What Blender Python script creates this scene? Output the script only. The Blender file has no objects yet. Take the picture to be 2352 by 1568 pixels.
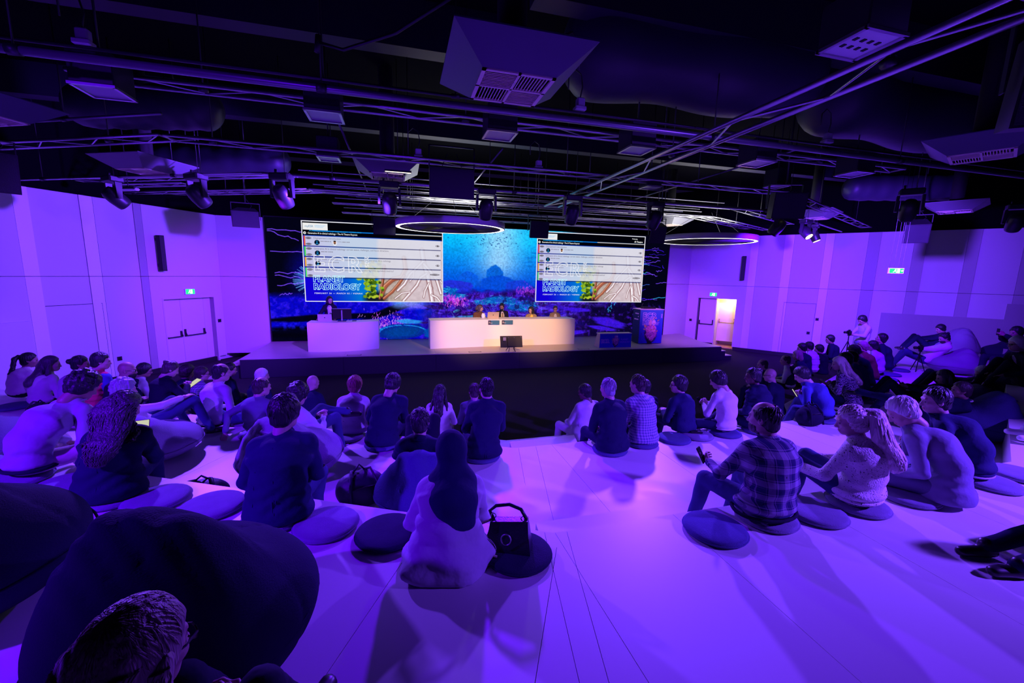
import bpy, math, random
import numpy as np
from mathutils import Vector, Matrix
random.seed(7); RNG = np.random.default_rng(7)
SC = bpy.context.scene
COL = SC.collection
R = math.radians
pi = math.pi

# ------------------------------------------------------------------ camera, world, lights, exposure
def make_camera():
    H, f = 3.15, 960.0
    y, p, r = R(15), R(9.25), R(1.32)
    fw = Vector((math.sin(y)*math.cos(p), math.cos(y)*math.cos(p), -math.sin(p)))
    r0 = Vector((math.cos(y), -math.sin(y), 0))
    u0 = Vector((math.sin(y)*math.sin(p), math.cos(y)*math.sin(p), math.cos(p)))
    x = math.cos(r)*r0 + math.sin(r)*u0
    u = -math.sin(r)*r0 + math.cos(r)*u0
    cd = bpy.data.cameras.new('camera')
    cd.sensor_width = 36.0; cd.lens = 36.0*f/2352.0; cd.clip_start = 0.05; cd.clip_end = 100
    co = bpy.data.objects.new('camera', cd); COL.objects.link(co)
    m = Matrix((x, u, -fw)).transposed().to_4x4(); m.translation = (0, 0, H)
    co.matrix_world = m
    SC.camera = co
make_camera()
W = bpy.data.worlds.new('world'); SC.world = W; W.use_nodes = True
W.node_tree.nodes['Background'].inputs[0].default_value = (0.012, 0.006, 0.05, 1)
W.node_tree.nodes['Background'].inputs[1].default_value = 0.35
SC.view_settings.view_transform = 'Standard'; SC.view_settings.look = 'None'
SC.view_settings.exposure = 0.0; SC.view_settings.gamma = 1.0
SC.view_settings.use_curve_mapping = False
SC.cycles.max_bounces = 6; SC.cycles.diffuse_bounces = 3; SC.cycles.glossy_bounces = 3
SC.cycles.transparent_max_bounces = 6
SC.cycles.sample_clamp_indirect = 3.0
SC.cycles.use_denoising = True

PURP = (0.165, 0.022, 1.0); LAV = (0.24, 0.075, 1.0); MAG = (0.42, 0.03, 1.0); BLUE = (0.03, 0.02, 1.0)
WARM = (1.0, 0.52, 0.17)
def spot(name, loc, tgt, power, color, size=60, blend=0.6, rad=0.12):
    ld = bpy.data.lights.new(name, 'SPOT'); ld.energy = power; ld.color = color
    ld.spot_size = R(size); ld.spot_blend = blend; ld.shadow_soft_size = rad
    o = bpy.data.objects.new(name, ld); COL.objects.link(o); o.location = loc
    o.rotation_euler = (Vector(tgt)-Vector(loc)).to_track_quat('-Z', 'Y').to_euler()
    return o
# purple wash from the moving heads: from behind both blocks of seats, from the front bar, and onto the walls
PURP = (0.115, 0.003, 1.0); LAV = (0.155, 0.040, 1.0); MAG = (0.24, 0.008, 1.0)
K = 4.0
spot('wash_rear_right', (9.2, -0.8, 5.0), (3.6, 5.0, 0.9), 1750*K, LAV, 66, 0.9)
spot('wash_rear_left', (-5.6, 0.6, 5.0), (-2.2, 5.6, 0.9), 900*K, PURP, 80, 0.8)
spot('wash_front_mid', (1.84, 9.0, 4.4), (0.9, 4.4, 1.2), 800*K, PURP, 52, 0.9)
spot('wash_front_left', (-3.82, 9.7, 4.4), (-2.4, 4.6, 1.0), 780*K, LAV, 80, 0.8)
spot('wash_front_right', (6.02, 9.0, 4.4), (4.2, 3.9, 1.2), 900*K, LAV, 66, 0.8)
spot('wash_far_right', (9.75, 5.9, 4.3), (12.6, 8.4, 0.8), 420*K, PURP, 85, 0.8)
spot('wall_wash_left', (-0.18, 9.0, 4.35), (-7.4, 13.6, 2.9), 1150*K, (0.145,0.030,1.0), 84, 0.6)
spot('wall_wash_left_low', (-2.17, 9.0, 4.35), (-5.4, 15.8, 1.6), 500*K, MAG, 50, 0.9)
spot('wall_wash_right', (9.6, 6.6, 4.3), (16.6, 12.2, 3.0), 1250*K, (0.145,0.030,1.0), 72, 0.9)
spot('wall_wash_right_far', (9.75, 9.0, 4.3), (14.4, 15.0, 2.4), 620*K, PURP, 80, 0.8)
spot('stage_left_purple', (-0.18, 9.0, 4.3), (-2.0, 14.5, 1.3), 560*K, (0.26, 0.06, 1.0), 27, 0.8)
spot('stage_right_pink', (7.6, 10.7, 4.3), (11.0, 15.2, 1.6), 520*K, (0.40, 0.06, 0.9), 46, 0.9)
spot('stage_warm_a', (2.6, 8.9, 4.3), (2.3, 14.4, 1.1), 2500, WARM, 31, 0.9)
spot('stage_warm_b', (4.6, 8.9, 4.3), (4.6, 14.4, 1.1), 2400, WARM, 32, 0.9)
spot('house_warm', (3.0, 9.1, 4.3), (1.6, 3.6, 0.9), 45, (1.0, 0.75, 0.36), 75, 0.8)

# ------------------------------------------------------------------ materials
MATS = {}
def _lin(c): return tuple(c)+(1.0,)
def mat(name, col, rough=0.6, metal=0.0, emit=None, est=1.0, bump=0.0, bscale=40.0, vary=0.0, vscale=6.0, stretch=None, spec=None, coat=0):
    if name in MATS: return MATS[name]
    m = bpy.data.materials.new(name); m.use_nodes = True; nt = m.node_tree; b = nt.nodes['Principled BSDF']
    b.inputs['Base Color'].default_value = _lin(col); b.inputs['Roughness'].default_value = rough; b.inputs['Metallic'].default_value = metal
    if spec is not None: b.inputs['Specular IOR Level'].default_value = spec
    if emit: b.inputs['Emission Color'].default_value = _lin(emit); b.inputs['Emission Strength'].default_value = est
    if bump or vary:
        tc = nt.nodes.new('ShaderNodeTexCoord'); src = tc.outputs['Object']
        if stretch:
            mp = nt.nodes.new('ShaderNodeMapping'); mp.inputs['Scale'].default_value = stretch
            nt.links.new(src, mp.inputs[0]); src = mp.outputs[0]
        if vary:
            n = nt.nodes.new('ShaderNodeTexNoise'); n.inputs['Scale'].default_value = vscale; n.inputs['Detail'].default_value = 4
            nt.links.new(src, n.inputs['Vector'])
            mx = nt.nodes.new('ShaderNodeMix'); mx.data_type = 'RGBA'
            mx.inputs[6].default_value = _lin([c*(1-vary) for c in col]); mx.inputs[7].default_value = _lin([min(1, c*(1+vary)) for c in col])
            nt.links.new(n.outputs['Fac'], mx.inputs[0]); nt.links.new(mx.outputs[2], b.inputs['Base Color'])
        if bump:
            n2 = nt.nodes.new('ShaderNodeTexNoise'); n2.inputs['Scale'].default_value = bscale; n2.inputs['Detail'].default_value = 3
            nt.links.new(src, n2.inputs['Vector'])
            bp = nt.nodes.new('ShaderNodeBump'); bp.inputs['Strength'].default_value = bump; bp.inputs['Distance'].default_value = 0.04 if bscale < 12 else 0.02
            nt.links.new(n2.outputs['Fac'], bp.inputs['Height']); nt.links.new(bp.outputs[0], b.inputs['Normal'])
    MATS[name] = m; return m
def cloth(name, col, bump=0.36): return mat(name, col, 0.85, bump=bump, bscale=8.5, vary=0.15, vscale=7, spec=0.15)
def plaid_mat(name, base, line, scale, thr=0.72):
    if name in MATS: return MATS[name]
    m = mat(name, base, 0.85, bump=0.2, bscale=24, spec=0.15); nt = m.node_tree; b = nt.nodes['Principled BSDF']
    tc = nt.nodes.new('ShaderNodeTexCoord'); outs = []
    for d in ('X', 'Z'):
        for s, t in ((scale, thr), (scale*2.0, 0.93)):
            w = nt.nodes.new('ShaderNodeTexWave'); w.wave_type = 'BANDS'; w.bands_direction = d
            w.inputs['Scale'].default_value = s; w.inputs['Distortion'].default_value = 0.6; w.inputs['Detail Scale'].default_value = 1
            nt.links.new(tc.outputs['Object'], w.inputs['Vector'])
            g = nt.nodes.new('ShaderNodeMath'); g.operation = 'GREATER_THAN'; g.inputs[1].default_value = t
            nt.links.new(w.outputs['Fac'], g.inputs[0]); outs.append(g.outputs[0])
    a = outs[0]
    for o in outs[1:]:
        s = nt.nodes.new('ShaderNodeMath'); s.operation = 'ADD'; nt.links.new(a, s.inputs[0]); nt.links.new(o, s.inputs[1]); a = s.outputs[0]
    mu = nt.nodes.new('ShaderNodeMath'); mu.operation = 'MULTIPLY'; mu.inputs[1].default_value = 0.55; mu.use_clamp = True
    nt.links.new(a, mu.inputs[0])
    mx = nt.nodes.new('ShaderNodeMix'); mx.data_type = 'RGBA'; mx.inputs[6].default_value = _lin(base); mx.inputs[7].default_value = _lin(line)
    nt.links.new(mu.outputs[0], mx.inputs[0]); nt.links.new(mx.outputs[2], b.inputs['Base Color'])
    return m
def fleck_mat(name, base, fleck, scale=60, thr=0.66):
    if name in MATS: return MATS[name]
    m = mat(name, base, 0.95, bump=0.5, bscale=90, spec=0.1); nt = m.node_tree; b = nt.nodes['Principled BSDF']
    tc = nt.nodes.new('ShaderNodeTexCoord'); n = nt.nodes.new('ShaderNodeTexNoise'); n.inputs['Scale'].default_value = scale
    nt.links.new(tc.outputs['Object'], n.inputs['Vector'])
    g = nt.nodes.new('ShaderNodeMath'); g.operation = 'GREATER_THAN'; g.inputs[1].default_value = thr; nt.links.new(n.outputs['Fac'], g.inputs[0])
    mx = nt.nodes.new('ShaderNodeMix'); mx.data_type = 'RGBA'; mx.inputs[6].default_value = _lin(base); mx.inputs[7].default_value = _lin(fleck)
    nt.links.new(g.outputs[0], mx.inputs[0]); nt.links.new(mx.outputs[2], b.inputs['Base Color'])
    return m
def swirl_mat(name, base, line):
    if name in MATS: return MATS[name]
    m = mat(name, base, 0.8, bump=0.2, bscale=24, spec=0.15); nt = m.node_tree; b = nt.nodes['Principled BSDF']
    tc = nt.nodes.new('ShaderNodeTexCoord'); w = nt.nodes.new('ShaderNodeTexWave'); w.wave_type = 'RINGS'
    w.inputs['Scale'].default_value = 9; w.inputs['Distortion'].default_value = 14; w.inputs['Detail'].default_value = 2; w.inputs['Detail Scale'].default_value = 1.6
    nt.links.new(tc.outputs['Object'], w.inputs['Vector'])
    g = nt.nodes.new('ShaderNodeMath'); g.operation = 'GREATER_THAN'; g.inputs[1].default_value = 0.6; nt.links.new(w.outputs['Fac'], g.inputs[0])
    mx = nt.nodes.new('ShaderNodeMix'); mx.data_type = 'RGBA'; mx.inputs[6].default_value = _lin(base); mx.inputs[7].default_value = _lin(line)
    nt.links.new(g.outputs[0], mx.inputs[0]); nt.links.new(mx.outputs[2], b.inputs['Base Color'])
    return m
def emis(name, col, st=1.0):
    if name in MATS: return MATS[name]
    m = bpy.data.materials.new(name); m.use_nodes = True; nt = m.node_tree
    nt.nodes.remove(nt.nodes['Principled BSDF'])
    e = nt.nodes.new('ShaderNodeEmission'); e.inputs[0].default_value = _lin(col); e.inputs[1].default_value = st
    nt.links.new(e.outputs[0], nt.nodes['Material Output'].inputs[0]); MATS[name] = m; return m
def image_mat(name, arr, st=1.0, emission=True):
    h, w, _ = arr.shape
    im = bpy.data.images.new(name, w, h, float_buffer=False)
    px = np.ones((h, w, 4), np.float32); px[..., :3] = np.clip(arr, 0, 1)
    im.pixels.foreach_set(px[::-1].ravel()); im.update(); im.pack()
    m = bpy.data.materials.new(name); m.use_nodes = True; nt = m.node_tree; b = nt.nodes['Principled BSDF']
    t = nt.nodes.new('ShaderNodeTexImage'); t.image = im; t.extension = 'EXTEND'
    if emission:
        nt.nodes.remove(b); e = nt.nodes.new('ShaderNodeEmission'); e.inputs[1].default_value = st
        nt.links.new(t.outputs[0], e.inputs[0]); nt.links.new(e.outputs[0], nt.nodes['Material Output'].inputs[0])
    else:
        nt.links.new(t.outputs[0], b.inputs['Base Color']); b.inputs['Roughness'].default_value = 0.5
    return m

# ------------------------------------------------------------------ mesh helpers
class MB:
    """collects vertices and polygons for one mesh"""
    def __init__(s): s.v = []; s.f = []
    def add(s, v, f):
        o = len(s.v); s.v.extend([tuple(map(float, p)) for p in v]); s.f.extend([tuple(int(i)+o for i in q) for q in f]); return s
    def box(s, lo, hi):
        (a, b, c), (d, e, g) = lo, hi
        v = [(a,b,c),(d,b,c),(d,e,c),(a,e,c),(a,b,g),(d,b,g),(d,e,g),(a,e,g)]
        return s.add(v, [(0,3,2,1),(4,5,6,7),(0,1,5,4),(1,2,6,5),(2,3,7,6),(3,0,4,7)])
    def bbox(s, lo, hi, c=0.01):
        """box with chamfered edges"""
        lo = np.array(lo, float); hi = np.array(hi, float); c = min(c, 0.45*min(hi-lo))
        v = []; idx = {}
        for ix in (0, 1):
            for iy in (0, 1):
                for iz in (0, 1):
                    b = [(lo, hi)[k][d] for d, k in enumerate((ix, iy, iz))]
                    sg = [1 if k == 0 else -1 for k in (ix, iy, iz)]
                    for d in range(3):
                        p = [b[e]+(sg[e]*c if e != d else 0) for e in range(3)]
                        idx[(ix, iy, iz, d)] = len(v); v.append(p)
        f = []
        def q(keys, n):
            pts = [v[idx[k]] for k in keys]; cen = np.mean(pts, 0)
            a = np.cross(np.array(pts[1])-pts[0], np.array(pts[2])-pts[1])
            ks = [idx[k] for k in keys]
            if np.dot(a, cen-(lo+hi)/2) < 0: ks = ks[::-1]
            f.append(ks)
        for d in range(3):
            e, g = [x for x in range(3) if x != d]
            for side in (0, 1):
                ks = []
                for (i, j) in ((0,0),(1,0),(1,1),(0,1)):
                    k = [0,0,0]; k[d] = side; k[e] = i; k[g] = j; ks.append(tuple(k)+(d,))
                q(ks, d)
        for d in range(3):
            e, g = [x for x in range(3) if x != d]
            for i in (0, 1):
                for j in (0, 1):
                    k0 = [0,0,0]; k0[e] = i; k0[g] = j; k1 = list(k0); k1[d] = 1
                    q([tuple(k0)+(e,), tuple(k0)+(g,), tuple(k1)+(g,), tuple(k1)+(e,)], d)
        for ix in (0, 1):
            for iy in (0, 1):
                for iz in (0, 1): q([(ix,iy,iz,0),(ix,iy,iz,1),(ix,iy,iz,2)], 0)
        return s.add(v, f)
    def prism(s, poly, z0, z1):
        n = len(poly); ar = sum(poly[i][0]*poly[(i+1)%n][1]-poly[(i+1)%n][0]*poly[i][1] for i in range(n))
        if ar < 0: poly = poly[::-1]
        v = [(p[0],p[1],z0) for p in poly]+[(p[0],p[1],z1) for p in poly]
        f = [tuple(range(n))[::-1], tuple(range(n, 2*n))]+[(i,(i+1)%n,n+(i+1)%n,n+i) for i in range(n)]
        return s.add(v, f)
    def tube(s, pts, r, n=8, cap=True, closed=False):
        P = [np.array(p, float) for p in pts]; m = len(P)
        rs = r if isinstance(r, (list, tuple)) else [r]*m
        v = []; f = []; up = None
        for i in range(m):
            if closed: t = P[(i+1)%m]-P[i-1]
            else: t = P[min(i+1, m-1)]-P[max(i-1, 0)]
            t = t/(np.linalg.norm(t)+1e-9)
            if up is None:
                a = np.array([0,0,1.0]) if abs(t[2]) < 0.9 else np.array([1.0,0,0])
                up = np.cross(t, a)
            up = up-t*np.dot(up, t); up /= np.linalg.norm(up)+1e-9
            w = np.cross(t, up)
            for k in range(n):
                an = 2*pi*k/n; v.append(P[i]+rs[i]*(math.cos(an)*up+math.sin(an)*w))
        for i in range(m if closed else m-1):
            j = (i+1) % m
            for k in range(n): f.append((i*n+k, i*n+(k+1)%n, j*n+(k+1)%n, j*n+k))
        if cap and not closed: f.append(tuple(range(n))[::-1]); f.append(tuple(range((m-1)*n, m*n)))
        return s.add(v, f)
    def lathe(s, prof, n=24, c=(0,0,0), sx=1, sy=1):
        v = []; f = []; m = len(prof)
        for (r, z) in prof:
            for k in range(n): a = 2*pi*k/n; v.append((c[0]+r*sx*math.cos(a), c[1]+r*sy*math.sin(a), c[2]+z))
        for i in range(m-1):
            for k in range(n): f.append((i*n+k, i*n+(k+1)%n, (i+1)*n+(k+1)%n, (i+1)*n+k))
        if prof[0][0] > 1e-6: f.append(tuple(range(n))[::-1])
        if prof[-1][0] > 1e-6: f.append(tuple(range((m-1)*n, m*n)))
        return s.add(v, f)
    def obj(s, name, m, parent=None, smooth=False, loc=None, rotz=0):
        me = bpy.data.meshes.new(name); me.from_pydata(s.v, [], s.f); me.update()
        if smooth: me.polygons.foreach_set('use_smooth', [True]*len(me.polygons))
        for mm in (m if isinstance(m, (list, tuple)) else [m]): me.materials.append(mm)
        return link(name, me, parent, loc, rotz)
def link(name, data, parent=None, loc=None, rotz=0):
    o = bpy.data.objects.new(name, data); COL.objects.link(o)
    if parent is not None: o.parent = parent
    if loc is not None: o.location = loc
    if rotz: o.rotation_euler = (0, 0, rotz)
    return o
def np_obj(name, V, Q, m, parent=None, smooth=True, mi=None):
    """numpy vertices and quads to a mesh object"""
    me = bpy.data.meshes.new(name); V = np.ascontiguousarray(V, np.float32); Q = np.ascontiguousarray(Q, np.int32)
    me.vertices.add(len(V)); me.vertices.foreach_set('co', V.ravel())
    k = Q.shape[1]; me.loops.add(Q.size); me.loops.foreach_set('vertex_index', Q.ravel())
    me.polygons.add(len(Q)); me.polygons.foreach_set('loop_start', np.arange(0, Q.size, k, dtype=np.int32))
    me.polygons.foreach_set('use_smooth', np.full(len(Q), smooth))
    for mm in (m if isinstance(m, (list, tuple)) else [m]): me.materials.append(mm)
    if mi is not None: me.polygons.foreach_set('material_index', np.ascontiguousarray(mi, np.int32))
    me.update(calc_edges=True)
    return link(name, me, parent)
def empty(name, loc=(0,0,0), rotz=0):
    o = bpy.data.objects.new(name, None); COL.objects.link(o); o.location = loc; o.rotation_euler = (0,0,rotz); o.empty_display_size = 0.1
    return o
def tag(o, label=None, cat=None, group=None, kind=None):
    if label: o['label'] = label
    if cat: o['category'] = cat
    if group: o['group'] = group
    if kind: o['kind'] = kind
    return o
def dup(o, parent=None):
    c = o.copy(); COL.objects.link(c)
    if parent is not None: c.parent = parent
    for ch in o.children: dup(ch, c)
    return c
def text_mesh(name, body, size, m, parent, loc, rot=(0,0,0), outline=0.0, align='LEFT', sx=1.0, shear=0.0, fill=True, extr=0.002, space=1.0):
    cu = bpy.data.curves.new(name, 'FONT'); cu.body = body; cu.size = size; cu.align_x = align; cu.shear = shear; cu.space_character = space
    cu.resolution_u = 3
    if outline > 0: cu.fill_mode = 'NONE'; cu.bevel_depth = outline; cu.bevel_resolution = 0; cu.offset = outline*1.6
    else: cu.extrude = extr
    t = bpy.data.objects.new(name, cu)
    me = bpy.data.meshes.new_from_object(t); bpy.data.objects.remove(t); bpy.data.curves.remove(cu)
    me.name = name; me.materials.clear(); me.materials.append(m)
    o = link(name, me, parent); o.location = loc; o.rotation_euler = rot; o.scale = (sx, 1, 1)
    return o

# ------------------------------------------------------------------ implicit surfaces (round cones and ellipsoids, smoothly joined)
_CORN = [(0,0,0),(1,0,0),(0,1,0),(1,1,0),(0,0,1),(1,0,1),(0,1,1),(1,1,1)]
_EDG = [(0,1),(2,3),(4,5),(6,7),(0,2),(1,3),(4,6),(5,7),(0,4),(1,5),(2,6),(3,7)]
class SDF:
    def __init__(s, lo, hi, vox):
        s.lo = np.array(lo, float); s.v = vox; s.n = np.maximum(3, np.ceil((np.array(hi)-s.lo)/vox).astype(int)+1)
        s.d = np.full(tuple(s.n), 1.0, np.float32)
        s.ax = [s.lo[i]+vox*np.arange(s.n[i]) for i in range(3)]
    def _sl(s, lo, hi):
        a = np.clip(np.floor((np.array(lo)-s.lo)/s.v).astype(int), 0, s.n); b = np.clip(np.ceil((np.array(hi)-s.lo)/s.v).astype(int)+1, 0, s.n)
        if np.any(b <= a): return None
        sl = tuple(slice(a[i], b[i]) for i in range(3))
        g = np.stack(np.meshgrid(*[s.ax[i][sl[i]] for i in range(3)], indexing='ij'), -1)
        return sl, g
    def _mix(s, sl, d, k, sub=False):
        o = s.d[sl]
        if sub:
            h = np.clip(0.5-0.5*(o+d)/k, 0, 1); s.d[sl] = o*(1-h)-d*h+k*h*(1-h)
        else:
            h = np.clip(0.5+0.5*(o-d)/k, 0, 1); s.d[sl] = o*(1-h)+d*h-k*h*(1-h)
    def cone(s, a, b, ra, rb, k=0.02, lat=None, f=1.0, sub=False):
        """round cone from a to b; along the unit vector lat it is f times as wide"""
        a = np.array(a, float); b = np.array(b, float); r = max(ra, rb)*max(1.0, f)+k+2*s.v
        q = s._sl(np.minimum(a, b)-r, np.maximum(a, b)+r)
        if q is None: return
        sl, p = q
        c = (a+b)/2
        p = p-c; A = a-c; B = b-c
        if lat is not None and f != 1.0:
            lat = np.array(lat, float); g = 1/f-1
            p = p+np.tensordot(p, lat, 1)[..., None]*lat*g; A = A+lat*np.dot(A, lat)*g; B = B+lat*np.dot(B, lat)*g
        ab = B-A; L = max(np.dot(ab, ab), 1e-9)
        t = np.clip(np.tensordot(p-A, ab, 1)/L, 0, 1)
        d = np.linalg.norm(p-A-t[..., None]*ab, axis=-1)-(ra+(rb-ra)*t)
        s._mix(sl, d.astype(np.float32), k, sub)
    def ell(s, c, r, k=0.02, rot=None, sub=False):
        c = np.array(c, float); r = np.array(r, float); e = (np.max(r) if rot is not None else r)+k+2*s.v
        q = s._sl(c-e, c+e)
        if q is None: return
        sl, p = q; p = p-c
        if rot is not None: p = p@np.array(rot)
        k0 = np.linalg.norm(p/r, axis=-1); k1 = np.linalg.norm(p/(r*r), axis=-1)+1e-9
        d = k0*(k0-1.0)/k1
        s._mix(sl, np.clip(d, -1, 1).astype(np.float32), k, sub)
    def half(s, n, off, k=0.005):
        """cut away the side where p.n > off"""
        g = sum(s.ax[i].reshape([-1 if j == i else 1 for j in range(3)])*n[i] for i in range(3))-off
        s.d = np.maximum(s.d, g.astype(np.float32))
    def noise(s, amp, sc, seed=0):
        r = np.random.default_rng(seed); X, Y, Z = [s.ax[i].reshape([-1 if j == i else 1 for j in range(3)]) for i in range(3)]
        w = 0
        for i in range(4):
            k = r.normal(size=3); k = k/np.linalg.norm(k)*sc*(0.7+0.7*r.random()); ph = r.random(2)*6.28
            k2 = r.normal(size=3)*sc*0.35
            w = w+np.sin(k[0]*X+k[1]*Y+k[2]*Z+ph[0]+1.3*np.sin(k2[0]*X+k2[1]*Y+k2[2]*Z+ph[1]))
        s.d = s.d+(amp*0.5*w).astype(np.float32)
    def mesh(s):
        d = s.d.copy()
        for ax in range(3):
            ii = [slice(None)]*3
            for e in (0, -1): ii[ax] = e; d[tuple(ii)] = np.maximum(d[tuple(ii)], s.v*0.3)
        sg = d < 0; n = [k-1 for k in d.shape]
        cn = np.zeros(n, np.uint8)
        def cs(o): return tuple(slice(o[i], o[i]+n[i]) for i in range(3))
        for o in _CORN: cn += sg[cs(o)]
        act = (cn > 0) & (cn < 8); ids = np.argwhere(act); m = len(ids)
        if m == 0: return np.zeros((0, 3)), np.zeros((0, 4), int)
        idx = np.full(n, -1, np.int32); idx[act] = np.arange(m)
        dv = np.stack([d[cs(o)][act] for o in _CORN], 1)
        acc = np.zeros((m, 3)); ct = np.zeros(m)
        for a, b in _EDG:
            da, db = dv[:, a], dv[:, b]; cr = (da < 0) != (db < 0)
            t = np.where(cr, da/np.where(cr, da-db, 1), 0)
            p = np.array(_CORN[a])+(np.array(_CORN[b])-np.array(_CORN[a]))*t[:, None]
            acc[cr] += p[cr]; ct[cr] += 1
        V = s.lo+s.v*(ids+acc/ct[:, None])
        Q = []
        for ax in range(3):
            u, w = (ax+1) % 3, (ax+2) % 3
            sl0 = [slice(1, n[i]) for i in range(3)]; sl0[ax] = slice(0, n[ax])
            sl1 = list(sl0); sl1[ax] = slice(1, n[ax]+1)
            a = sg[tuple(sl0)]; b = sg[tuple(sl1)]
            e = np.argwhere(a != b)
            if len(e) == 0: continue
            base = e.copy()
            for i in range(3):
                if i != ax: base[:, i] += 1
            fl = a[tuple(e.T)]
            def cell(du, dw):
                c = base.copy(); c[:, u] -= du; c[:, w] -= dw; return idx[c[:, 0], c[:, 1], c[:, 2]]
            q = np.stack([cell(1, 1), cell(0, 1), cell(0, 0), cell(1, 0)], 1)
            q[~fl] = q[~fl][:, ::-1]
            Q.append(q)
        return V, np.concatenate(Q)
def merge(parts):
    V = []; Q = []; M = []; o = 0
    for p in parts:
        v, q = p[0], p[1]; V.append(v); Q.append(q+o); M.append(np.full(len(q), 0) if len(p) < 3 else p[2]); o += len(v)
    return np.concatenate(V), np.concatenate(Q), np.concatenate(M)
# ------------------------------------------------------------------ shared materials
M_floorlam = mat('pale_laminate', (0.74,0.73,0.72), 0.42, bump=0.02, bscale=300, vary=0.02, vscale=3)
M_riser = mat('pale_riser', (0.55,0.54,0.53), 0.6)
M_seam = mat('seam_dark', (0.02,0.02,0.03), 0.9)  # dark joint lines of the wall hatches
M_carpet = mat('dark_carpet', (0.035,0.03,0.035), 0.95, bump=0.5, bscale=160, vary=0.35, vscale=40, spec=0.1)
M_wall = mat('white_wall_paint', (0.66,0.66,0.66), 0.65, bump=0.02, bscale=120)
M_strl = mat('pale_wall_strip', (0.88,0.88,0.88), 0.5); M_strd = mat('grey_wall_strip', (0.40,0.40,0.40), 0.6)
M_black = mat('black_paint', (0.012,0.012,0.014), 0.8)
M_blackw = mat('black_upper_wall', (0.003,0.003,0.004), 0.95, spec=0.05)
M_skirt = mat('black_skirting', (0.012,0.012,0.014), 0.6)
M_stage = mat('stage_floor', (0.46,0.40,0.38), 0.38, bump=0.03, bscale=200, vary=0.08, vscale=2)
M_stagef = mat('stage_front', (0.02,0.02,0.03), 0.5)
M_door = mat('door_leaf_white', (0.74,0.74,0.74), 0.45)
M_metal = mat('brushed_metal', (0.55,0.55,0.56), 0.35, metal=0.9)
M_dmetal = mat('dark_metal', (0.05,0.05,0.055), 0.45, metal=0.6)
M_alu = mat('truss_aluminium', (0.48,0.48,0.5), 0.3, metal=0.85)
M_blackm = mat('black_powder_coat', (0.02,0.02,0.024), 0.42)
M_plastic = mat('black_plastic', (0.010,0.010,0.013), 0.5, spec=0.2)
M_white = mat('white_lacquer', (0.8,0.79,0.78), 0.4)
M_duct = mat('dark_duct_fabric', (0.03,0.03,0.05), 0.5, bump=0.1, bscale=8)

def st(name, mb, m, parent=None, smooth=False):
    o = mb.obj(name, m, parent, smooth)
    if parent is None: o['kind'] = 'structure'
    return o
# ------------------------------------------------------------------ floor and seating tiers
st('floor', MB().box((-16,-7,-0.1), (24,20,0)), M_carpet)
SL = 0.49
def tier_line(cl, cr):
    """front edge of a tier: left wing, middle, right wing"""
    return [(-15.0, cl[1]+SL*(cl[0]+15.0)), cl, cr, (22.5, cr[1]+SL*(22.5-cr[0]))]
E1 = tier_line((1.64,6.34), (6.95,6.47)); E2 = tier_line((1.44,5.06), (6.60,5.20)); E3 = tier_line((1.05,2.62), (6.30,2.70))
def clip(poly, p, n):
    """keep the part of a convex polygon where (q-p).n >= 0"""
    out = []; m = len(poly)
    for i in range(m):
        a, b = poly[i], poly[(i+1) % m]
        da = (a[0]-p[0])*n[0]+(a[1]-p[1])*n[1]; db = (b[0]-p[0])*n[0]+(b[1]-p[1])*n[1]
        if da >= 0: out.append(a)
        if (da >= 0) != (db >= 0):
            t = da/(da-db); out.append((a[0]+t*(b[0]-a[0]), a[1]+t*(b[1]-a[1])))
    return out
def split(polys, p, d, gap=0.0017):
    n = (d[1], -d[0]); l = math.hypot(*n); n = (n[0]/l, n[1]/l); res = []
    for q in polys:
        a = clip(q, (p[0]+n[0]*gap, p[1]+n[1]*gap), n); b = clip(q, (p[0]-n[0]*gap, p[1]-n[1]*gap), (-n[0], -n[1]))
        for r in (a, b):
            if len(r) >= 3: res.append(r)
    return res
def tier(num, E, z, backline, seams_mid, z_below, seams_left=(), k0=1.85):
    """one seating tier: a dark core with laminate panels laid on it, their seams open"""
    core = MB(); pieces = []
    bl = backline
    ang = math.atan(SL)
    dl = (math.sin(ang), math.cos(ang)); dr = (-math.sin(ang), math.cos(ang))
    # side wings and the middle block, split along the corner bisectors
    cl, cr = E[1], E[2]; hb = ang/2
    bisl = (math.sin(hb), math.cos(hb)); bisr = (-math.sin(hb), math.cos(hb))
    D = 2.7 if num == 3 else None
    for side, (a, b, din) in enumerate(((E[0], E[1], dl), (E[1], E[2], (0,1)), (E[2], E[3], dr))):
        if bl is not None:
            c, d2 = bl[side+1], bl[side]
        else:
            c, d2 = {0: ((-1.1,-7),(-15,-7)), 1: ((8.45,-7),(-1.1,-7)), 2: ((22.5,-7),(8.45,-7))}[side]
        block = [a, b, c, d2]
        core.prism(block, z_below, z-0.012)
        ps = [block]
        if side == 1:
            for (p, d) in seams_mid: ps = split(ps, p, d)
            k = cl[0]+k0
            while k < cr[0]-0.3: ps = split(ps, (k, cl[1]), (0,1)); k += 1.25
        else:
            base = E[1] if side == 0 else E[2]; din2 = din
            along = (-math.cos(ang), math.sin(ang)) if side == 0 else (math.cos(ang), math.sin(ang))
            if side == 0:
                for (p, d) in seams_left: ps = split(ps, p, d)
            k = 0.93
            while k < 16: ps = split(ps, (base[0]+along[0]*k, base[1]+along[1]*k), din2); k += 1.25
        if bl is None:
            ps = split(ps, (3, 0.3), (1, 0.0)) if side == 1 else ps
        pieces += ps
    o = tag(core.obj('floor_tier_%d' % num, M_riser), kind='structure')
    for q in pieces:
        MB().prism(q, z-0.012, z).obj('floor_panel', M_floorlam, o)
    return o
z1, z2, z3 = 0.43, 0.86, 1.28
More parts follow.
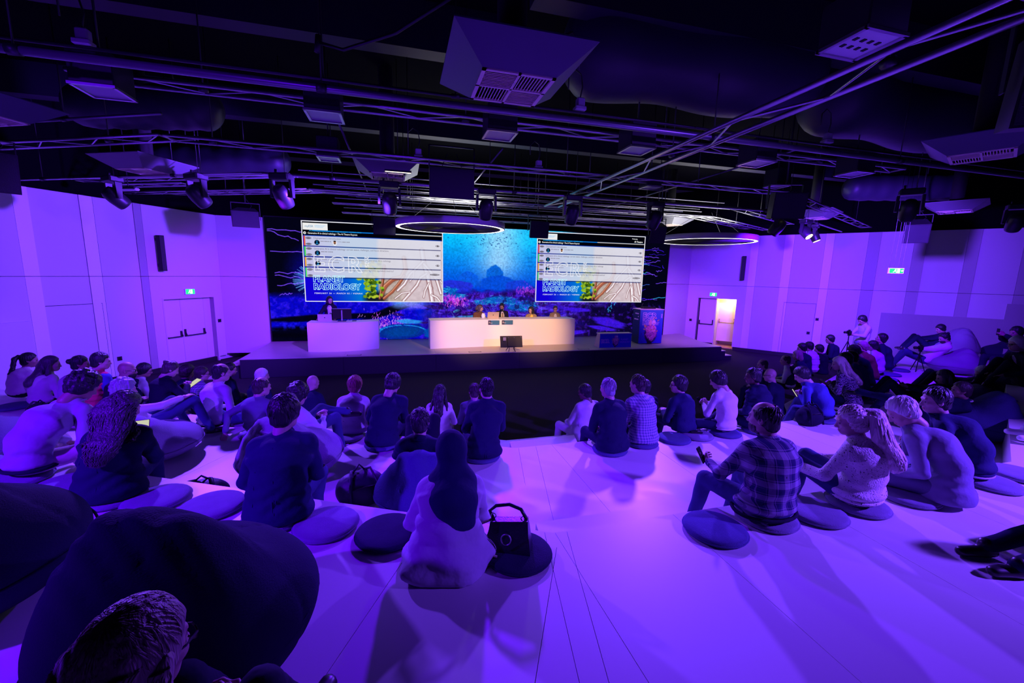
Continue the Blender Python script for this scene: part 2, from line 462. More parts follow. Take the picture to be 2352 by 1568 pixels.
tier(1, E1, z1, [(p[0], p[1]) for p in E2], [((1.64,6.34),(0.17,1)), ((1.86,6.34),(0.18,1))], 0.0)
tier(2, E2, z2, [(p[0], p[1]) for p in E3], [((1.47,5.02),(0.20,1)), ((1.71,5.01),(0.22,1)), ((1.95,5.05),(0,1))], 0.0)
tier(3, E3, z3, None, [((1.14,2.56),(0.22,1)), ((1.07,2.18),(-0.02,1))], 0.0, [((0.98,2.6),(0.195,1)), ((0.91,2.25),(0.5,1))], 1.02)
for i, (q, zt, zb) in enumerate(([[(1.07,3.08),(2.03,3.09),(1.85,2.63),(1.02,2.64)], 1.07, 0.86], [[(1.55,5.78),(2.62,5.84),(2.44,5.09),(1.45,5.07)], 0.645, 0.43])):
    t = tag(MB().prism(q, zb, zt-0.012).obj('floor_step_%d' % (i+1), M_riser), kind='structure')
    MB().prism(q, zt-0.012, zt).obj('tread', M_floorlam, t)

# ------------------------------------------------------------------ stage
ZS = 0.57
stage = st('floor_stage', MB().box((-4.45,13.2,0), (11.85,16.6,ZS-0.02)), M_stagef)
xs = [-4.45, -1.7, 1.05, 3.8, 6.55, 9.3, 11.85]
for a, b in zip(xs[:-1], xs[1:]):
    MB().box((a+0.002,13.2,ZS-0.02), (b-0.002,16.6,ZS)).obj('deck_panel', M_stage, stage)
    MB().box((a+0.003,13.175,0.02), (b-0.003,13.2,ZS-0.025)).obj('front_panel', M_stagef, stage)
MB().prism([(11.85,14.35),(11.85,16.6),(12.5,16.6)], 0.0, ZS).obj('deck_panel', M_stage, stage)
for k in range(3):
    a = tag(MB().box((-4.45-0.3*(k+1), 13.25, 0), (-4.45-0.3*k, 15.9, ZS-0.19*k-0.02-0.17)).obj('floor_stage_step_%d' % (k+1), M_stagef), kind='structure')
    MB().box((-4.45-0.3*(k+1)-0.01, 13.25, ZS-0.19*k-0.19), (-4.45-0.3*k, 15.9, ZS-0.19*k-0.17)).obj('tread', M_stage, a)
for k in range(2):
    a = tag(MB().box((11.85+0.3*k, 13.3, 0), (11.85+0.3*(k+1), 14.1, ZS-0.19*(k+1)-0.02)).obj('floor_stage_step_%d' % (k+4), M_stagef), kind='structure')
    MB().box((11.85+0.3*k, 13.3, ZS-0.19*(k+1)-0.02), (11.85+0.3*(k+1)+0.01, 14.1, ZS-0.19*(k+1))).obj('tread', M_stage, a)
for x in (-1.62, 2.12, 6.0):
    h = MB().box((x, 13.32, ZS), (x+0.42, 13.46, ZS+0.004)).obj('stage_socket_flap', M_dmetal)
    lab = {-1.62: 'flat floor socket flap on the stage in front of the speaker desk', 2.12: 'flat floor socket flap on stage before the long curved desk', 6.0: 'flat floor socket flap on stage beside the low branded box'}[x]
    tag(h, lab, 'floor socket', 'stage floor sockets')
    MB().box((x+0.03, 13.35, ZS+0.004), (x+0.39, 13.43, ZS+0.007)).obj('lid', M_stage, h)

# ------------------------------------------------------------------ walls
def frame(p0, d):
    """matrix: x along the wall, y out of it into the room, z up"""
    d = Vector((d[0], d[1], 0)).normalized(); n = Vector((d.y, -d.x, 0))
    return p0, d, n
class Wall:
    def __init__(s, p0, d, flip):
        s.p = Vector((p0[0], p0[1], 0)); s.d = Vector((d[0], d[1], 0)).normalized(); s.n = Vector((-s.d.y, s.d.x, 0))*flip
        s.flip = flip
    def pt(s, a, n, z): q = s.p+s.d*a+s.n*n; return (q.x, q.y, z)
    def box(s, mb, a0, a1, n0, n1, z0, z1):
        v = [s.pt(a, n, z) for z in (z0, z1) for (a, n) in ((a0,n0),(a1,n0),(a1,n1),(a0,n1))]
        f = [(0,3,2,1),(4,5,6,7),(0,1,5,4),(1,2,6,5),(2,3,7,6),(3,0,4,7)]
        cr = (Vector(v[1])-Vector(v[0])).cross(Vector(v[3])-Vector(v[0])).z
        if cr < 0: f = [q[::-1] for q in f]
        return mb.add(v, f)
    def prism(s, mb, prof, z0, z1): return mb.prism([s.pt(a, n, 0)[:2] for a, n in prof], z0, z1)
WL = Wall((-6.3,15.5), (-0.492,-0.87), 1); 
if (WL.n.x) < 0: WL.n = -WL.n
WR = Wall((14.3,15.1), (0.617,-0.787), 1)
if (WR.n.x) > 0: WR.n = -WR.n
ZG = 2.83; ZTL = 4.82; ZB = 0.15
def build_wall(side, W, amax, strips, holes, ztop, extra):
    back = MB(); cutp = -2.4
    for (h0, h1, hz0, hz1) in holes:
        W.box(back, cutp, h0, -0.30, -0.12, 0.0, ztop); W.box(back, h0, h1, -0.30, -0.12, hz1, ztop); cutp = h1
    W.box(back, cutp, amax, -0.30, -0.12, 0.0, ztop)
    root = st('wall_%s' % side, back, M_wall)
    # wide panels in the wall plane, narrow splayed strips between them; open joint at mid height
    cuts = [-2.2 if side == 'right' else -0.9]
    for a, b, tilt, _pale in strips: cuts += [a, b]
    cuts.append(amax)
    for i in range(len(cuts)-1):
        a, b = cuts[i], cuts[i+1]; strip = (i % 2 == 1)
        tilt = strips[i//2][2] if strip else 0
        for (zl, zh) in ((ZB, ZG-0.006), (ZG+0.006, ztop)):
            rects = [(a+0.003, b-0.003, zl, zh)]
            for (h0, h1, hz0, hz1) in holes:
                nr = []
                for (r0, r1, y0, y1) in rects:
                    if h1 <= r0 or h0 >= r1 or hz1 <= y0 or hz0 >= y1: nr.append((r0,r1,y0,y1)); continue
                    if h0 > r0: nr.append((r0,h0,y0,y1))
                    if h1 < r1: nr.append((h1,r1,y0,y1))
                    if hz1 < y1: nr.append((max(r0,h0),min(r1,h1),hz1,y1))
                    if hz0 > y0: nr.append((max(r0,h0),min(r1,h1),y0,hz0))
                rects = nr
            for (r0, r1, y0, y1) in rects:
                m = MB()
                if strip: W.prism(m, [(r0,-0.12),(r1,-0.12),(r1,tilt if tilt > 0 else -0.002),(r0,-0.002 if tilt > 0 else -tilt)], y0, y1)
                else: W.box(m, r0, r1, -0.12, 0.0, y0, y1)
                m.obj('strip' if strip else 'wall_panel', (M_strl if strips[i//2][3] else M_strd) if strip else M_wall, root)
    st('baseboard_%s' % side, W.box(MB(), -0.55 if side == 'left' else -0.12, amax, -0.10, -0.02, 0.0, ZB), M_skirt)
    return root
# left wall: a runs towards the viewer
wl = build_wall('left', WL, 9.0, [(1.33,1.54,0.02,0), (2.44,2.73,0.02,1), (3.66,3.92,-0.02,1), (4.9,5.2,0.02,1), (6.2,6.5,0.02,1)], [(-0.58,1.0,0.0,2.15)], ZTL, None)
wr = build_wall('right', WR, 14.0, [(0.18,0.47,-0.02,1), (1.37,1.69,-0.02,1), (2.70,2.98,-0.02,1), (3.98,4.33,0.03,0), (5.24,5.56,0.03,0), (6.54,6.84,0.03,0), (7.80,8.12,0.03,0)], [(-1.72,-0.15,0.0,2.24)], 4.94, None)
# black upper walls and far walls that close the room
st('wall_upper_left', WL.box(MB(), -3, 16, -0.2, -0.10, ZTL, 7.0), M_blackw)
st('wall_upper_right', WR.box(MB(), -4, 18, -0.2, -0.10, 4.94, 7.0), M_blackw)
st('wall_rear', MB().box((-16,-7.2,0), (24,-7.0,7)), M_blackw)
st('wall_far_left', MB().box((-16.2,-7,0), (-16,20,7)), M_blackw)
st('wall_far_right', MB().box((24,-7,0), (24.2,20,7)), M_blackw)
st('wall_stage_rear', MB().box((-16,17.6,0), (24,17.75,7)), M_blackw)
# returns between the side walls and the screen
c = WL.pt(-0.9, 0, 0)
def quad_wall(name, a, b, z0, zj, z1):
    r = MB(); t = Vector((b[0]-a[0], b[1]-a[1], 0)).normalized(); n = Vector((t.y, -t.x, 0))
    if n.y > 0: n = -n
    o = None
    for i, (l, h) in enumerate(((z0, zj-0.006), (zj+0.006, z1))):
        m = MB().prism([(a[0], a[1]), (b[0], b[1]), (b[0]-n.x*0.12, b[1]-n.y*0.12), (a[0]-n.x*0.12, a[1]-n.y*0.12)], l, h)
        if o is None: o = st(name, m, M_wall)
        else: m.obj('wall_panel', M_wall, o)
    return o
quad_wall('wall_return_left', (c[0], c[1]), (-4.47,16.22), 0.2, ZG, ZTL)
cr_ = WR.pt(-2.2, 0, 0)
quad_wall('wall_return_right', (11.42,16.3), (cr_[0], cr_[1]), 0.0, ZG, 4.94)
# low panel on the left wall; right slabs added, shade painted in as grey
def slab(name, W, a0, a1, n0, n1, z0, z1, m): return st(name, W.box(MB(), a0, a1, n0, n1, z0, z1), m)
slab('trim_1', WL, 3.98, 9.0, 0.0, 0.05, ZB, 1.82, M_wall)
slab('trim_shade_2', WR, 4.66, 7.70, 0.0, 0.05, ZB, 2.03, mat('wall_shade_grey', (0.36,0.36,0.36), 0.7))
slab('trim_shade_3', WR, 7.70, 14.0, 0.0, 0.06, ZB, 2.54, MATS['wall_shade_grey'])
# flush service hatches: only their joints show
def hatch(name, W, a0, a1, z0, z1):
    o = st(name, W.box(MB(), a0, a1, 0.0, 0.006, z1, z1+0.012), M_seam)
    W.box(MB(), a0, a0+0.008, 0.0, 0.005, z0, z1).obj('joint', M_seam, o); W.box(MB(), a1-0.008, a1, 0.0, 0.005, z0, z1).obj('joint', M_seam, o)
hatch('door_3', WL, 2.52, 3.68, ZB, 2.13); hatch('door_4', WR, 1.60, 2.69, ZB, 2.22)

# ------------------------------------------------------------------ doors
def panic(mb_parent, W, a0, a1, n, z, m):
    b = MB().tube([W.pt(a0, n+0.09, z), W.pt(a1, n+0.09, z)], 0.017, 8)
    o = b.obj('panic_bar', m, mb_parent, True)
    for a, up in ((a0, 0.16), (a1, 0.20)):
        W.box(MB(), a-0.022, a+0.022, n, n+0.045, z-0.03, z+up).obj('bracket', m, o)
        MB().tube([W.pt(a, n+0.09, z), W.pt(a, n+0.03, z+up*0.75)], 0.014, 6).obj('lever', m, o, True)
d1 = st('door_1', WL.box(WL.box(WL.box(MB(), -0.62, -0.58, -0.25, 0.012, 0, 2.19), 1.0, 1.04, -0.25, 0.012, 0, 2.19), -0.58, 1.0, -0.25, 0.012, 2.15, 2.19), M_wall)
for (a0, a1) in ((-0.34, 0.40), (0.408, 0.995)):
    lf = WL.box(MB(), a0, a1, -0.21, -0.17, 0.02, 2.145).obj('door_leaf', M_door, d1)
    panic(lf, WL, a0+0.06, a1-0.06, -0.17, 0.98, M_dmetal)
WL.box(MB(), -0.58, -0.345, -0.22, -0.17, 0.0, 2.15).obj('side_jamb', M_door, d1)
d2 = st('door_2', WR.box(WR.box(MB(), -1.76, -1.72, -0.25, 0.01, 0, 2.28), -1.76, -0.12, -0.25, 0.01, 2.24, 2.28), M_wall)
lf = WR.box(MB(), -1.66, -0.98, -0.20, -0.16, 0.2, 2.235).obj('door_leaf', M_door, d2)
panic(lf, WR, -1.62, -1.06, -0.16, 1.06, M_dmetal)
# the open leaf and the lit lobby behind it
M_lobby = mat('lobby_cream', (0.85,0.74,0.55), 0.6)
leaf2 = WR.box(MB(), -0.98, -0.13, -0.95, -0.90, 0.24, 2.23).obj('door_leaf', mat('door_leaf_cream', (0.86,0.74,0.55), 0.45), d2)
panic(leaf2, WR, -0.92, -0.30, -0.90, 1.12, mat('brass', (0.6,0.42,0.2), 0.35, metal=0.7))
lob = st('wall_lobby', WR.box(WR.box(WR.box(MB(), -1.0, 0.6, -1.6, -1.5, 0, 2.4), 0.0, 0.1, -1.5, -0.28, 0, 2.4), -1.02, -0.98, -1.5, -0.30, 0, 2.4), M_lobby)
WR.box(MB(), -1.0, 0.0, -1.5, -0.3, -0.02, 0.03).obj('lobby_floor', mat('lobby_boards', (0.72,0.44,0.16), 0.4, bump=0.05, vary=0.15, vscale=5), lob)
WR.box(MB(), -1.0, 0.0, -1.5, -0.28, 2.32, 2.4).obj('lobby_ceiling', M_lobby, lob)
ll = bpy.data.lights.new('lobby_lamp', 'POINT'); ll.energy = 24; ll.color = (1, 0.72, 0.32); ll.shadow_soft_size = 0.1
lo = bpy.data.objects.new('lobby_lamp', ll); COL.objects.link(lo); lo.location = WR.pt(-0.5, -0.6, 2.1)

# ------------------------------------------------------------------ exit signs
M_exg = emis('exit_green', (0.02,0.75,0.25), 1.6); M_exw = emis('exit_white', (0.75,1.0,0.8), 2.2)
def exit_sign(label, place, w, h, d, arrow):
    """place(u, n, v) maps sign coordinates to the world"""
    def bx(u0, u1, n0, n1, v0, v1):
        v = [place(u, n, q) for q in (v0, v1) for (u, n) in ((u0,n0),(u1,n0),(u1,n1),(u0,n1))]
        return MB().add(v, [(0,3,2,1),(4,5,6,7),(0,1,5,4),(1,2,6,5),(2,3,7,6),(3,0,4,7)])
    o = bx(-w/2, w/2, 0, d, -h/2, h/2).obj('exit_sign', M_white)
    tag(o, label, 'exit sign')
    bx(-w/2+0.01, w/2-0.01, d, d+0.004, -h/2+0.01, h/2-0.01).obj('lit_face', M_exg, o)
    pm = MB()
    n0, n1 = d+0.004, d+0.007
    def poly(pts):
        v = [place(u*w, n, q*h) for n in (n0, n1) for (u, q) in pts]; k = len(pts)
        pm.add(v, [tuple(range(k))[::-1], tuple(range(k, 2*k))]+[(i,(i+1)%k,k+(i+1)%k,k+i) for i in range(k)])
    poly([(0.04,-0.36),(0.22,-0.36),(0.22,0.36),(0.04,0.36)])            # the doorway
    cx = -0.06
    poly([(cx+0.09*math.cos(t)*0.5, 0.28+0.10*math.sin(t)) for t in np.linspace(0, 2*pi, 9)[:-1]])   # the running figure
    poly([(cx-0.08,0.15),(cx+0.05,0.17),(cx+0.02,-0.08),(cx-0.08,-0.06)])
    poly([(cx-0.02,-0.05),(cx+0.04,-0.07),(cx+0.10,-0.34),(cx+0.05,-0.36)]); poly([(cx-0.08,-0.05),(cx-0.02,-0.05),(cx-0.12,-0.28),(cx-0.2,-0.25)])
    if arrow: poly([(0.28,-0.06),(0.36,-0.06),(0.36,-0.2),(0.46,0.0),(0.36,0.2),(0.36,0.06),(0.28,0.06)])
    pm.obj('pictogram', M_exw, o)
    return o
exit_sign('lit green exit sign above the closed double doors', lambda u, n, v: WL.pt(0.22-u, n, 2.36+v), 0.30, 0.17, 0.06, False)
exit_sign('lit green exit sign above the doors, one of them open to a lit lobby', lambda u, n, v: WR.pt(-1.10+u, n, 2.42+v), 0.30, 0.17, 0.06, False)
def hang_place(u, n, v): return (11.5+u*0.83+n*0.55*-1, 7.55+u*-0.30*1.0-n*0.83, 3.43+v)
hs = exit_sign('green exit sign with an arrow hanging on wires from the ceiling', lambda u, n, v: (11.5+u*0.86-n*0.5, 7.5-u*0.5-n*0.86, 3.42+v), 0.30, 0.13, 0.05, True)
wm = MB()
for u in (-0.13, -0.04, 0.05, 0.13): wm.tube([(11.5+u*0.86, 7.5-u*0.5, 3.48), (11.5+u*0.86+0.02, 7.5-u*0.5, 4.2), (11.5+u*0.86-0.01, 7.5-u*0.5, 7.0)], 0.004, 5)
wm.obj('hanging_wires', M_dmetal, hs)

# ------------------------------------------------------------------ column loudspeakers, wall sockets
def column_speaker(W, a, z0, z1, label):
    o = W.box(MB(), a-0.07, a+0.07, 0.09, 0.22, z0, z1).obj('column_loudspeaker', M_plastic)
    tag(o, label, 'loudspeaker')
    W.box(MB(), a-0.06, a+0.06, 0.22, 0.228, z0+0.02, z1-0.02).obj('front_grille', mat('grille_cloth', (0.03,0.03,0.04), 0.5, bump=0.6, bscale=200), o)
    for z in (z0+0.12, z1-0.15): W.box(MB(), a-0.035, a+0.035, 0.0, 0.09, z, z+0.08).obj('wall_bracket', M_dmetal, o)
column_speaker(WL, 1.02, 2.99, 4.0, 'slim dark column loudspeaker high on the wall before the closed double doors')
column_speaker(WR, 0.0, 3.08, 4.1, 'slim dark column loudspeaker high on the wall by the open door')
for W, a, z, lab in ((WL, 2.30, 0.62, 'small dark wall socket plate beside the flush wall hatch'), (WL, -0.72, 1.35, 'small dark wall switch between double doors and stage'), (WR, -1.98, 1.2, 'small dark wall switch between the stage and the open doors'), (WR, 2.78, 1.62, 'small dark sensor plate at the upper corner of the flush wall hatch'), (WR, 2.55, 1.05, 'small pale socket plate inside the flush wall hatch')):
    o = tag(W.box(MB(), a-0.055, a+0.055, 0, 0.02, z-0.055, z+0.055).obj('wall_plate', M_dmetal), lab, 'wall plate')
    W.box(MB(), a-0.03, a+0.03, 0.02, 0.026, z-0.03, z+0.03).obj('rocker', M_plastic, o)
# ------------------------------------------------------------------ the LED wall: a painted picture with two slide windows on it
class Paint:
    def __init__(s, w, h, x0, x1, y0, y1):
        s.a = np.zeros((h, w, 3), np.float32); s.w, s.h = w, h; s.x0, s.x1, s.y0, s.y1 = x0, x1, y0, y1
        s.X = np.linspace(x0, x1, w)[None, :]; s.Y = np.linspace(y1, y0, h)[:, None]; s.s = w/(x1-x0)
    def blend(s, m, c): s.a = s.a*(1-m[..., None])+np.array(c, np.float32)*m[..., None]
    def win(s, xa, xb, ya, yb):
        i0 = max(0, int((xa-s.x0)*s.s)); i1 = min(s.w, int((xb-s.x0)*s.s)+2); j0 = max(0, int((s.y1-yb)*s.s)); j1 = min(s.h, int((s.y1-ya)*s.s)+2)
        return i0, i1, j0, j1
    def ell(s, c, rx, ry, col, al=1.0, soft=0.1, ang=0.0, lump=0.0, seed=0):
        r = max(rx, ry)*1.3
        i0, i1, j0, j1 = s.win(c[0]-r, c[0]+r, c[1]-r, c[1]+r)
        if i1 <= i0 or j1 <= j0: return
        x = s.X[:, i0:i1]-c[0]; y = s.Y[j0:j1]-c[1]; ca, sa = math.cos(ang), math.sin(ang)
        u = (x*ca+y*sa)/rx; v = (-x*sa+y*ca)/ry; q = np.sqrt(u*u+v*v)
        if lump:
            t = np.arctan2(v, u); q = q*(1+lump*(np.sin(5*t+seed)+0.6*np.sin(11*t+2*seed)))
        m = np.clip((1-q)/soft, 0, 1)*al
        s.a[j0:j1, i0:i1] = s.a[j0:j1, i0:i1]*(1-m[..., None])+np.array(col, np.float32)*m[..., None]
    def line(s, pts, wd, col, al=1.0):
        for (a, b) in zip(pts[:-1], pts[1:]):
            n = max(2, int(math.hypot(b[0]-a[0], b[1]-a[1])/(wd*0.6)))
            for t in np.linspace(0, 1, n): s.ell((a[0]+t*(b[0]-a[0]), a[1]+t*(b[1]-a[1])), wd, wd, col, al, 0.6)
    def rect(s, xa, xb, ya, yb, col, al=1.0):
        i0, i1, j0, j1 = s.win(xa, xb, ya, yb); i1 -= 1; j1 -= 1
        s.a[j0:j1, i0:i1] = s.a[j0:j1, i0:i1]*(1-al)+np.array(col, np.float32)*al
def vnoise(h, w, cell, seed, oct=3):
    r = np.random.default_rng(seed); out = np.zeros((h, w), np.float32); amp = 1.0; tot = 0
    for o in range(oct):
        c = max(2, cell/(2**o)); gy = int(h/c)+3; gx = int(w/c)+3; g = r.random((gy, gx)).astype(np.float32)
        y = np.arange(h)/c; x = np.arange(w)/c; yi = y.astype(int); xi = x.astype(int); fy = (y-yi)[:, None]; fx = (x-xi)[None, :]
        fy = fy*fy*(3-2*fy); fx = fx*fx*(3-2*fx)
        n = g[yi][:, xi]*(1-fy)*(1-fx)+g[yi+1][:, xi]*fy*(1-fx)+g[yi][:, xi+1]*(1-fy)*fx+g[yi+1][:, xi+1]*fy*fx
        out += n*amp; tot += amp; amp *= 0.5
    return out/tot
X0, X1, Z0, Z1 = -4.42, 11.38, ZS+0.01, 4.86
def srgb(r, g, b): return (r/255, g/255, b/255)
def paint_wall():
    w = 1580; h = int(w*(Z1-Z0)/(X1-X0)); P = Paint(w, h, X0, X1, Z0, Z1); rr = random.Random(3)
    n1 = vnoise(h, w, 60, 1, 4); n2 = vnoise(h, w, 14, 2, 3); n3 = vnoise(h, w, 200, 3, 2)
    P.a[:] = srgb(3, 3, 22)
    # lower left: blue banks with dark hollows
    m = np.clip((2.35+0.25*(n1-0.5)-P.Y)*4, 0, 1)*np.clip((3.2-P.X)*1.2, 0, 1); P.blend(m*0.95, srgb(8, 4, 205))
    P.blend(m*np.clip((n2-0.52)*5, 0, 1)*0.6, srgb(60, 30, 255))
    for (c, rx, ry, a) in (((-2.6,1.42),2.6,0.14,0.05), ((-3.4,0.9),2.2,0.24,0), ((-0.2,1.75),1.5,0.16,0.35), ((-3.9,0.62),2.4,0.3,0)): P.ell(c, rx, ry, srgb(2,2,16), 0.95, 0.35, a, 0.05, 2)
    m = np.clip((0.98-abs(P.Y-1.12)*5), 0, 1)*np.clip((-0.8-P.X), 0, 1)*np.clip((n2-0.45)*6, 0, 1); P.blend(m*0.8, srgb(20, 20, 230))
    # glow behind the first slide
    P.ell((-3.0,3.0), 1.0, 1.15, srgb(10,5,150), 0.9, 0.8); P.ell((-3.05,2.75), 0.55, 0.5, srgb(40,110,235), 0.9, 0.8)
    for i in range(26):
        a = rr.uniform(2.2, 4.1); P.line([(-2.9,2.75), (-2.9+0.75*math.cos(a), 2.75+0.6*math.sin(a))], 0.012, srgb(110,190,255), 0.5)
    # pale threads on both dark ends
    def thread(x, y, dx, dy, wd, c, n=9):
        pts = [(x, y)]
        for i in range(n): pts.append((x+dx*(i+1)/n, y+dy*(i+1)/n+rr.uniform(-0.035, 0.035)))
        P.line(pts, wd, c, 0.85)
    vio = srgb(120,70,255)
    for (x, y, dx, dy) in ((-4.35,4.45,1.3,-0.06), (-4.35,4.40,0.95,-0.28), (-4.3,3.72,1.25,-0.02), (-4.2,2.98,1.2,0.0), (-4.2,2.9,1.1,-0.12), (-4.15,2.55,1.0,0.13), (-4.1,2.2,0.4,0.1)): thread(x, y, dx, dy, 0.02, vio)
    for i in range(34):
        x = rr.uniform(9.6, 11.2); y = rr.uniform(1.9, 4.4); thread(x, y, rr.uniform(-0.9,0.9), rr.uniform(-0.16,0.2), rr.choice((0.012,0.018)), rr.choice((vio, srgb(70,120,255), srgb(60,20,230), srgb(50,180,240))), 7)
    # the sea: bright surface light falling to blue and violet
    sea = np.clip((P.X-0.4)*1.4, 0, 1)*np.clip((6.9+0.4*n3-P.X)*1.2, 0, 1)*np.clip((P.Y-1.0)*2, 0, 1)
    t = np.clip((P.Y-2.2)/2.2, 0, 1); d = np.exp(-((P.X-3.75)/0.85)**2)*np.clip((P.Y-2.5)/1.0, 0, 1)
    col = np.stack([0.0+0.02*t, 0.16+0.58*t, 0.82+0.18*t], -1); gl = np.array(srgb(185,222,255))
    col = col*(1-0.75*d[..., None])+gl*0.75*d[..., None]
    P.a = P.a*(1-sea[..., None])+col*sea[..., None]
    for (c, rx, ry, cl) in (((2.55,2.85),0.42,0.35,srgb(10,90,225)), ((3.6,3.05),0.36,0.42,srgb(5,95,215)), ((3.75,2.75),0.75,0.32,srgb(5,75,215)), ((4.6,2.62),0.6,0.28,srgb(20,60,215)), ((2.0,2.6),0.8,0.25,srgb(35,45,215)), ((5.3,2.45),0.9,0.22,srgb(0,80,215))): P.ell(c, rx, ry, cl, 0.95, 0.12, 0, 0.04, c[0])
    for i in range(8): P.ell((5.25+rr.uniform(-0.25,0.25), 3.95-i*0.17), 0.42-abs(i-3)*0.03, 0.045, srgb(10,110,215), 0.55, 0.4, rr.uniform(-0.15,0.15))
    for i in range(70): P.ell((rr.gauss(3.3,0.7), rr.gauss(4.45,0.22)), rr.uniform(0.02,0.055), 0.014, srgb(10,50,130), 0.85, 0.4, rr.uniform(-0.5,0.5))
    for i in range(24): P.ell((rr.gauss(4.0,0.6), rr.gauss(3.2,0.2)), 0.03, 0.008, srgb(10,60,170), 0.7, 0.4, rr.uniform(-0.5,0.5))
    # reef
    reef = np.clip((2.55+0.5*(n1-0.5)-P.Y)*5, 0, 1)*np.clip((P.X-0.7)*1.2, 0, 1)*np.clip((9.3+n3-P.X)*0.8, 0, 1)
    P.blend(reef, srgb(42,8,130)); P.blend(reef*np.clip((n2-0.5)*6, 0, 1)*0.8, srgb(70,30,215)); P.blend(reef*np.clip((n1-0.52)*6, 0, 1)*np.clip((1.7-P.Y)*2, 0, 1)*0.8, srgb(60,12,22))
    for i in range(220):
        x = rr.uniform(-0.2, 8.8); y = rr.uniform(0.9, 2.25); rx = rr.uniform(0.06, 0.5); cl = rr.choice((srgb(75,35,225), srgb(50,20,200), srgb(30,10,140), srgb(95,60,250), srgb(40,12,90)))
        P.ell((x, y), rx, rx*rr.uniform(0.14,0.3), cl, 0.8, 0.25, rr.uniform(-0.2,0.2), 0.05, i)
    P.ell((0.3,1.95), 0.9, 0.3, srgb(125,140,255), 0.9, 0.8); P.ell((-0.1,2.0), 0.35, 0.3, srgb(80,170,255), 0.6, 0.9)
    for (c, rx, ry) in (((3.85,2.08),0.75,0.20), ((4.75,1.85),0.75,0.26), ((3.1,2.0),0.35,0.12), ((2.0,2.25),0.5,0.12), ((1.8,2.45),0.4,0.12)):
        P.ell(c, rx, ry, srgb(0,100,190), 0.85, 0.3, 0, 0.06, c[0])
        for i in range(26):
            a = rr.uniform(0, 6.28); q = rr.uniform(0.4, 1.0); x = c[0]+rx*q*math.cos(a); y = c[1]+ry*q*math.sin(a)
            P.line([(x, y), (x+rr.uniform(-0.18,0.18), y+rr.uniform(-0.05,0.05))], 0.009, rr.choice((srgb(90,220,255), srgb(20,170,235))), 0.75)
    def coral(x, y, n, sx, sy, c1, c2):
        for i in range(int(n*2.2)):
            px = rr.gauss(x, sx); py = rr.gauss(y, sy); a = rr.uniform(0.9, 2.2); l = rr.uniform(0.04, 0.10); P.line([(px, py), (px+l*math.cos(a), py+l*math.sin(a))], 0.010, rr.choice((c1, c2)), 0.9)
    coral(1.85,2.05,90,0.22,0.10,srgb(235,60,230),srgb(160,30,215)); coral(2.15,1.95,60,0.2,0.09,srgb(250,110,240),srgb(190,50,230)); coral(4.95,2.45,80,0.24,0.10,srgb(190,60,235),srgb(120,40,225))
    coral(-0.6,1.05,190,0.45,0.22,srgb(190,60,240),srgb(225,150,255)); coral(3.6,1.62,60,0.3,0.12,srgb(70,60,240),srgb(60,30,200))
    P.ell((0.0,0.86), 0.95, 0.32, srgb(5,40,150), 1, 0.1, 0.06, 0.05, 1); P.ell((0.05,0.86), 0.85, 0.24, srgb(2,60,150), 1, 0.4, 0.06, 0.06, 3)
    for i in range(60):
        a = rr.uniform(0.1, 3.0); P.line([(0.9*math.cos(a), 0.84+0.28*math.sin(a)), (0.9*math.cos(a)+0.1, 0.80+0.3*math.sin(a))], 0.02, rr.choice((srgb(30,150,240), srgb(20,110,220))), 0.7)
    P.ell((1.1,0.8), 0.3, 0.22, srgb(0,70,170), 1, 0.2, 0, 0.1, 4); P.ell((0.3,1.25), 0.55, 0.10, srgb(40,150,235), 0.9, 0.3, -0.05, 0.08, 2); P.ell((2.1,1.65), 0.16, 0.06, srgb(80,190,240), 0.9, 0.3, 0.3)
    P.ell((2.6,1.42), 0.9, 0.07, srgb(60,150,200), 0.8, 0.4, 0.05, 0.1, 5)
    # veined coral texture over the whole reef
    for (cell, sd, wdt, cl, al, lo_, hi_) in ((26,21,0.030,srgb(105,60,255),0.75,0.7,2.5), (13,22,0.045,srgb(60,25,215),0.8,0.6,2.4), (20,23,0.022,srgb(70,200,255),0.8,1.6,2.3), (9,24,0.06,srgb(150,60,240),0.45,1.2,2.5), (34,25,0.02,srgb(120,150,255),0.6,0.7,2.0)):
        nf = vnoise(h, w, cell, sd, 3); patch = np.clip((vnoise(h, w, cell*4, sd+40, 2)-0.48)*7, 0, 1)
        P.blend(reef*patch*np.clip(1-np.abs(nf-0.5)/wdt, 0, 1)*np.clip((P.Y-lo_)*4, 0, 1)*np.clip((hi_-P.Y)*4, 0, 1)*al, cl)
    P.blend(reef*np.clip((vnoise(h, w, 18, 31, 3)-0.58)*9, 0, 1)*0.6, srgb(16,4,60))
    # right: dark water with violet ledges
    dk = np.clip((P.X-6.6-0.5*n3)*1.0, 0, 1)*np.clip((2.1-P.Y)*3, 0, 1); P.blend(dk*0.85, srgb(8,3,40))
    for (c, rx, ry, a) in (((8.7,1.15),0.95,0.22,-0.22), ((8.4,0.9),0.8,0.10,-0.15), ((7.2,1.7),0.7,0.10,-0.05), ((6.9,0.72),0.8,0.12,0.05)): P.ell(c, rx, ry, srgb(60,20,225), 0.95, 0.3, a, 0.06, c[0])
    P.blend(dk*np.clip((n2-0.6)*6, 0, 1)*0.7, srgb(70,20,200))
    for i in range(14): P.ell((8.6+i*0.02+rr.uniform(-0.1,0.1), 1.62+i*0.03), 0.03, 0.05, srgb(40,170,235), 0.8, 0.5)
    P.a *= (0.85+0.3*vnoise(h, w, 5, 9, 2))[..., None]
    return P.a
LED_Y = 16.3
led = tag(MB().box((X0-0.04, LED_Y, ZS), (X1+0.02, LED_Y+0.12, Z1+0.03)).obj('led_wall', M_black), 'wide led video wall across the stage showing a glowing coral reef', 'video wall')
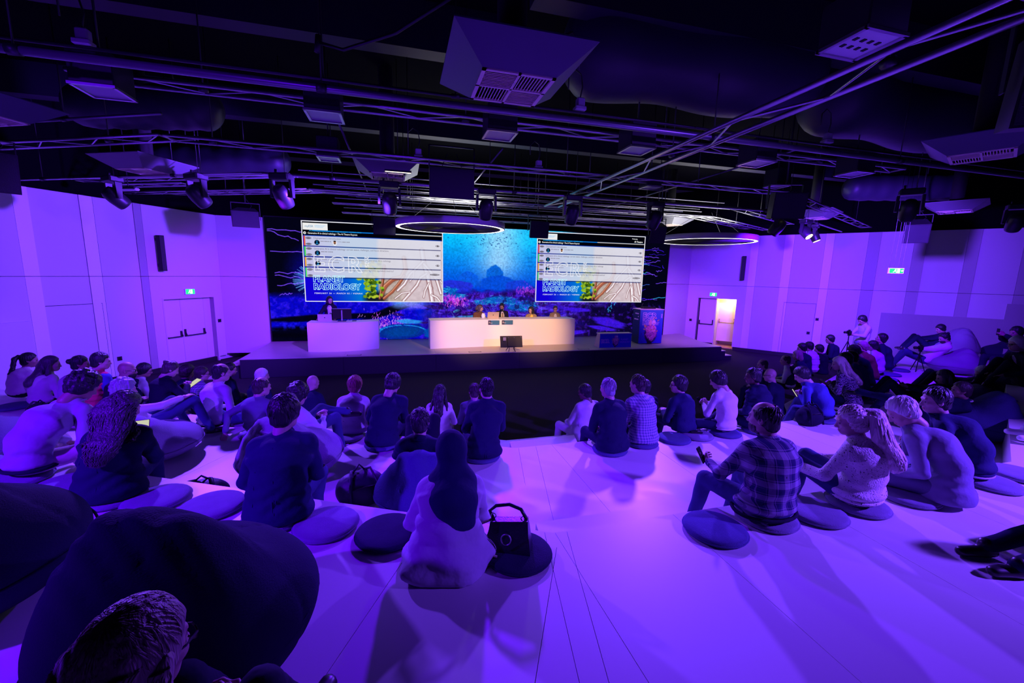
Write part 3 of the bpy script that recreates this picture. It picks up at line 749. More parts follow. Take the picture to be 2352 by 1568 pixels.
def screen_quad(name, x0, x1, z0, z1, y, m, parent):
    me = bpy.data.meshes.new(name); me.from_pydata([(x0,y,z0),(x1,y,z0),(x1,y,z1),(x0,y,z1)], [], [(0,1,2,3)])
    uv = me.uv_layers.new(name='UVMap')
    for i, c in enumerate(((0,0),(1,0),(1,1),(0,1))): uv.data[i].uv = c
    me.materials.append(m); return link(name, me, parent)
screen_quad('screen_face', X0, X1, Z0, Z1, LED_Y-0.004, image_mat('reef_picture', paint_wall(), 1.0), led)

def paint_slide():
    w, h = 860, 492; P = Paint(w, h, 0, 4.8, 0, 2.745); rr = random.Random(11)
    t = np.clip((P.X-0.2)/1.4+(P.Y-1.4)*0.15, 0, 1)
    P.a[:] = np.array(srgb(18,0,215))*(1-t[..., None])+np.array(srgb(0,118,215))*t[..., None]
    # stone ground with vessels that grow like roots and branches
    n1 = vnoise(h, w, 26, 5, 4); n2 = vnoise(h, w, 7, 6, 2)
    ed = np.clip((P.X-2.42-0.1*(n1-0.5))*9, 0, 1); st_ = np.stack([0.62+0.3*n1, 0.55+0.3*n1, 0.52+0.3*n1], -1)
    P.a = P.a*(1-ed[..., None])+st_*ed[..., None]
    P.blend(ed*np.clip((n1-0.55)*5, 0, 1)*np.clip((3.3-P.X)*1.4, 0, 1)*0.8, srgb(95,80,50)); P.blend(np.clip((P.X-3.1)*2, 0, 1)*0.55, srgb(225,205,225))
    P.ell((2.35,0.1), 0.5, 0.35, srgb(20,15,25), 0.9, 0.5)
    def root(pts, wd, c, hi):
        P.line(pts, wd*1.25, srgb(85,35,25), 0.9); P.line(pts, wd, c, 1); P.line([(x-wd*0.3, y+wd*0.3) for x, y in pts], wd*0.35, hi, 0.7)
    rc, rh = srgb(175,95,70), srgb(225,160,130)
    root([(2.55,0.2),(2.7,0.55),(3.0,0.82),(3.3,0.9),(3.45,1.2),(3.4,1.6)], 0.09, rc, rh); root([(2.65,0.1),(2.95,0.35),(3.2,0.65),(3.4,0.95)], 0.06, rc, rh); root([(2.5,0.1),(2.62,0.7),(2.7,1.3)], 0.05, srgb(140,70,45), rh)
    wc, wh = srgb(232,215,225), srgb(255,250,255)
    def vein(pts, wd): P.line(pts, wd*1.45, srgb(110,50,50), 0.85); P.line(pts, wd, wc, 1); P.line([(x-wd*0.25, y) for x, y in pts], wd*0.45, wh, 0.9)
    trunk = [(4.05,1.9),(4.1,1.5),(4.25,1.0),(4.35,0.5),(4.42,0.0)]
    vein(trunk, 0.085); vein([(4.1,1.5),(3.85,1.25),(3.6,1.0),(3.4,0.65),(3.15,0.4)], 0.05); vein([(4.12,1.4),(4.35,1.15),(4.6,0.8),(4.75,0.3)], 0.055); vein([(4.22,1.05),(4.0,0.9),(3.85,0.6),(3.55,0.25),(3.35,0.02)], 0.05)
    vein([(3.75,1.15),(3.72,0.9),(3.6,0.75)], 0.03); vein([(4.3,0.7),(4.15,0.4),(4.1,0.15)], 0.035); vein([(4.5,0.95),(4.7,0.85),(4.78,0.7)], 0.03); vein([(3.6,0.35),(3.3,0.3),(3.05,0.1)], 0.03); vein([(4.4,0.25),(4.6,0.15),(4.7,0.02)], 0.04)
    for i in range(120):
        x = rr.gauss(2.2, 0.17); y = rr.uniform(0.15, 1.45)
        if abs(x-2.2) < 0.42: P.ell((x, y), rr.uniform(0.05,0.11), rr.uniform(0.05,0.09), rr.choice((srgb(120,160,20), srgb(185,205,50), srgb(70,110,15), srgb(40,70,15), srgb(150,190,40))), 0.95, 0.3, 0, 0.1, i)
    # translucent agenda rows, dark head band
    P.rect(0, 4.8, 2.26, 2.745, srgb(2,2,10)); P.rect(0.35, 4.78, 2.425, 2.455, srgb(10,120,225), 0.9); P.rect(2.6, 4.78, 2.425, 2.45, srgb(235,200,170), 0.8)
    P.rect(0.02, 0.82, 2.47, 2.70, srgb(240,240,240)); P.rect(0.03, 4.78, 2.255, 2.285, srgb(10,60,190), 0.9)
    for i, c in enumerate((srgb(230,90,60), srgb(70,215,90), srgb(235,170,50), srgb(90,220,110))):
        y1 = 2.255-0.362*i; P.rect(0.05, 4.74, y1-0.325, y1, srgb(222,222,236), 0.88); P.rect(0.03, 0.075, y1-0.325, y1, c)
        P.rect(0.03, 4.74, y1-0.362, y1-0.325, srgb(10,25,90), 0.55)
        for yy in (y1-0.065, y1-0.27): P.ell((0.18, yy), 0.10, 0.036, srgb(20,10,30), 1, 0.2); P.rect(0.11, 0.26, yy-0.012, yy+0.012, srgb(190,185,200), 0.8)
        if i < 3:
            P.ell((0.45, y1-0.21), 0.09, 0.09, srgb(8,8,24), 1, 0.1)
            P.ell((0.45, y1-0.185), 0.036, 0.04, srgb(30,160,235), 1, 0.3); P.ell((0.45, y1-0.183), 0.02, 0.024, srgb(8,8,24), 1, 0.3); P.ell((0.45, y1-0.262), 0.055, 0.036, srgb(30,160,235), 1, 0.3); P.ell((0.45, y1-0.276), 0.036, 0.026, srgb(8,8,24), 1, 0.3)
            P.ell((4.63, y1-0.18), 0.075, 0.034, srgb(20,10,30), 1, 0.2); P.ell((4.60, y1-0.18), 0.024, 0.022, srgb(230,225,235), 1, 0.3); P.rect(4.64, 4.68, y1-0.19, y1-0.17, srgb(220,215,225))
        else: P.ell((4.52, y1-0.16), 0.19, 0.034, srgb(20,10,30), 1, 0.2); P.rect(4.38, 4.66, y1-0.168, y1-0.150, srgb(200,195,205))
    for (xa, xb, yy) in ((0.57,0.9,2.08), (1.3,1.5,2.08), (0.57,0.95,1.72), (0.78,1.1,1.36)):
        x = xa
        while x < xb: P.rect(x, x+0.04, yy, yy+0.022, srgb(120,115,130), 0.7); x += rr.uniform(0.05, 0.075)
    # portrait dot of the first row
    P.ell((1.03,2.05), 0.085, 0.085, srgb(225,225,235), 1, 0.1); P.ell((1.03,2.06), 0.045, 0.055, srgb(170,110,80), 1, 0.3); P.ell((1.03,2.105), 0.05, 0.028, srgb(30,20,20), 1, 0.3); P.ell((1.03,2.02), 0.034, 0.022, srgb(40,25,20), 0.8, 0.4); P.ell((1.03,1.98), 0.055, 0.022, srgb(250,250,250), 1, 0.3)
    P.ell((0.07,2.36), 0.05, 0.05, srgb(245,245,245), 1, 0.15); P.ell((0.075,2.36), 0.02, 0.02, srgb(10,10,20), 1, 0.3)
    return P.a
SLIDE = image_mat('slide_picture', paint_slide(), 0.98)
T_dark = emis('text_dark', (0.16,0.14,0.19), 1.0); T_white = emis('text_white', (1,1,1), 1.0); T_ghost = emis('text_ghost', (0.90,0.90,0.95), 1.0); T_cyan = emis('text_cyan', (0.5,0.95,1.0), 1.0); T_logo = emis('text_logo_blue', (0.02,0.22,0.45), 1.0); T_cyan2 = emis('text_blue', (0.02,0.45,0.9), 1.0); T_edge = emis('slide_edge_white', (0.85,0.85,0.95), 1.0)
def slide(x0, zt, right):
    z0 = zt-2.745; y = LED_Y-0.03
    s = screen_quad('slide_window', x0, x0+4.8, z0, zt, y, SLIDE, led)
    e = MB(); t = 0.028
    for (a, b, c, d) in ((-t,4.8+t,-t,0), (-t,4.8+t,2.745,2.745+t), (-t,0,0,2.745), (4.8,4.8+t,0,2.745)): e.box((x0+a, y-0.004, z0+c), (x0+b, y+0.02, z0+d))
    e.obj('slide_border', T_edge, s)
    rot = (pi/2, 0, 0)
    def tx(body, u, v, size, m, **k): return text_mesh('slide_text', body, size, m, s, (x0+u, y-0.006, z0+v), rot, **k)
    tx('Generative AI in clinical radiology • The AI Theatre Keynote', 0.17, 2.33, 0.085, T_white, sx=0.78, extr=0.001)
    tx('Chairperson’s introduction', 0.34, 2.165, 0.082, T_dark)
    tx('Generative AI in clinical radiology: current status, challenges, and future directions', 0.34, 1.803, 0.082, T_dark, sx=0.92)
    tx('Energy, water, and hidden costs: sustainability impacts of (generative) AI in radiology', 0.34, 1.441, 0.082, T_dark, sx=0.92)
    tx('Q&A: Should AI Model Cards carry energy labels and/or kg CO2 equivalent metrics?', 0.34, 1.079, 0.082, T_dark, sx=0.95)
    tx('myESR', 0.08, 2.555, 0.10, T_logo); tx('EUROPEAN SOCIETY\nOF RADIOLOGY', 0.40, 2.60, 0.045, T_cyan2, sx=0.85)
    tx('EUROPEAN SOCIETY OF RADIOLOGY   MYESR.ORG', 0.22, 2.42, 0.055, T_cyan2, sx=1.35)
    tx('Professor', 1.13, 2.08, 0.045, T_dark); tx('Professor', 0.57, 1.36, 0.045, T_dark)
    if right: tx('AI Theatre', 4.70, 2.50, 0.10, T_white, align='RIGHT', sx=0.9); tx('Wednesday', 4.45, 2.63, 0.055, T_white, align='RIGHT')
    tx('ECR', 0.29, 1.05, 0.76, T_ghost, outline=0.010, sx=1.02, space=1.25); text_mesh('slide_text', '2025', 0.20, T_ghost, s, (x0+2.02, y-0.006, z0+1.62), (pi/2, pi/2, 0))
    tx('RADIOLOGY', 0.27, 0.415, 0.29, T_cyan, outline=0.0085, sx=0.94)
    o = tx('PLANET', 0.27, 0.69, 0.29, T_cyan, outline=0.0085, sx=1.0)
    tx('FEBRUARY 26 — MARCH 02 / VIENNA', 0.28, 0.25, 0.075, T_white, shear=0.2, space=1.35, sx=0.98)
slide(-3.25, 4.765, False); slide(5.33, 4.80, True)
# ------------------------------------------------------------------ things on the stage
def curved_desk(name, label, pts, depth, h, steps=24):
    """desk with a bowed front: pts are three points of the front edge, left to right"""
    (a, b, c) = [np.array(p, float) for p in pts]
    fr = []
    for t in np.linspace(0, 1, steps+1):
        fr.append((1-t)**2*a+2*t*(1-t)*(2*b-0.5*a-0.5*c)+t*t*c)
    fr = np.array(fr); bk = fr+np.array([0, depth])
    root = tag(empty(name, (0,0,0)), label, 'desk')
    def band(nm, f0, b0, za, zb, m):
        mb = MB(); n = len(f0); v = []
        for z in (za, zb): v += [(p[0],p[1],z) for p in f0]+[(p[0],p[1],z) for p in b0]
        f = []
        for i in range(n-1):
            f += [(i,i+1,2*n+i+1,2*n+i), (n+i+1,n+i,3*n+i,3*n+i+1), (2*n+i,2*n+i+1,3*n+i+1,3*n+i), (i+1,i,n+i,n+i+1)]
        f += [(0,2*n,3*n,n), (n-1,2*n-1,4*n-1,3*n-1)]
        mb.add(v, f); return mb.obj(nm, m, root)
    band('front_body', fr, fr+np.array([0,0.06]), ZS+0.0, ZS+h-0.03, M_white)
    for s, i in ((1, 0), (-1, -1)):
        p = fr[i]; MB().box((min(p[0], p[0]+s*0.05), p[1]+0.06, ZS), (max(p[0], p[0]+s*0.05), p[1]+depth, ZS+h-0.03)).obj('end_panel', M_white, root)
    band('desk_top', fr-np.array([0,0.005]), bk, ZS+h-0.03, ZS+h, M_white)
    return root, fr
desk1, _ = curved_desk('speaker_desk', 'white bowed speaker desk beside the dark end of the video wall', [(-2.84,14.12),(-1.80,14.03),(-0.73,14.42)], 0.68, 0.92)
desk2, fr2 = curved_desk('panel_desk', 'long white curved panel desk in warm light with four people behind it', [(0.93,14.10),(3.2,14.36),(6.30,14.45)], 0.80, 0.96, 40)
ZD = ZS+0.96
# laptops
def laptop(label, x, y, z, w, ang, m):
    o = tag(empty('laptop', (x,y,z), ang), label, 'laptop')
    MB().bbox((-w/2,0,0), (w/2,0.24,0.016), 0.004).obj('base', m, o)
    lid = MB(); v = [(-w/2,0,0.012),(w/2,0,0.012),(w/2,-0.075,0.235),(-w/2,-0.075,0.235)]; v += [(a, b-0.008, c) for a, b, c in v]
    lid.add(v, [(0,1,2,3),(7,6,5,4),(0,4,5,1),(1,5,6,2),(2,6,7,3),(3,7,4,0)]); l = lid.obj('screen_lid', m, o)
    MB().lathe([(0.0,0),(0.02,0),(0.02,0.004),(0,0.004)], 12, (0,0,0)).obj('round_badge', M_dmetal, l).matrix_local = Matrix.Translation((0,-0.05,0.125))@Matrix.Rotation(R(72+0), 4, 'X')
    return o
M_lapP = mat('laptop_silver', (0.55,0.5,0.52), 0.4, metal=0.3)
laptop('open silver laptop on the speaker desk in front of the standing speaker', -2.37, 14.5, ZS+0.92, 0.42, 0.0, M_lapP)
laptop('open laptop on the long panel desk in front of the man in a tie', 3.22, 14.75, ZD, 0.42, 0.0, mat('laptop_warm', (0.55,0.46,0.38), 0.4, metal=0.3))
# monitor seen from behind on the speaker desk
mo = tag(empty('desk_monitor', (-1.86,14.55,ZS+0.92)), 'black desktop monitor seen from behind on the speaker desk', 'monitor')
MB().bbox((-0.29,-0.02,0.07), (0.29,0.03,0.40), 0.008).obj('display', M_plastic, mo)
MB().box((-0.29,-0.022,0.395), (0.29,0.032,0.405)).obj('top_edge', M_metal, mo)
MB().bbox((-0.022,-0.06,0.0), (0.022,-0.02,0.36), 0.006).obj('stand', M_metal, mo)
MB().bbox((-0.13,-0.12,0.0), (0.13,0.06,0.012), 0.004).obj('foot', M_plastic, mo)
kb = tag(MB().bbox((-1.55,14.45,ZS+0.92), (-1.42,14.58,ZS+0.935), 0.004).obj('desk_clicker', M_plastic), 'flat black device lying on the speaker desk beside the monitor', 'desk device')
MB().box((-1.53,14.48,ZS+0.935),(-1.44,14.55,ZS+0.938)).obj('keypad', M_dmetal, kb)
# glass water jug on the panel desk
jug = tag(MB().lathe([(0,0),(0.06,0),(0.075,0.05),(0.07,0.11),(0.05,0.15),(0.055,0.17),(0.045,0.165),(0.04,0.15),(0,0.13)], 16, (3.0-0.12,14.85,ZD)).obj('water_glass', mat('clear_glass', (0.85,0.9,1.0), 0.05, spec=0.8), None, True), 'round glass with water on panel desk by the long haired woman', 'glass')
MB().lathe([(0,0.02),(0.055,0.02),(0.068,0.06),(0.066,0.1),(0,0.1)], 14, (2.88,14.85,ZD)).obj('water', mat('water_warm', (0.7,0.5,0.35), 0.1), jug, True)
for i, (x, lab) in enumerate(((4.0,'flat white paper on panel desk right beside the man in the tie'), (4.42,'white paper sheet on panel desk by the woman in a yellow top'), (2.35,'paper slip near the curved end of the long panel desk'))):
    p_ = tag(MB().box((x,14.6,ZD), (x+0.21,14.75,ZD+0.003)).obj('paper_sheet', M_white), lab, 'paper')
# name plates hanging on the desk front
M_plate = mat('plate_teal', (0.02,0.14,0.24), 0.5)
for x, lab, t in ((2.96,'teal name plate on the desk front below the laptop','FIRST'), (3.46,'second teal name plate on the desk front, below the man in a tie','SECOND')):
    yy = float(np.interp(x+0.2, fr2[:, 0], fr2[:, 1]))-0.012
    o = tag(MB().box((x,yy-0.006,ZD-0.185), (x+0.41,yy,ZD-0.03)).obj('name_plate', M_plate), lab, 'name plate')
    g = MB()
    for r_, ln in ((0, 0.055), (1, 0.11)):
        for k in range(5 if r_ else 3): g.box((x+0.03+k*ln/4.2, yy-0.008, ZD-0.10-r_*0.03), (x+0.045+k*ln/4.2, yy-0.006, ZD-0.085-r_*0.03))
    g.obj('plate_print', mat('print_white', (0.8,0.8,0.8), 0.6), o)
    MB().box((x,yy-0.007,ZD-0.185), (x+0.1,yy-0.0055,ZD-0.03)).obj('dark_band', mat('plate_dark', (0.01,0.02,0.05), 0.5), o)
# stage monitor on two little feet
sm = tag(empty('confidence_monitor', (3.57,13.40,ZS)), 'black confidence monitor on little feet at the stage edge', 'monitor')
v = [(-0.38,-0.06,0.13),(0.38,-0.06,0.13),(0.38,0.05,0.50),(-0.38,0.05,0.50)]; v += [(a, b+0.035, c) for a, b, c in v]
MB().add(v, [(0,1,2,3),(7,6,5,4),(0,4,5,1),(1,5,6,2),(2,6,7,3),(3,7,4,0)]).obj('back_shell', M_plastic, sm)
v = [(-0.14,-0.065,0.17),(0.14,-0.065,0.17),(0.14,0.015,0.44),(-0.14,0.015,0.44)]; v += [(a, b-0.02, c) for a, b, c in v]
MB().add(v, [(3,2,1,0),(4,5,6,7),(1,5,4,0),(2,6,5,1),(3,7,6,2),(0,4,7,3)]).obj('mount_plate', mat('mount_black', (0.006,0.006,0.008), 0.7), sm)
for s in (-1, 1):
    MB().tube([(s*0.09,0,0.16),(s*0.07,-0.02,0.08),(s*0.12,-0.12,0.0)], 0.013, 6).obj('leg', M_dmetal, sm, True)
    MB().tube([(s*0.09,0,0.16),(s*0.14,0.06,0.05),(s*0.15,0.12,0.0)], 0.013, 6).obj('leg', M_dmetal, sm, True)
MB().box((-0.3,-0.045,0.36),(-0.2,-0.02,0.47)).obj('rating_label', mat('label_grey', (0.3,0.28,0.3), 0.6), sm)
for (a, b) in ((-0.10,0.45),(0.10,0.45),(0,0.31),(-0.1,0.21),(-0.03,0.21),(0.03,0.21),(0.1,0.21),(0.33,0.47)): MB().box((a-0.008,-0.085+(b-0.13)*0.3,b-0.008),(a+0.008,-0.03+(b-0.13)*0.3,b+0.008)).obj('screw', M_metal, sm)


# ------------------------------------------------------------------ heart picture shared by the two printed boxes
def paint_heart(w, h, bgtop, bgbot):
    P = Paint(w, h, 0, 1.0, 0, 1.3); rr = random.Random(5)
    t = np.clip(P.Y/1.3, 0, 1)+0*P.X; P.a[:] = np.array(bgbot)*(1-t[..., None])+np.array(bgtop)*t[..., None]
    return P, rr
def heart(P, cx, cy, s, rr):
    P.ell((cx,cy-0.05*s), 0.30*s, 0.40*s, srgb(20,5,50), 0.9, 0.15); P.ell((cx-0.03*s,cy-0.32*s), 0.14*s, 0.2*s, srgb(15,5,40), 0.95, 0.2)
    P.ell((cx+0.02*s,cy), 0.27*s, 0.36*s, srgb(190,95,190), 0.95, 0.2, 0.15, 0.05); P.ell((cx+0.12*s,cy+0.16*s), 0.15*s, 0.17*s, srgb(225,140,205), 0.95, 0.3); P.ell((cx-0.13*s,cy+0.14*s), 0.13*s, 0.15*s, srgb(215,130,180), 0.95, 0.3)
    P.ell((cx-0.04*s,cy+0.40*s), 0.09*s, 0.15*s, srgb(225,150,170), 0.95, 0.3); P.ell((cx+0.12*s,cy+0.42*s), 0.10*s, 0.12*s, srgb(235,215,235), 0.95, 0.3)
    for i in range(26): P.ell((cx+rr.choice((-0.27,0.3,0.12))*s+rr.gauss(0,0.04)*s, cy+rr.uniform(0.05,0.32)*s+(0.3*s if rr.random() < 0.25 else 0)), 0.035*s, 0.03*s, rr.choice((srgb(225,195,120), srgb(215,140,120), srgb(190,160,90))), 0.9, 0.3)
    for i in range(40):
        a = cx+rr.gauss(0,0.13)*s; b = cy+rr.gauss(-0.1,0.15)*s; P.line([(a,b),(a+rr.uniform(-0.09,0.09)*s,b+rr.uniform(-0.09,0.09)*s)], 0.012*s, rr.choice((srgb(110,40,140), srgb(240,170,235), srgb(90,25,110))), 0.8)
P, rr_ = paint_heart(300, 390, srgb(60,130,170), srgb(40,10,225)); heart(P, 0.5, 0.42, 0.95, rr_); LECT = image_mat('lectern_print', P.a, emission=False)
P = Paint(420, 170, 0, 2.47, 0, 1.0); P.a[:] = srgb(18,14,200); P.blend(np.clip(1-P.Y, 0, 1)*0.4+0*P.X, srgb(50,20,225)); heart(P, 1.23, 0.45, 0.85, random.Random(8)); BOXP = image_mat('low_box_print', P.a, emission=False)
T_print = mat('print_pale_pink', (0.85,0.72,0.8), 0.5); T_viol = mat('print_violet', (0.35,0.10,0.9), 0.5); T_pink = mat('print_pink', (0.75,0.35,0.8), 0.5)
le = tag(empty('lectern', (9.32,14.12,ZS), R(-3)), 'tall blue printed lectern with a heart picture standing on the stage', 'lectern')
M_lect = mat('lectern_side_navy', (0.012,0.03,0.09), 0.5)
MB().bbox((-0.48,0.012,0.02), (0.50,0.56,1.32), 0.006).obj('body', M_lect, le)
screen_quad('printed_front', -0.48, 0.50, 0.02, 1.32, 0.0, LECT, le)
MB().box((-0.50,-0.01,1.32), (0.52,0.58,1.345)).obj('top_board', mat('lectern_top', (0.7,0.62,0.6), 0.5), le)
MB().bbox((-0.25,0.18,1.345), (0.27,0.44,1.41), 0.01).obj('reading_screen', M_plastic, le)
MB().tube([(-0.30,0.25,1.345),(-0.30,0.23,1.5),(-0.28,0.2,1.56)], 0.008, 6).obj('microphone', M_dmetal, le, True)
q = (pi/2, 0, 0)
text_mesh('lettering', 'ECR', 0.28, T_print, le, (-0.36,-0.004,1.0), q, outline=0.008, sx=1.05, space=1.1)
text_mesh('lettering', '2025', 0.085, T_print, le, (0.46,-0.004,1.0), (pi/2, -pi/2, 0))
text_mesh('lettering', 'PLANET', 0.13, T_print, le, (-0.36,-0.004,0.87), q, outline=0.004, sx=1.05); text_mesh('lettering', 'RADIOLOGY', 0.13, T_print, le, (-0.36,-0.004,0.74), q, outline=0.004, sx=0.92)
for zz, ln in ((1.14,5),(1.03,1),(0.92,6)):
    mb = MB()
    for k in range(ln): mb.box((-0.484,0.12+k*0.055,zz), (-0.479,0.155+k*0.055,zz+0.04))
    mb.obj('side_print', T_print, le)
MB().tube([(-0.35,0.02,0.02),(-0.1,-0.06,0.008),(0.1,-0.02,0.008)], 0.008, 6).obj('cable', M_plastic, le, True)
lb = tag(empty('printed_floor_box', (7.55,13.55,ZS), R(0)), 'low blue printed box with a heart picture at the stage edge', 'box')
bm_ = MB(); v = [(-0.66,0.0,0),(0.62,0,0),(0.62,0.42,0),(-0.66,0.42,0),(-0.64,0.0,0.50),(0.62,0,0.50),(0.62,0.24,0.52),(-0.64,0.24,0.52)]
bm_.add(v, [(0,3,2,1),(4,5,6,7),(0,1,5,4),(1,2,6,5),(2,3,7,6),(3,0,4,7)]).obj('body', mat('box_grey', (0.35,0.32,0.36), 0.6), lb)
screen_quad('printed_front', -0.65, 0.62, 0.0, 0.5, -0.004, BOXP, lb)
MB().box((-0.67,-0.008,0.5), (0.63,0.25,0.525)).obj('lid', mat('box_lid', (0.75,0.65,0.62), 0.5), lb)
text_mesh('lettering', 'ECR', 0.17, T_pink, lb, (-0.60,-0.009,0.18), q, outline=0.006, sx=1.0, space=1.05); text_mesh('lettering', '|', 0.14, T_pink, lb, (-0.16,-0.009,0.18), q)
text_mesh('lettering', 'PLANET', 0.09, T_viol, lb, (0.19,-0.009,0.26), q, sx=0.95); text_mesh('lettering', 'RADIOLOGY', 0.09, T_viol, lb, (0.15,-0.009,0.17), q, sx=0.8)
# ------------------------------------------------------------------ ceiling: black slab, beams, pipes, trusses and everything that hangs there
st('ceiling', MB().box((-16,-7,7.0), (24,17,7.2)), M_blackw)
M_beam = mat('dark_beam', (0.015,0.015,0.025), 0.6)
st('ceiling_beam_1', MB().box((-12,6.85,6.35), (1.6,7.15,7.0)), M_beam)
st('ceiling_beam_2', MB().box((1.6,5.2,6.35), (20,5.5,7.0)), M_beam)
st('ceiling_beam_3', MB().box((-14,11.0,6.4), (20,11.3,7.0)), M_beam)
ANG = math.atan(SL)
def unit(a, b): v = np.array(b, float)-np.array(a, float); return v/np.linalg.norm(v)
_BR = {}
def brace_mesh(L, r):
    k = (round(L, 3), r)
    if k not in _BR:
        mb = MB().tube([(0,0,0),(0,0,L)], r, 5, cap=False); me = bpy.data.meshes.new('brace'); me.from_pydata(mb.v, [], mb.f); me.materials.append(M_alu)
        me.polygons.foreach_set('use_smooth', [True]*len(me.polygons)); _BR[k] = me
    return _BR[k]
def truss(a, b, label, width=0.29, vert=False, step=0.5, r=0.024, m=None, single=False, rods=(), group=None, hang_z=7.0):
    """two chords with zigzag braces; flat or standing; rods hang it from the ceiling"""
    a = np.array(a, float); b = np.array(b, float); L = np.linalg.norm(b-a); d = (b-a)/L
    root = tag(empty('lighting_truss' if not single else 'steel_pipe', tuple(a)), label, 'truss' if not single else 'pipe', group)
    B = b-a
    s = np.array([0,0,1.0]) if vert else np.cross(d, [0,0,1.0])
    m = m or M_alu
    if single: MB().tube([(0,0,0), tuple(B)], r, 10).obj('pipe', m, root, True)
    else:
        for q in (-width/2, width/2): MB().tube([tuple(s*q), tuple(s*q+B)], r, 10).obj('chord', m, root, True)
        n = max(2, int(L/step)); h = L/n
        for i in range(n):
            p = s*(width/2 if i % 2 else -width/2)+d*h*i; e = s*(-width/2 if i % 2 else width/2)+d*h*(i+1)
            v = Vector(e-p); o = link('brace', brace_mesh(v.length, r*0.5), root); o.location = p; o.rotation_euler = v.to_track_quat('Z', 'Y').to_euler()
        for i in (0, n):
            p = -s*width/2+d*h*i; v = Vector(s*width); o = link('brace', brace_mesh(v.length, r*0.7), root); o.location = p; o.rotation_euler = v.to_track_quat('Z', 'Y').to_euler()
    for t in rods:
        p = B*t; MB().tube([tuple(p), (p[0], p[1], hang_z-a[2])], 0.009, 6).obj('hanging_rod', M_dmetal, root, True)
        MB().tube([tuple(p-d*0.05), tuple(p+d*0.05)], r+0.012, 8).obj('clamp', M_dmetal, root, True)
    return root
M_pipe = mat('pipe_grey', (0.22,0.22,0.25), 0.33, metal=0.6)
truss((-6.5,5.33,5.1), (11.5,5.36,5.1), 'thick grey pipe crossing the whole hall nearest below the ceiling', r=0.04, single=True, rods=(0.17,0.317,0.6,0.8), m=M_pipe)
truss((-6.5,5.55,5.28), (11.5,5.58,5.28), 'thin dark pipe running just behind the thick grey pipe', r=0.018, single=True, rods=(0.4,), m=M_dmetal)
truss((-3.6,6.38,5.3), (9.4,6.38,5.3), 'flat ladder truss carrying the row of black lamp boxes', width=0.27, step=0.62, rods=(0.1,0.35,0.6,0.85))
truss((-3.43,8.03,5.1), (8.6,8.06,5.1), 'long truss over the middle seats, bent away at both ends', width=0.30, step=0.55, rods=(0.05,0.3,0.55,0.8))
truss((-3.43,8.03,5.1), (-8.6,8.03+SL*5.2,5.1), 'angled truss over the seats beside the wall with the closed double doors', width=0.30, step=0.55, rods=(0.2,0.7))
truss((-3.2,7.36,5.25), (-8.4,7.36+SL*5.2,5.25), 'thin angled pipe above the side seats near the wall loudspeaker', r=0.022, single=True, rods=(0.3,), m=M_pipe)
truss((8.6,8.06,5.1), (16.5,8.06+SL*7.9,5.1), 'angled truss over the seats beside the wall with the open door', width=0.30, step=0.55, rods=(0.3,0.8))
truss((-2.5,9.3,4.92), (9.9,9.3,4.92), 'lighting bar that carries the middle row of moving lights', r=0.026, single=True, rods=(0.1,0.4,0.7,0.95))
truss((-2.5,9.3,4.92), (-8.6,9.3+SL*6.1,4.92), 'angled lighting bar with moving lights along the wall of closed doors', r=0.026, single=True, rods=(0.3,0.8))
truss((9.9,9.3,4.92), (15.5,9.3+SL*5.6,4.92), 'angled lighting bar with lit spotlights by the open door wall', r=0.026, single=True, rods=(0.5,))
truss((4.07,-0.6,5.0), (4.07,11.3,5.0), 'long truss running straight towards the stage over the aisle', width=0.40, step=0.85, r=0.03, rods=(0.3,0.55,0.8))
rowlab = ['first', 'second', 'third', 'fourth', 'fifth']
for i, (y, z) in enumerate(((10.5,5.15),(11.6,5.05),(12.7,5.2),(13.9,5.1),(15.2,5.0))):
    c0, c1 = -2.2+0.1*i, 9.4+0.1*i
    near = ('over the gap before the stage', 'level with the ring lamps', 'over the stage loudspeakers', 'over the white desks', 'closest to the video wall')[i]
    truss((c0,y,z), (c1,y,z), 'truss crossing the hall %s' % near, width=0.26, step=0.5, r=0.02, rods=(0.2,0.5,0.8))
    truss((c0,y+0.45,z+0.22), (c1,y+0.45,z+0.22), 'thin pipe behind the truss %s' % near, r=0.016, single=True, m=M_alu)
    truss((c0+0.8,y+0.75,z+0.05), (c1-0.6,y+0.75,z+0.05), 'low cable rail behind the truss %s' % near, r=0.014, single=True, m=M_pipe)
    if i < 3:
        truss((c0,y,z), (c0-5.4,y+SL*5.4,z), 'angled truss of the %s row, wall of closed doors side' % rowlab[i], width=0.26, step=0.5, r=0.02, rods=(0.4,))
        truss((c1,y,z), (c1+4.4,y+SL*4.4,z), 'angled truss of the %s row, open door side' % rowlab[i], width=0.26, step=0.5, r=0.02, rods=(0.4,))
for k, (x0, x1, y, z, lab) in enumerate(((-9.5,-5.2,12.9,5.2,'pipe pair close above the closed double doors'), (1.5,12.5,2.3,5.6,'flat truss under the ceiling straight above the near seats'), (2.0,13.0,3.1,6.0,'upper truss under the ceiling above the nearest seats'))):
    truss((x0,y+(SL*(-5.2-x0) if k == 0 else 0),z), (x1,y,z), lab, width=0.3, step=0.6, rods=(0.3,0.7))
for x, y0, y1, lab in ((-0.9,6.4,15.5,'steel runner along the hall above the speaker desk'), (6.9,6.4,15.5,'steel runner along the hall above the printed box'), (1.9,8.1,15.5,'steel runner along the hall above the ring lamp')):
    truss((x,y0,5.45), (x,y1,5.45), lab, r=0.018, single=True, m=M_pipe)

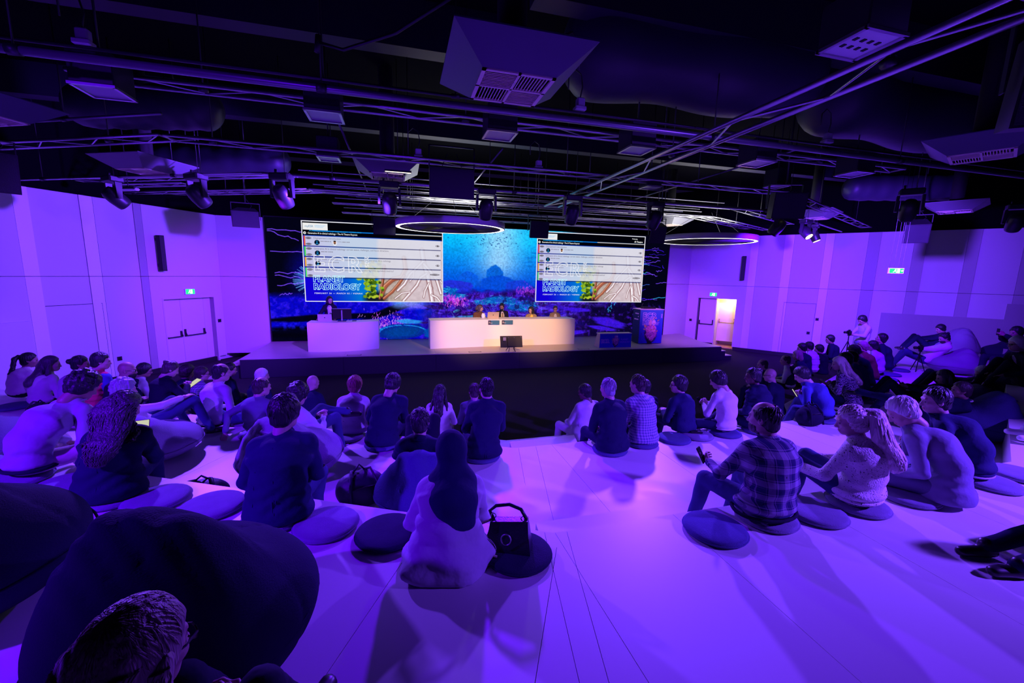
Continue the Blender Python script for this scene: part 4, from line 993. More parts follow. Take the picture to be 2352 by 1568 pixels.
# ---- square ceiling diffusers with flared hoods
def hood(label, x, y, z, rot, m, full=True):
    o = tag(empty('air_diffuser', (x,y,z), rot), label, 'air diffuser', 'flared air diffusers')
    a, b, h = 0.33, 0.60, 0.20
    for k in range(4):
        an = k*pi/2; M = Matrix.Rotation(an, 3, 'Z')
        v = [M@Vector(p) for p in ((-a,-a,0),(a,-a,0),(b,-b,h),(-b,-b,h))]; w_ = [p+Vector((0,0,0.012)) for p in v]
        MB().add([tuple(p) for p in v+w_], [(0,3,2,1),(4,5,6,7),(0,1,5,4),(1,2,6,5),(2,3,7,6),(3,0,4,7)]).obj('hood_side', m, o)
    fr = MB(); t = 0.035
    for (x0, x1, y0, y1) in ((-a,a,-a,-a+t),(-a,a,a-t,a),(-a,-a+t,-a,a),(a-t,a,-a,a),(-0.012,0.012,-a,a),(-a,a,-0.012,0.012)): fr.box((x0,y0,-0.012),(x1,y1,0.006))
    fr.obj('grille_frame', M_grille, o)
    MB().box((-a,-a,0.045),(a,a,0.06)).obj('plenum', M_black, o)
    for (cx, cy, ver) in ((-1,-1,0),(1,1,0),(1,-1,1),(-1,1,1)):
        for i in range(9):
            q = 0.03+i*0.029
            if ver: mb = MB().add([(cx*q-0.004,cy*0.015,-0.008),(cx*q+0.004,cy*0.015,-0.008),(cx*q+0.004,cy*0.29,-0.008),(cx*q-0.004,cy*0.29,-0.008),(cx*q+0.012,cy*0.015,0.03),(cx*q+0.02,cy*0.015,0.03),(cx*q+0.02,cy*0.29,0.03),(cx*q+0.012,cy*0.29,0.03)], [(0,3,2,1),(4,5,6,7),(0,1,5,4),(1,2,6,5),(2,3,7,6),(3,0,4,7)])
            else: mb = MB().add([(cx*0.015,cy*q-0.004,-0.008),(cx*0.015,cy*q+0.004,-0.008),(cx*0.29,cy*q+0.004,-0.008),(cx*0.29,cy*q-0.004,-0.008),(cx*0.015,cy*q+0.012,0.03),(cx*0.015,cy*q+0.02,0.03),(cx*0.29,cy*q+0.02,0.03),(cx*0.29,cy*q+0.012,0.03)], [(0,3,2,1),(4,5,6,7),(0,1,5,4),(1,2,6,5),(2,3,7,6),(3,0,4,7)])
            mb.obj('slat', M_grille, o)
    MB().tube([(0,0,0.06),(0,0,7.0-z)], 0.14, 12).obj('duct_neck', M_black, o, True)
    return o
M_grille = mat('grille_cream', (0.78,0.66,0.55), 0.5); M_hood = mat('hood_blue_grey', (0.07,0.07,0.12), 0.45); M_hoodw = mat('hood_grey', (0.16,0.16,0.18), 0.4)
hood('largest flared air diffuser with a cream grille, hanging nearest in mid ceiling', 1.03, 4.10, 4.85, 0.0, M_hood)
hood('flared air diffuser with bright slats hanging before the first slide window', -0.20, 9.12, 5.0, 0.0, M_hoodw)
hood('violet lit air diffuser over the side seats beside the closed double doors', -4.78, 10.2, 4.95, R(-26), M_hoodw)
hood('dim air diffuser cut off by the picture edge on the closed door side', -5.0, 7.0, 4.9, R(-26), M_hood)
hood('air diffuser high over the seats on the open door side, cut by picture edge', 8.05, 4.4, 4.95, R(26), M_hood)
hood('flat air diffuser near the wall above the hanging exit sign', 14.2, 8.1, 5.02, R(26), M_hoodw)
hood('small far air diffuser beside the lit spotlights of the open door wall', 12.2, 10.4, 5.0, R(26), M_hoodw)
hood('small far air diffuser between the second ring lamp and video wall', 9.7, 14.0, 5.05, R(20), M_hoodw)

# ---- black lamp boxes on the ladder truss
def lamp_box(label, x, y, z, s=0.40, holes=False, rot=0):
    o = tag(empty('lamp_box', (x,y,z), rot), label, 'ceiling lamp', 'black lamp boxes of the ceiling')
    MB().bbox((-s/2,-s/2,0.02),(s/2,s/2,0.34), 0.01).obj('housing', M_blackm, o)
    fr = MB(); t = 0.02
    for (x0, x1, y0, y1) in ((-s/2-0.01,s/2+0.01,-s/2-0.01,-s/2+t),(-s/2-0.01,s/2+0.01,s/2-t,s/2+0.01),(-s/2-0.01,-s/2+t,-s/2,s/2),(s/2-t,s/2+0.01,-s/2,s/2)): fr.box((x0,y0,-0.005),(x1,y1,0.02))
    fr.obj('rim', M_alu, o)
    MB().box((-s/2+t,-s/2+t,0.008),(s/2-t,s/2-t,0.02)).obj('diffuser_plate', mat('plate_pale', (0.62,0.62,0.66), 0.5) if holes else mat('plate_grey', (0.25,0.25,0.3), 0.4), o)
    if holes:
        for i in range(4):
            for j in range(2): MB().box((-0.13+i*0.075,-0.07+j*0.1,0.002),(-0.10+i*0.075,-0.03+j*0.1,0.008)).obj('opening', M_black, o)
    MB().tube([(0,0,0.34),(0,0,7.0-z)], 0.012, 6).obj('hanging_rod', M_dmetal, o, True)
    return o
where = ['nearest the wall of the closed doors', 'second from the wall of the closed doors', 'below the largest air diffuser', 'crossed by the long aisle truss', 'second from the open door side', 'last on the open door side']
for i, x in enumerate((-3.10,-0.86,1.35,3.45,5.65,7.75)): lamp_box('black lamp box of the ladder truss row, %s' % where[i], x, 5.95, 5.0)
lamp_box('near black lamp box with a bright perforated plate, above the near seats', 3.57, 2.84, 5.0, 0.40, True)
for i, (x, y, z, w_) in enumerate(((-1.15,8.2,5.02,'above the first slide window'),(5.2,8.3,5.02,'behind the aisle truss'),(7.6,7.4,5.05,'behind the large black loudspeaker'))): lamp_box('smaller black lamp box on the second truss, %s' % w_, x, y, z, 0.34)

# ---- loudspeakers on brackets
M_spk = mat('speaker_black', (0.018,0.018,0.022), 0.5)
def speaker(label, x, y, z, rot, tilt=20, w=0.42, h=0.55, d=0.36):
    o = tag(empty('hanging_loudspeaker', (x,y,z), rot), label, 'loudspeaker', 'loudspeakers hung from the ceiling')
    M = Matrix.Rotation(R(tilt), 4, 'X')
    v = [(-w/2,-d/2,-h/2),(w/2,-d/2,-h/2),(w*0.32,d/2,-h/2),(-w*0.32,d/2,-h/2)]; v = v+[(a,b,h/2) for a,b,c in v]
    b = MB().add(v, [(0,3,2,1),(4,5,6,7),(0,1,5,4),(1,2,6,5),(2,3,7,6),(3,0,4,7)]).obj('cabinet', M_spk, o); b.matrix_local = M
    g = MB().box((-w/2+0.02,-d/2-0.012,-h/2+0.02),(w/2-0.02,-d/2,h/2-0.02)).obj('front_grille', MATS['grille_cloth'], o); g.matrix_local = M
    for s in (-1, 1): MB().box((s*(w/2+0.012)-0.006,-0.03,-0.05),(s*(w/2+0.012)+0.006,0.03,h/2+0.16)).obj('yoke_arm', M_dmetal, o)
    MB().box((-w/2-0.02,-0.03,h/2+0.15),(w/2+0.02,0.03,h/2+0.165)).obj('yoke_bar', M_dmetal, o)
    MB().tube([(0,0,h/2+0.16),(0,0,7.0-z)], 0.018, 6).obj('hanging_rod', M_dmetal, o, True)
    MB().tube([(0.08,0.0,h/2),(0.14,0.02,h/2+0.1),(0.05,0.05,h/2+0.22),(0,0.02,h/2+0.3)], 0.007, 5).obj('cable', M_plastic, o, True)
    return o
speaker('black hanging loudspeaker at the corner of the closed door wall and video wall', -3.92, 12.9, 4.45, R(12), 18, 0.62, 0.42, 0.42)
speaker('black hanging loudspeaker in front of the first slide window', -0.42, 12.75, 4.40, R(6), 10, 0.60, 0.46, 0.4)
speaker('black hanging loudspeaker over the corner of the second slide window', 3.86, 11.85, 4.42, R(0), 10, 0.55, 0.46, 0.4)
speaker('black hanging loudspeaker between second slide window and second ring lamp', 7.35, 11.2, 4.42, R(-20), 25, 0.45, 0.5, 0.36)
speaker('large black hanging loudspeaker above the second ring lamp', 7.52, 7.09, 4.62, R(-20), 8, 0.62, 0.5, 0.45)
speaker('tilted dark loudspeaker hanging before the striped wall of the open door', 13.1, 8.2, 4.48, R(-55), 25, 0.5, 0.5, 0.4)
speaker('dark loudspeaker at the picture edge above the closed door wall', -6.1, 8.7, 4.55, R(40), 15, 0.5, 0.6, 0.4)
speaker('near dark loudspeaker in the upper picture corner on the open door side', 4.62, 2.2, 4.62, R(-40), 10, 0.5, 0.62, 0.42)
tv = tag(empty('hanging_display', (0.93,7.9,4.72)), 'black display seen from behind, hung above the first ring lamp', 'display')
MB().bbox((-0.40,-0.05,-0.26),(0.40,0.05,0.26), 0.012).obj('back_shell', M_blackm, tv)
for s in (-1, 1):
    MB().tube([(s*0.4,0,0.26),(s*0.4,0,0.62)], 0.014, 6).obj('hanging_rod', M_dmetal, tv, True); MB().tube([(s*0.18,0,0.26),(s*0.08,0,0.5)], 0.008, 6).obj('strut', M_dmetal, tv, True)
MB().tube([(-0.4,0,0.62),(0.4,0,0.62)], 0.014, 6).obj('cross_bar', M_dmetal, tv, True)

# ---- moving lights
M_lens = mat('lens_dark', (0.05,0.05,0.08), 0.08, spec=0.8); M_lenson = emis('lens_warm', (1.0,0.72,0.35), 6.0)
def moving_head(label, x, y, z, rot, tilt, lit=False, sc=1.0, group='moving lights on the lighting bars'):
    o = tag(empty('moving_light', (x,y,z), rot), label, 'stage light', group)
    o.scale = (sc,)*3
    MB().bbox((-0.17,-0.11,0.02),(0.17,0.11,0.13), 0.02).obj('base', M_blackm, o)
    MB().tube([(-0.1,0,0.13),(-0.1,0,0.2)], 0.02, 6).obj('clamp', M_dmetal, o, True); MB().tube([(0.06,0,0.13),(0.06,0,(7.0-z)/sc)], 0.006, 5).obj('safety_cable', M_dmetal, o, True)
    for s in (-1, 1):
        v = [(s*0.15,-0.05,0.02),(s*0.15,0.05,0.02),(s*0.16,0.035,-0.26),(s*0.16,-0.035,-0.26)]; v += [(a+s*0.04,b,c) for a,b,c in v]
        mb = MB().add(v, [(0,1,2,3),(7,6,5,4),(0,4,5,1),(1,5,6,2),(2,6,7,3),(3,7,4,0)]); mb.obj('yoke_arm', M_blackm, o)
    hd = MB().lathe([(0,0.17),(0.08,0.165),(0.125,0.10),(0.135,-0.02),(0.125,-0.16),(0.115,-0.2),(0.0,-0.2)], 18).obj('lamp_head', M_blackm, o, True)
    hd.matrix_local = Matrix.Translation((0,0,-0.22))@Matrix.Rotation(R(tilt), 4, 'X')
    MB().lathe([(0.1,-0.202),(0.1,-0.208),(0,-0.212)], 16).obj('lens', M_lenson if lit else M_lens, hd, True)
    return o
mh = [(-5.72,10.9,'outer moving light on the closed door wall bar, beside its wall shadow',-40,50), (-3.85,9.95,'inner moving light on the closed door wall bar',-35,45), (-2.17,9.3,'moving light at the bend of the lighting bar',-20,40), (-0.18,9.3,'moving light hanging before the first slide window',0,35), (1.84,9.3,'moving light hanging above the first ring lamp',0,30), (3.86,9.3,'moving light just behind the end of the aisle truss',0,30), (6.02,9.3,'moving light before the end of the second slide window',10,30), (9.75,9.3,'dark moving light above the second ring lamp',30,35)]
for (x, y, lab, r_, t_) in mh: moving_head(lab, x, y, 4.79, R(r_), t_, sc=1.15)
moving_head('lit spotlight shining warm beside the second ring lamp', 11.6, 10.1, 4.78, R(10), -42, True, 1.0)
moving_head('second warm spotlight, turned down, beside the brightest one', 12.5, 10.55, 4.74, R(35), -25, True, 0.95)
moving_head('moving light by the tilted loudspeaker of the striped wall', 9.75, 6.3, 4.82, R(-50), 40, False, 1.1)
moving_head('moving light at the picture edge over the bean bags on the open door side', 13.6, 6.6, 4.82, R(-50), 40, False, 1.1)
# ---- round ring lamps
M_ringo = mat('ring_outer', (0.6,0.55,0.62), 0.5); M_ringe = emis('ring_light', (1.0,0.97,1.0), 6.0)
def ring_lamp(label, x, y, z, r=1.5):
    o = tag(empty('ring_lamp', (x,y,z)), label, 'ring lamp')
    MB().lathe([(r-0.13,0.0),(r-0.13,0.17),(r,0.17),(r,0.0),(r-0.015,0.0),(r-0.015,0.02),(r-0.115,0.02),(r-0.115,0.0),(r-0.13,0.0)], 72).obj('housing', M_ringo, o, True)
    MB().lathe([(r-0.112,0.004),(r-0.018,0.004)], 72).obj('light_strip', M_ringe, o)
    for k in range(3):
        a = 2*pi*k/3+0.5; MB().tube([((r-0.06)*math.cos(a),(r-0.06)*math.sin(a),0.17),((r-0.06)*math.cos(a)*0.15,(r-0.06)*math.sin(a)*0.15,1.0)], 0.006, 5).obj('hanging_wire', M_dmetal, o, True)
ring_lamp('glowing ring lamp hanging before the gap between the slide windows', 1.42, 12.3, 4.36, 1.53)
ring_lamp('glowing ring lamp hanging before the wall with the open door', 10.15, 12.5, 4.36, 1.56)
# ---- ducts
def duct(label, a, b, r, seg=7, bulge=0.03):
    a = np.array(a, float); b = np.array(b, float); d = b-a; pts = []; rs = []
    N = 40
    for i in range(N+1):
        t = i/N; e = min(t, 1-t)*np.linalg.norm(d); q = r*math.sqrt(max(0.0, 1-(1-min(1, e/(r*0.9)))**2)) if e < r*0.9 else r
        pts.append(tuple(d*t)); rs.append(max(0.01, q*(1+bulge*math.sin(t*seg*2*pi))))
    o = tag(empty('air_duct', tuple(a)), label, 'air duct')
    MB().tube(pts, rs, 24).obj('duct_body', M_duct, o, True)
    for t in (0.3, 0.7): MB().tube([tuple(d*t+np.array([0,0,r])), tuple(d*t+np.array([0,0,7.0-a[2]]))], 0.012, 6).obj('hanging_strap', M_dmetal, o, True)
duct('dark rounded air duct over the side seats, catching violet light', (-5.6,9.72,5.9), (-3.0,9.0,5.9), 0.36)
duct('dark rounded air duct farther back above the closed door wall', (-6.2,13.25,5.75), (-2.6,11.95,5.75), 0.36)
duct('huge dark fabric duct beside the aisle truss', (2.2,5.95,6.25), (6.4,5.75,6.25), 0.60, 2, 0.06)
duct('huge dark fabric duct high on the open door side', (6.7,6.0,6.25), (11.2,6.3,6.25), 0.60, 2, 0.06)
duct('dark duct end near the wall, above the hanging exit sign', (12.2,9.6,5.75), (15.0,8.5,5.75), 0.34)
# ---- small things on pipes, and cables
def drop_box(label, x, y, z):
    o = tag(empty('power_drop', (x,y,z)), label, 'power drop', 'pale power drops of the ceiling')
    MB().bbox((-0.075,-0.06,0),(0.075,0.06,0.05), 0.008).obj('socket_block', mat('socket_pale', (0.55,0.53,0.6), 0.5), o)
    MB().bbox((-0.05,-0.045,0.05),(0.06,0.045,0.16), 0.015).obj('plug', mat('plug_pale', (0.45,0.44,0.52), 0.5), o)
    MB().tube([(0.0,0,0.16),(0.03,0,0.3),(0.0,0,0.45),(-0.09,0,0.5),(-0.17,0,0.42),(-0.17,0,0.25)], 0.009, 6).obj('cable', M_dmetal, o, True)
for i, (x, y, z, lab) in enumerate(((-3.02,5.57,5.3,'pale power plug with a looped cable on the near pipe'), (2.35,5.57,5.3,'small power drop on the near pipe beside the largest air diffuser'), (0.35,8.05,5.13,'small power drop between the ladder truss and the hung display'), (2.6,8.05,5.13,'small power drop between largest diffuser and hung display, aisle side'), (6.6,5.57,5.3,'small power drop on the near pipe, open door side'))): drop_box(lab, x, y, z)
cab = tag(MB().tube([(-0.80,5.33,5.55),(-0.55,5.3,5.50),(0.0,5.0,5.60),(0.6,4.6,5.85),(1.1,4.1,6.3),(1.4,3.4,6.9)], 0.018, 8).obj('sagging_cable', M_dmetal, None, True), 'thick cable sagging from a pipe hanger up to the ceiling', 'cable')
MB().tube([(-0.82,5.33,5.45),(-0.80,5.33,5.62)], 0.03, 8).obj('cable_clip', M_dmetal, cab, True)
cb2 = tag(MB().tube([(1.25,3.9,5.08),(1.35,3.85,5.2),(1.5,3.8,5.25),(1.62,3.9,5.2),(1.66,4.0,5.05)], 0.010, 6).obj('coiled_cable', M_dmetal, None, True), 'looped cable lying on the hood of the largest air diffuser', 'cable')
wl_ = tag(empty('emergency_lamp', (-6.07,12.11,4.9), R(-26)), 'white oval emergency lamp under the bar by the outer moving lights', 'lamp')
MB().bbox((-0.28,-0.06,-0.06),(0.28,0.06,0.0), 0.028).obj('diffuser', mat('lamp_white', (0.7,0.68,0.75), 0.4), wl_); MB().box((-0.2,-0.03,0.0),(0.2,0.03,0.03)).obj('mount', M_dmetal, wl_); MB().tube([(0,0,0.03),(0,0,2.1)], 0.01, 6).obj('hanging_rod', M_dmetal, wl_)
for i, (x, y, z, w_, lab) in enumerate(((0.0,8.75,5.02,0.5,'thin lit linear lamp just above the second air diffuser'), (9.6,8.9,5.0,0.4,'thin lit linear lamp on the open door side'))):
    o = tag(MB().box((x-w_/2,y-0.03,z),(x+w_/2,y+0.03,z+0.04)).obj('linear_lamp', M_blackm), lab, 'lamp'); MB().box((x-w_/2+0.01,y-0.02,z-0.004),(x+w_/2-0.01,y+0.02,z)).obj('light_strip', emis('linear_light', (1,0.85,0.6), 3.0), o)
    MB().tube([(x,y,z+0.04),(x,y,7)], 0.008, 5).obj('hanging_rod', M_dmetal, o, True)
fl = tag(MB().lathe([(0.05,0.2),(0.2,0),(0.19,0),(0.0,0.05)], 20, (2.05,3.35,6.3)).obj('pendant_shade', mat('shade_orange', (0.5,0.22,0.08), 0.5, emit=(1.0,0.35,0.08), est=0.18)), 'small orange lamp shade high under the ceiling', 'lamp')
MB().tube([(2.05,3.35,6.5),(2.05,3.35,7)], 0.008, 5).obj('cord', M_dmetal, fl)
# ------------------------------------------------------------------ people: templates for head and hand, then a builder that poses and dresses one figure
def head_template(sex, vox):
    s = SDF((-0.115,-0.14,-0.20), (0.115,0.15,0.145), vox); m = sex == 'm'
    s.ell((0,-0.01,0.015), (0.076,0.096,0.098), 0.01)
    s.ell((0,0.022,-0.045), (0.062,0.072,0.083), 0.03)
    s.ell((0,0.052,-0.098), (0.036 if m else 0.028,0.034,0.023 if m else 0.019), 0.03)
    for q in (-1, 1):
        s.ell((q*0.045,0.05,-0.03), (0.022,0.03,0.02), 0.02)
        if m: s.ell((q*0.05,0.0,-0.085), (0.016,0.03,0.02), 0.03)
    s.cone((-0.034,0.082,0.012), (0.034,0.082,0.012), 0.011 if m else 0.008, 0.011 if m else 0.008, 0.015)
    for q in (-1, 1): s.ell((q*0.031,0.095,-0.008), (0.017,0.014,0.011), 0.01, sub=True)
    for q in (-1, 1): s.ell((q*0.031,0.078,-0.008), (0.0125,)*3, 0.003)
    s.cone((0,0.086,0.0), (0,0.108,-0.042), 0.008, 0.0125, 0.012)
    for q in (-1, 1): s.ell((q*0.011,0.097,-0.046), (0.009,0.012,0.008), 0.006)
    s.ell((0,0.087,-0.073), (0.022,0.012,0.006), 0.005); s.ell((0,0.086,-0.083), (0.019,0.012,0.007), 0.005)
    for q in (-1, 1):
        s.ell((q*0.079,-0.008,-0.015), (0.010,0.021,0.032), 0.006); s.ell((q*0.089,-0.003,-0.012), (0.008,0.011,0.018), 0.004, sub=True)
    s.cone((0,-0.025,-0.07), (0,-0.045,-0.17), 0.055 if m else 0.047, 0.056 if m else 0.048, 0.02)
    V, Q = s.mesh(); C = V[Q].mean(1); mi = np.zeros(len(Q), int)
    for q in (-1, 1): mi[np.linalg.norm(C-np.array((q*0.031,0.084,-0.008)), axis=1) < 0.0115] = 1
    mi[(abs(C[:, 0]) < 0.022) & (abs(C[:, 2]+0.078) < 0.011) & (C[:, 1] > 0.085)] = 2
    return V, Q, mi
HEADS = {(x, d): head_template(x, v) for x in 'mf' for d, v in (('n', 0.0068), ('f', 0.0105))}
def hand_template(curl, vox=0.0058):
    s = SDF((-0.085,-0.06,-0.09), (0.065,0.19,0.04), vox)
    s.cone((0,-0.05,0), (0,0.015,0), 0.025, 0.026, 0.012, (1,0,0), 1.15); s.ell((0,0.045,-0.002), (0.043,0.052,0.0165), 0.012)
    for x, l in zip((-0.031,-0.0105,0.010,0.029), (0.070,0.078,0.072,0.056)):
        p = np.array([x, 0.082, 0.0]); a = R(curl[0])
        for j, f in enumerate((0.45, 0.32, 0.23)):
            e = p+l*1.05*f*np.array([x*0.9*(1 if j == 0 else 0.2), math.cos(a), -math.sin(a)]); s.cone(p, e, 0.0092-0.0009*j, 0.0085-0.0009*j, 0.004); p = e; a += R(curl[1])
    s.cone((-0.026,0.02,-0.006), (-0.052,0.052,-0.016), 0.0145, 0.011, 0.01); s.cone((-0.052,0.052,-0.016), (-0.054,0.088,-0.03), 0.0105, 0.008, 0.004)
    return s.mesh()
HANDS = {(k, d): hand_template(c, v) for k, c in (('relax',(14,22)),('grip',(38,42)),('flat',(4,6))) for d, v in (('n',0.0058),('f',0.0095))}

SKINS = {k: mat('skin_'+k, c, 0.5, bump=0.05, bscale=120) for k, c in (('light',(0.50,0.30,0.30)),('tan',(0.34,0.19,0.17)),('dark',(0.13,0.07,0.065)))}
M_eye = mat('eye', (0.08,0.06,0.06), 0.15); M_lip = mat('lip', (0.42,0.16,0.14), 0.45)
def hairm(name, c): return mat('hair_'+name, c, 0.42, bump=0.7, bscale=60, stretch=(1.0,1.0,0.08), vary=0.3, vscale=30, spec=0.5)
HAIR = {'black': hairm('black', (0.012,0.011,0.018)), 'brown': hairm('brown', (0.045,0.028,0.035)), 'chest': hairm('chestnut', (0.07,0.048,0.08)), 'grey': hairm('grey', (0.30,0.30,0.36)), 'white': hairm('white', (0.74,0.72,0.76)), 'blonde': hairm('blonde', (0.80,0.68,0.66)), 'dblonde': hairm('dark_blonde', (0.32,0.23,0.22)), 'red': hairm('reddish', (0.26,0.10,0.09))}
FAB = {}
def fab(c):
    P_ = dict(navy=(0.018,0.02,0.085), black=(0.010,0.010,0.030), ink=(0.012,0.014,0.055), blue=(0.06,0.07,0.32), mid=(0.26,0.25,0.34), grey=(0.34,0.34,0.40), light=(0.70,0.68,0.70), cream=(0.80,0.76,0.72), jean=(0.045,0.055,0.17), lilac=(0.48,0.42,0.55), red=(0.55,0.03,0.12), brown=(0.12,0.06,0.04), khaki=(0.62,0.55,0.50), slate=(0.14,0.14,0.24), suit=(0.22,0.20,0.33), pale=(0.58,0.56,0.66), sand=(0.45,0.40,0.44), yellow=(0.75,0.55,0.12))
    if c == 'plaid': return plaid_mat('fabric_plaid', (0.34,0.30,0.42), (0.02,0.02,0.10), 3.0)
    if c == 'check': return plaid_mat('fabric_check', (0.45,0.40,0.55), (0.07,0.07,0.25), 9.0, 0.8)
    if c == 'tweed': return plaid_mat('fabric_tweed', (0.10,0.06,0.04), (0.42,0.33,0.24), 11.0, 0.75)
    if c == 'fleck': return fleck_mat('fabric_flecked_knit', (0.80,0.76,0.74), (0.06,0.05,0.10), 70, 0.655)
    if c == 'speck': return fleck_mat('fabric_speckled', (0.05,0.05,0.12), (0.5,0.48,0.55), 130, 0.58)
    if c == 'floral': return swirl_mat('fabric_floral', (0.05,0.03,0.10), (0.40,0.32,0.48))
    return cloth('fabric_'+c, P_[c])
M_shoe = mat('shoe_leather', (0.02,0.018,0.022), 0.35); M_shoew = mat('shoe_white', (0.7,0.7,0.72), 0.5); M_glass = mat('spectacle_frame', (0.01,0.01,0.012), 0.3)

def hair_mesh(style, vox, dn, seed):
    """hair in head space; dn is the direction of gravity there"""
    t = {'crop':0.006,'short':0.013,'full':0.021,'curly':0.030,'bigcurl':0.042,'fringe':0.010,'long':0.018,'wavy':0.022,'bob':0.022,'pony':0.013,'bigpony':0.015,'bun':0.012,'knot':0.013}[style]
    low = style in ('long','wavy','bob')
    s = SDF((-0.16,-0.20,-0.17), (0.16,0.14,0.18), vox)
    s.ell((0,-0.016,0.018), (0.077+t,0.096+t,0.098+t), 0.005)
    if low:
        for q in (-1, 1): s.ell((q*0.06,-0.02,-0.05), (0.034,0.06,0.08), 0.03)
    X, Y, Z = [s.ax[i].reshape([-1 if j == i else 1 for j in range(3)]) for i in range(3)]
    off = 0.024 if style not in ('curly','bigcurl','full') else 0.036
    side = np.clip((np.abs(X)-0.045)/0.03, 0, 1)
    g = 0.80*Y-0.60*Z-off+0.022*side*np.clip((Z-0.01)/0.05, 0, 1)-0.012*side*np.clip((0.02-Z)/0.04, 0, 1)+0.004*np.sin(95*X+seed)+0.003*np.sin(70*Z+40*X)
    s.d = np.maximum(s.d, g.astype(np.float32))
    s.half((0,0,-1.0), 0.10 if not low else 0.12)
    s.ell((0,-0.050,-0.058), (0.060+t*0.6,0.056+t*0.6,0.055), 0.02)
    if low: s.ell((0,-0.05,-0.07), (0.075,0.065,0.06), 0.03)
    if style == 'fringe': s.ell((0,0.015,0.10), (0.062,0.10,0.075), 0.01, sub=True)
    if style == 'pony': s.ell((0,-0.118,0.045), (0.028,0.03,0.028), 0.01)
    if style == 'bigpony': s.ell((0,-0.115,0.05), (0.035,0.035,0.03), 0.015)
    if style == 'bun': s.ell((0,-0.125,0.02), (0.042,0.04,0.042), 0.008)
    if style == 'knot': s.ell((0,-0.105,0.075), (0.038,0.036,0.036), 0.008)
    X, Y, Z = [s.ax[i].reshape([-1 if j == i else 1 for j in range(3)]) for i in range(3)]
    if style in ('curly','bigcurl'): s.noise(0.007, 130, seed)
    elif style in ('wavy','bigpony'): s.d = s.d+(0.0065*np.sin(170*X+7*np.sin(34*Z+seed)+3*Y)+0.005*np.sin(52*Z+40*X+seed)).astype(np.float32)
    elif style in ('long','bob'): s.d = s.d+(0.0022*np.sin(105*X+2*np.sin(14*Z)+seed)).astype(np.float32)
    else: s.d = s.d+(0.0020*np.sin(120*X+40*Y+3*np.sin(30*Z)+seed)+0.0012*np.sin(90*Y-60*X)).astype(np.float32)
    return s.mesh()
def ik(S, T, a, b, pole):
    S = np.array(S, float); T = np.array(T, float); v = T-S; D = np.linalg.norm(v)
    if D > (a+b)*0.985: T = S+v/D*(a+b)*0.985; v = T-S; D = np.linalg.norm(v)
    x = (a*a-b*b+D*D)/(2*D); h = math.sqrt(max(0, a*a-x*x)); d = v/D; p = np.array(pole, float); p = p-d*np.dot(p, d); p /= np.linalg.norm(p)+1e-9
    return S+d*x+p*h, T
LEGS = {'edge': ((0.125,0.44,0.08),(0.13,0.50,-0.40)), 'cross': ((0.31,0.26,0.09),(-0.07,0.34,0.05)), 'up': ((0.13,0.34,0.40),(0.12,0.58,0.03)), 'reach': ((0.12,0.44,0.24),(0.14,0.80,0.02)), 'wide': ((0.30,0.36,0.14),(0.20,0.52,-0.3))}
ARMS = {'lap': ((0.07,0.29,0.19),'relax'), 'knees': ((0.17,0.40,0.20),'relax'), 'phone': ((0.05,0.33,0.33),'grip'), 'back': ((0.30,-0.25,0.03),'flat'), 'hug': ((0.06,0.46,0.34),'grip'), 'desk': ((0.14,0.34,0.23),'relax'), 'low': ((0.10,0.34,0.12),'relax'), 'shoot': ((0.06,0.30,0.62),'grip'), 'side': ((0.24,0.18,0.04),'flat')}
PERS = {}
def head_mat(yaw, pitch, roll=0):
    return np.array((Matrix.Rotation(R(-yaw), 3, 'Z')@Matrix.Rotation(R(-pitch), 3, 'X')@Matrix.Rotation(R(roll), 3, 'Y')))
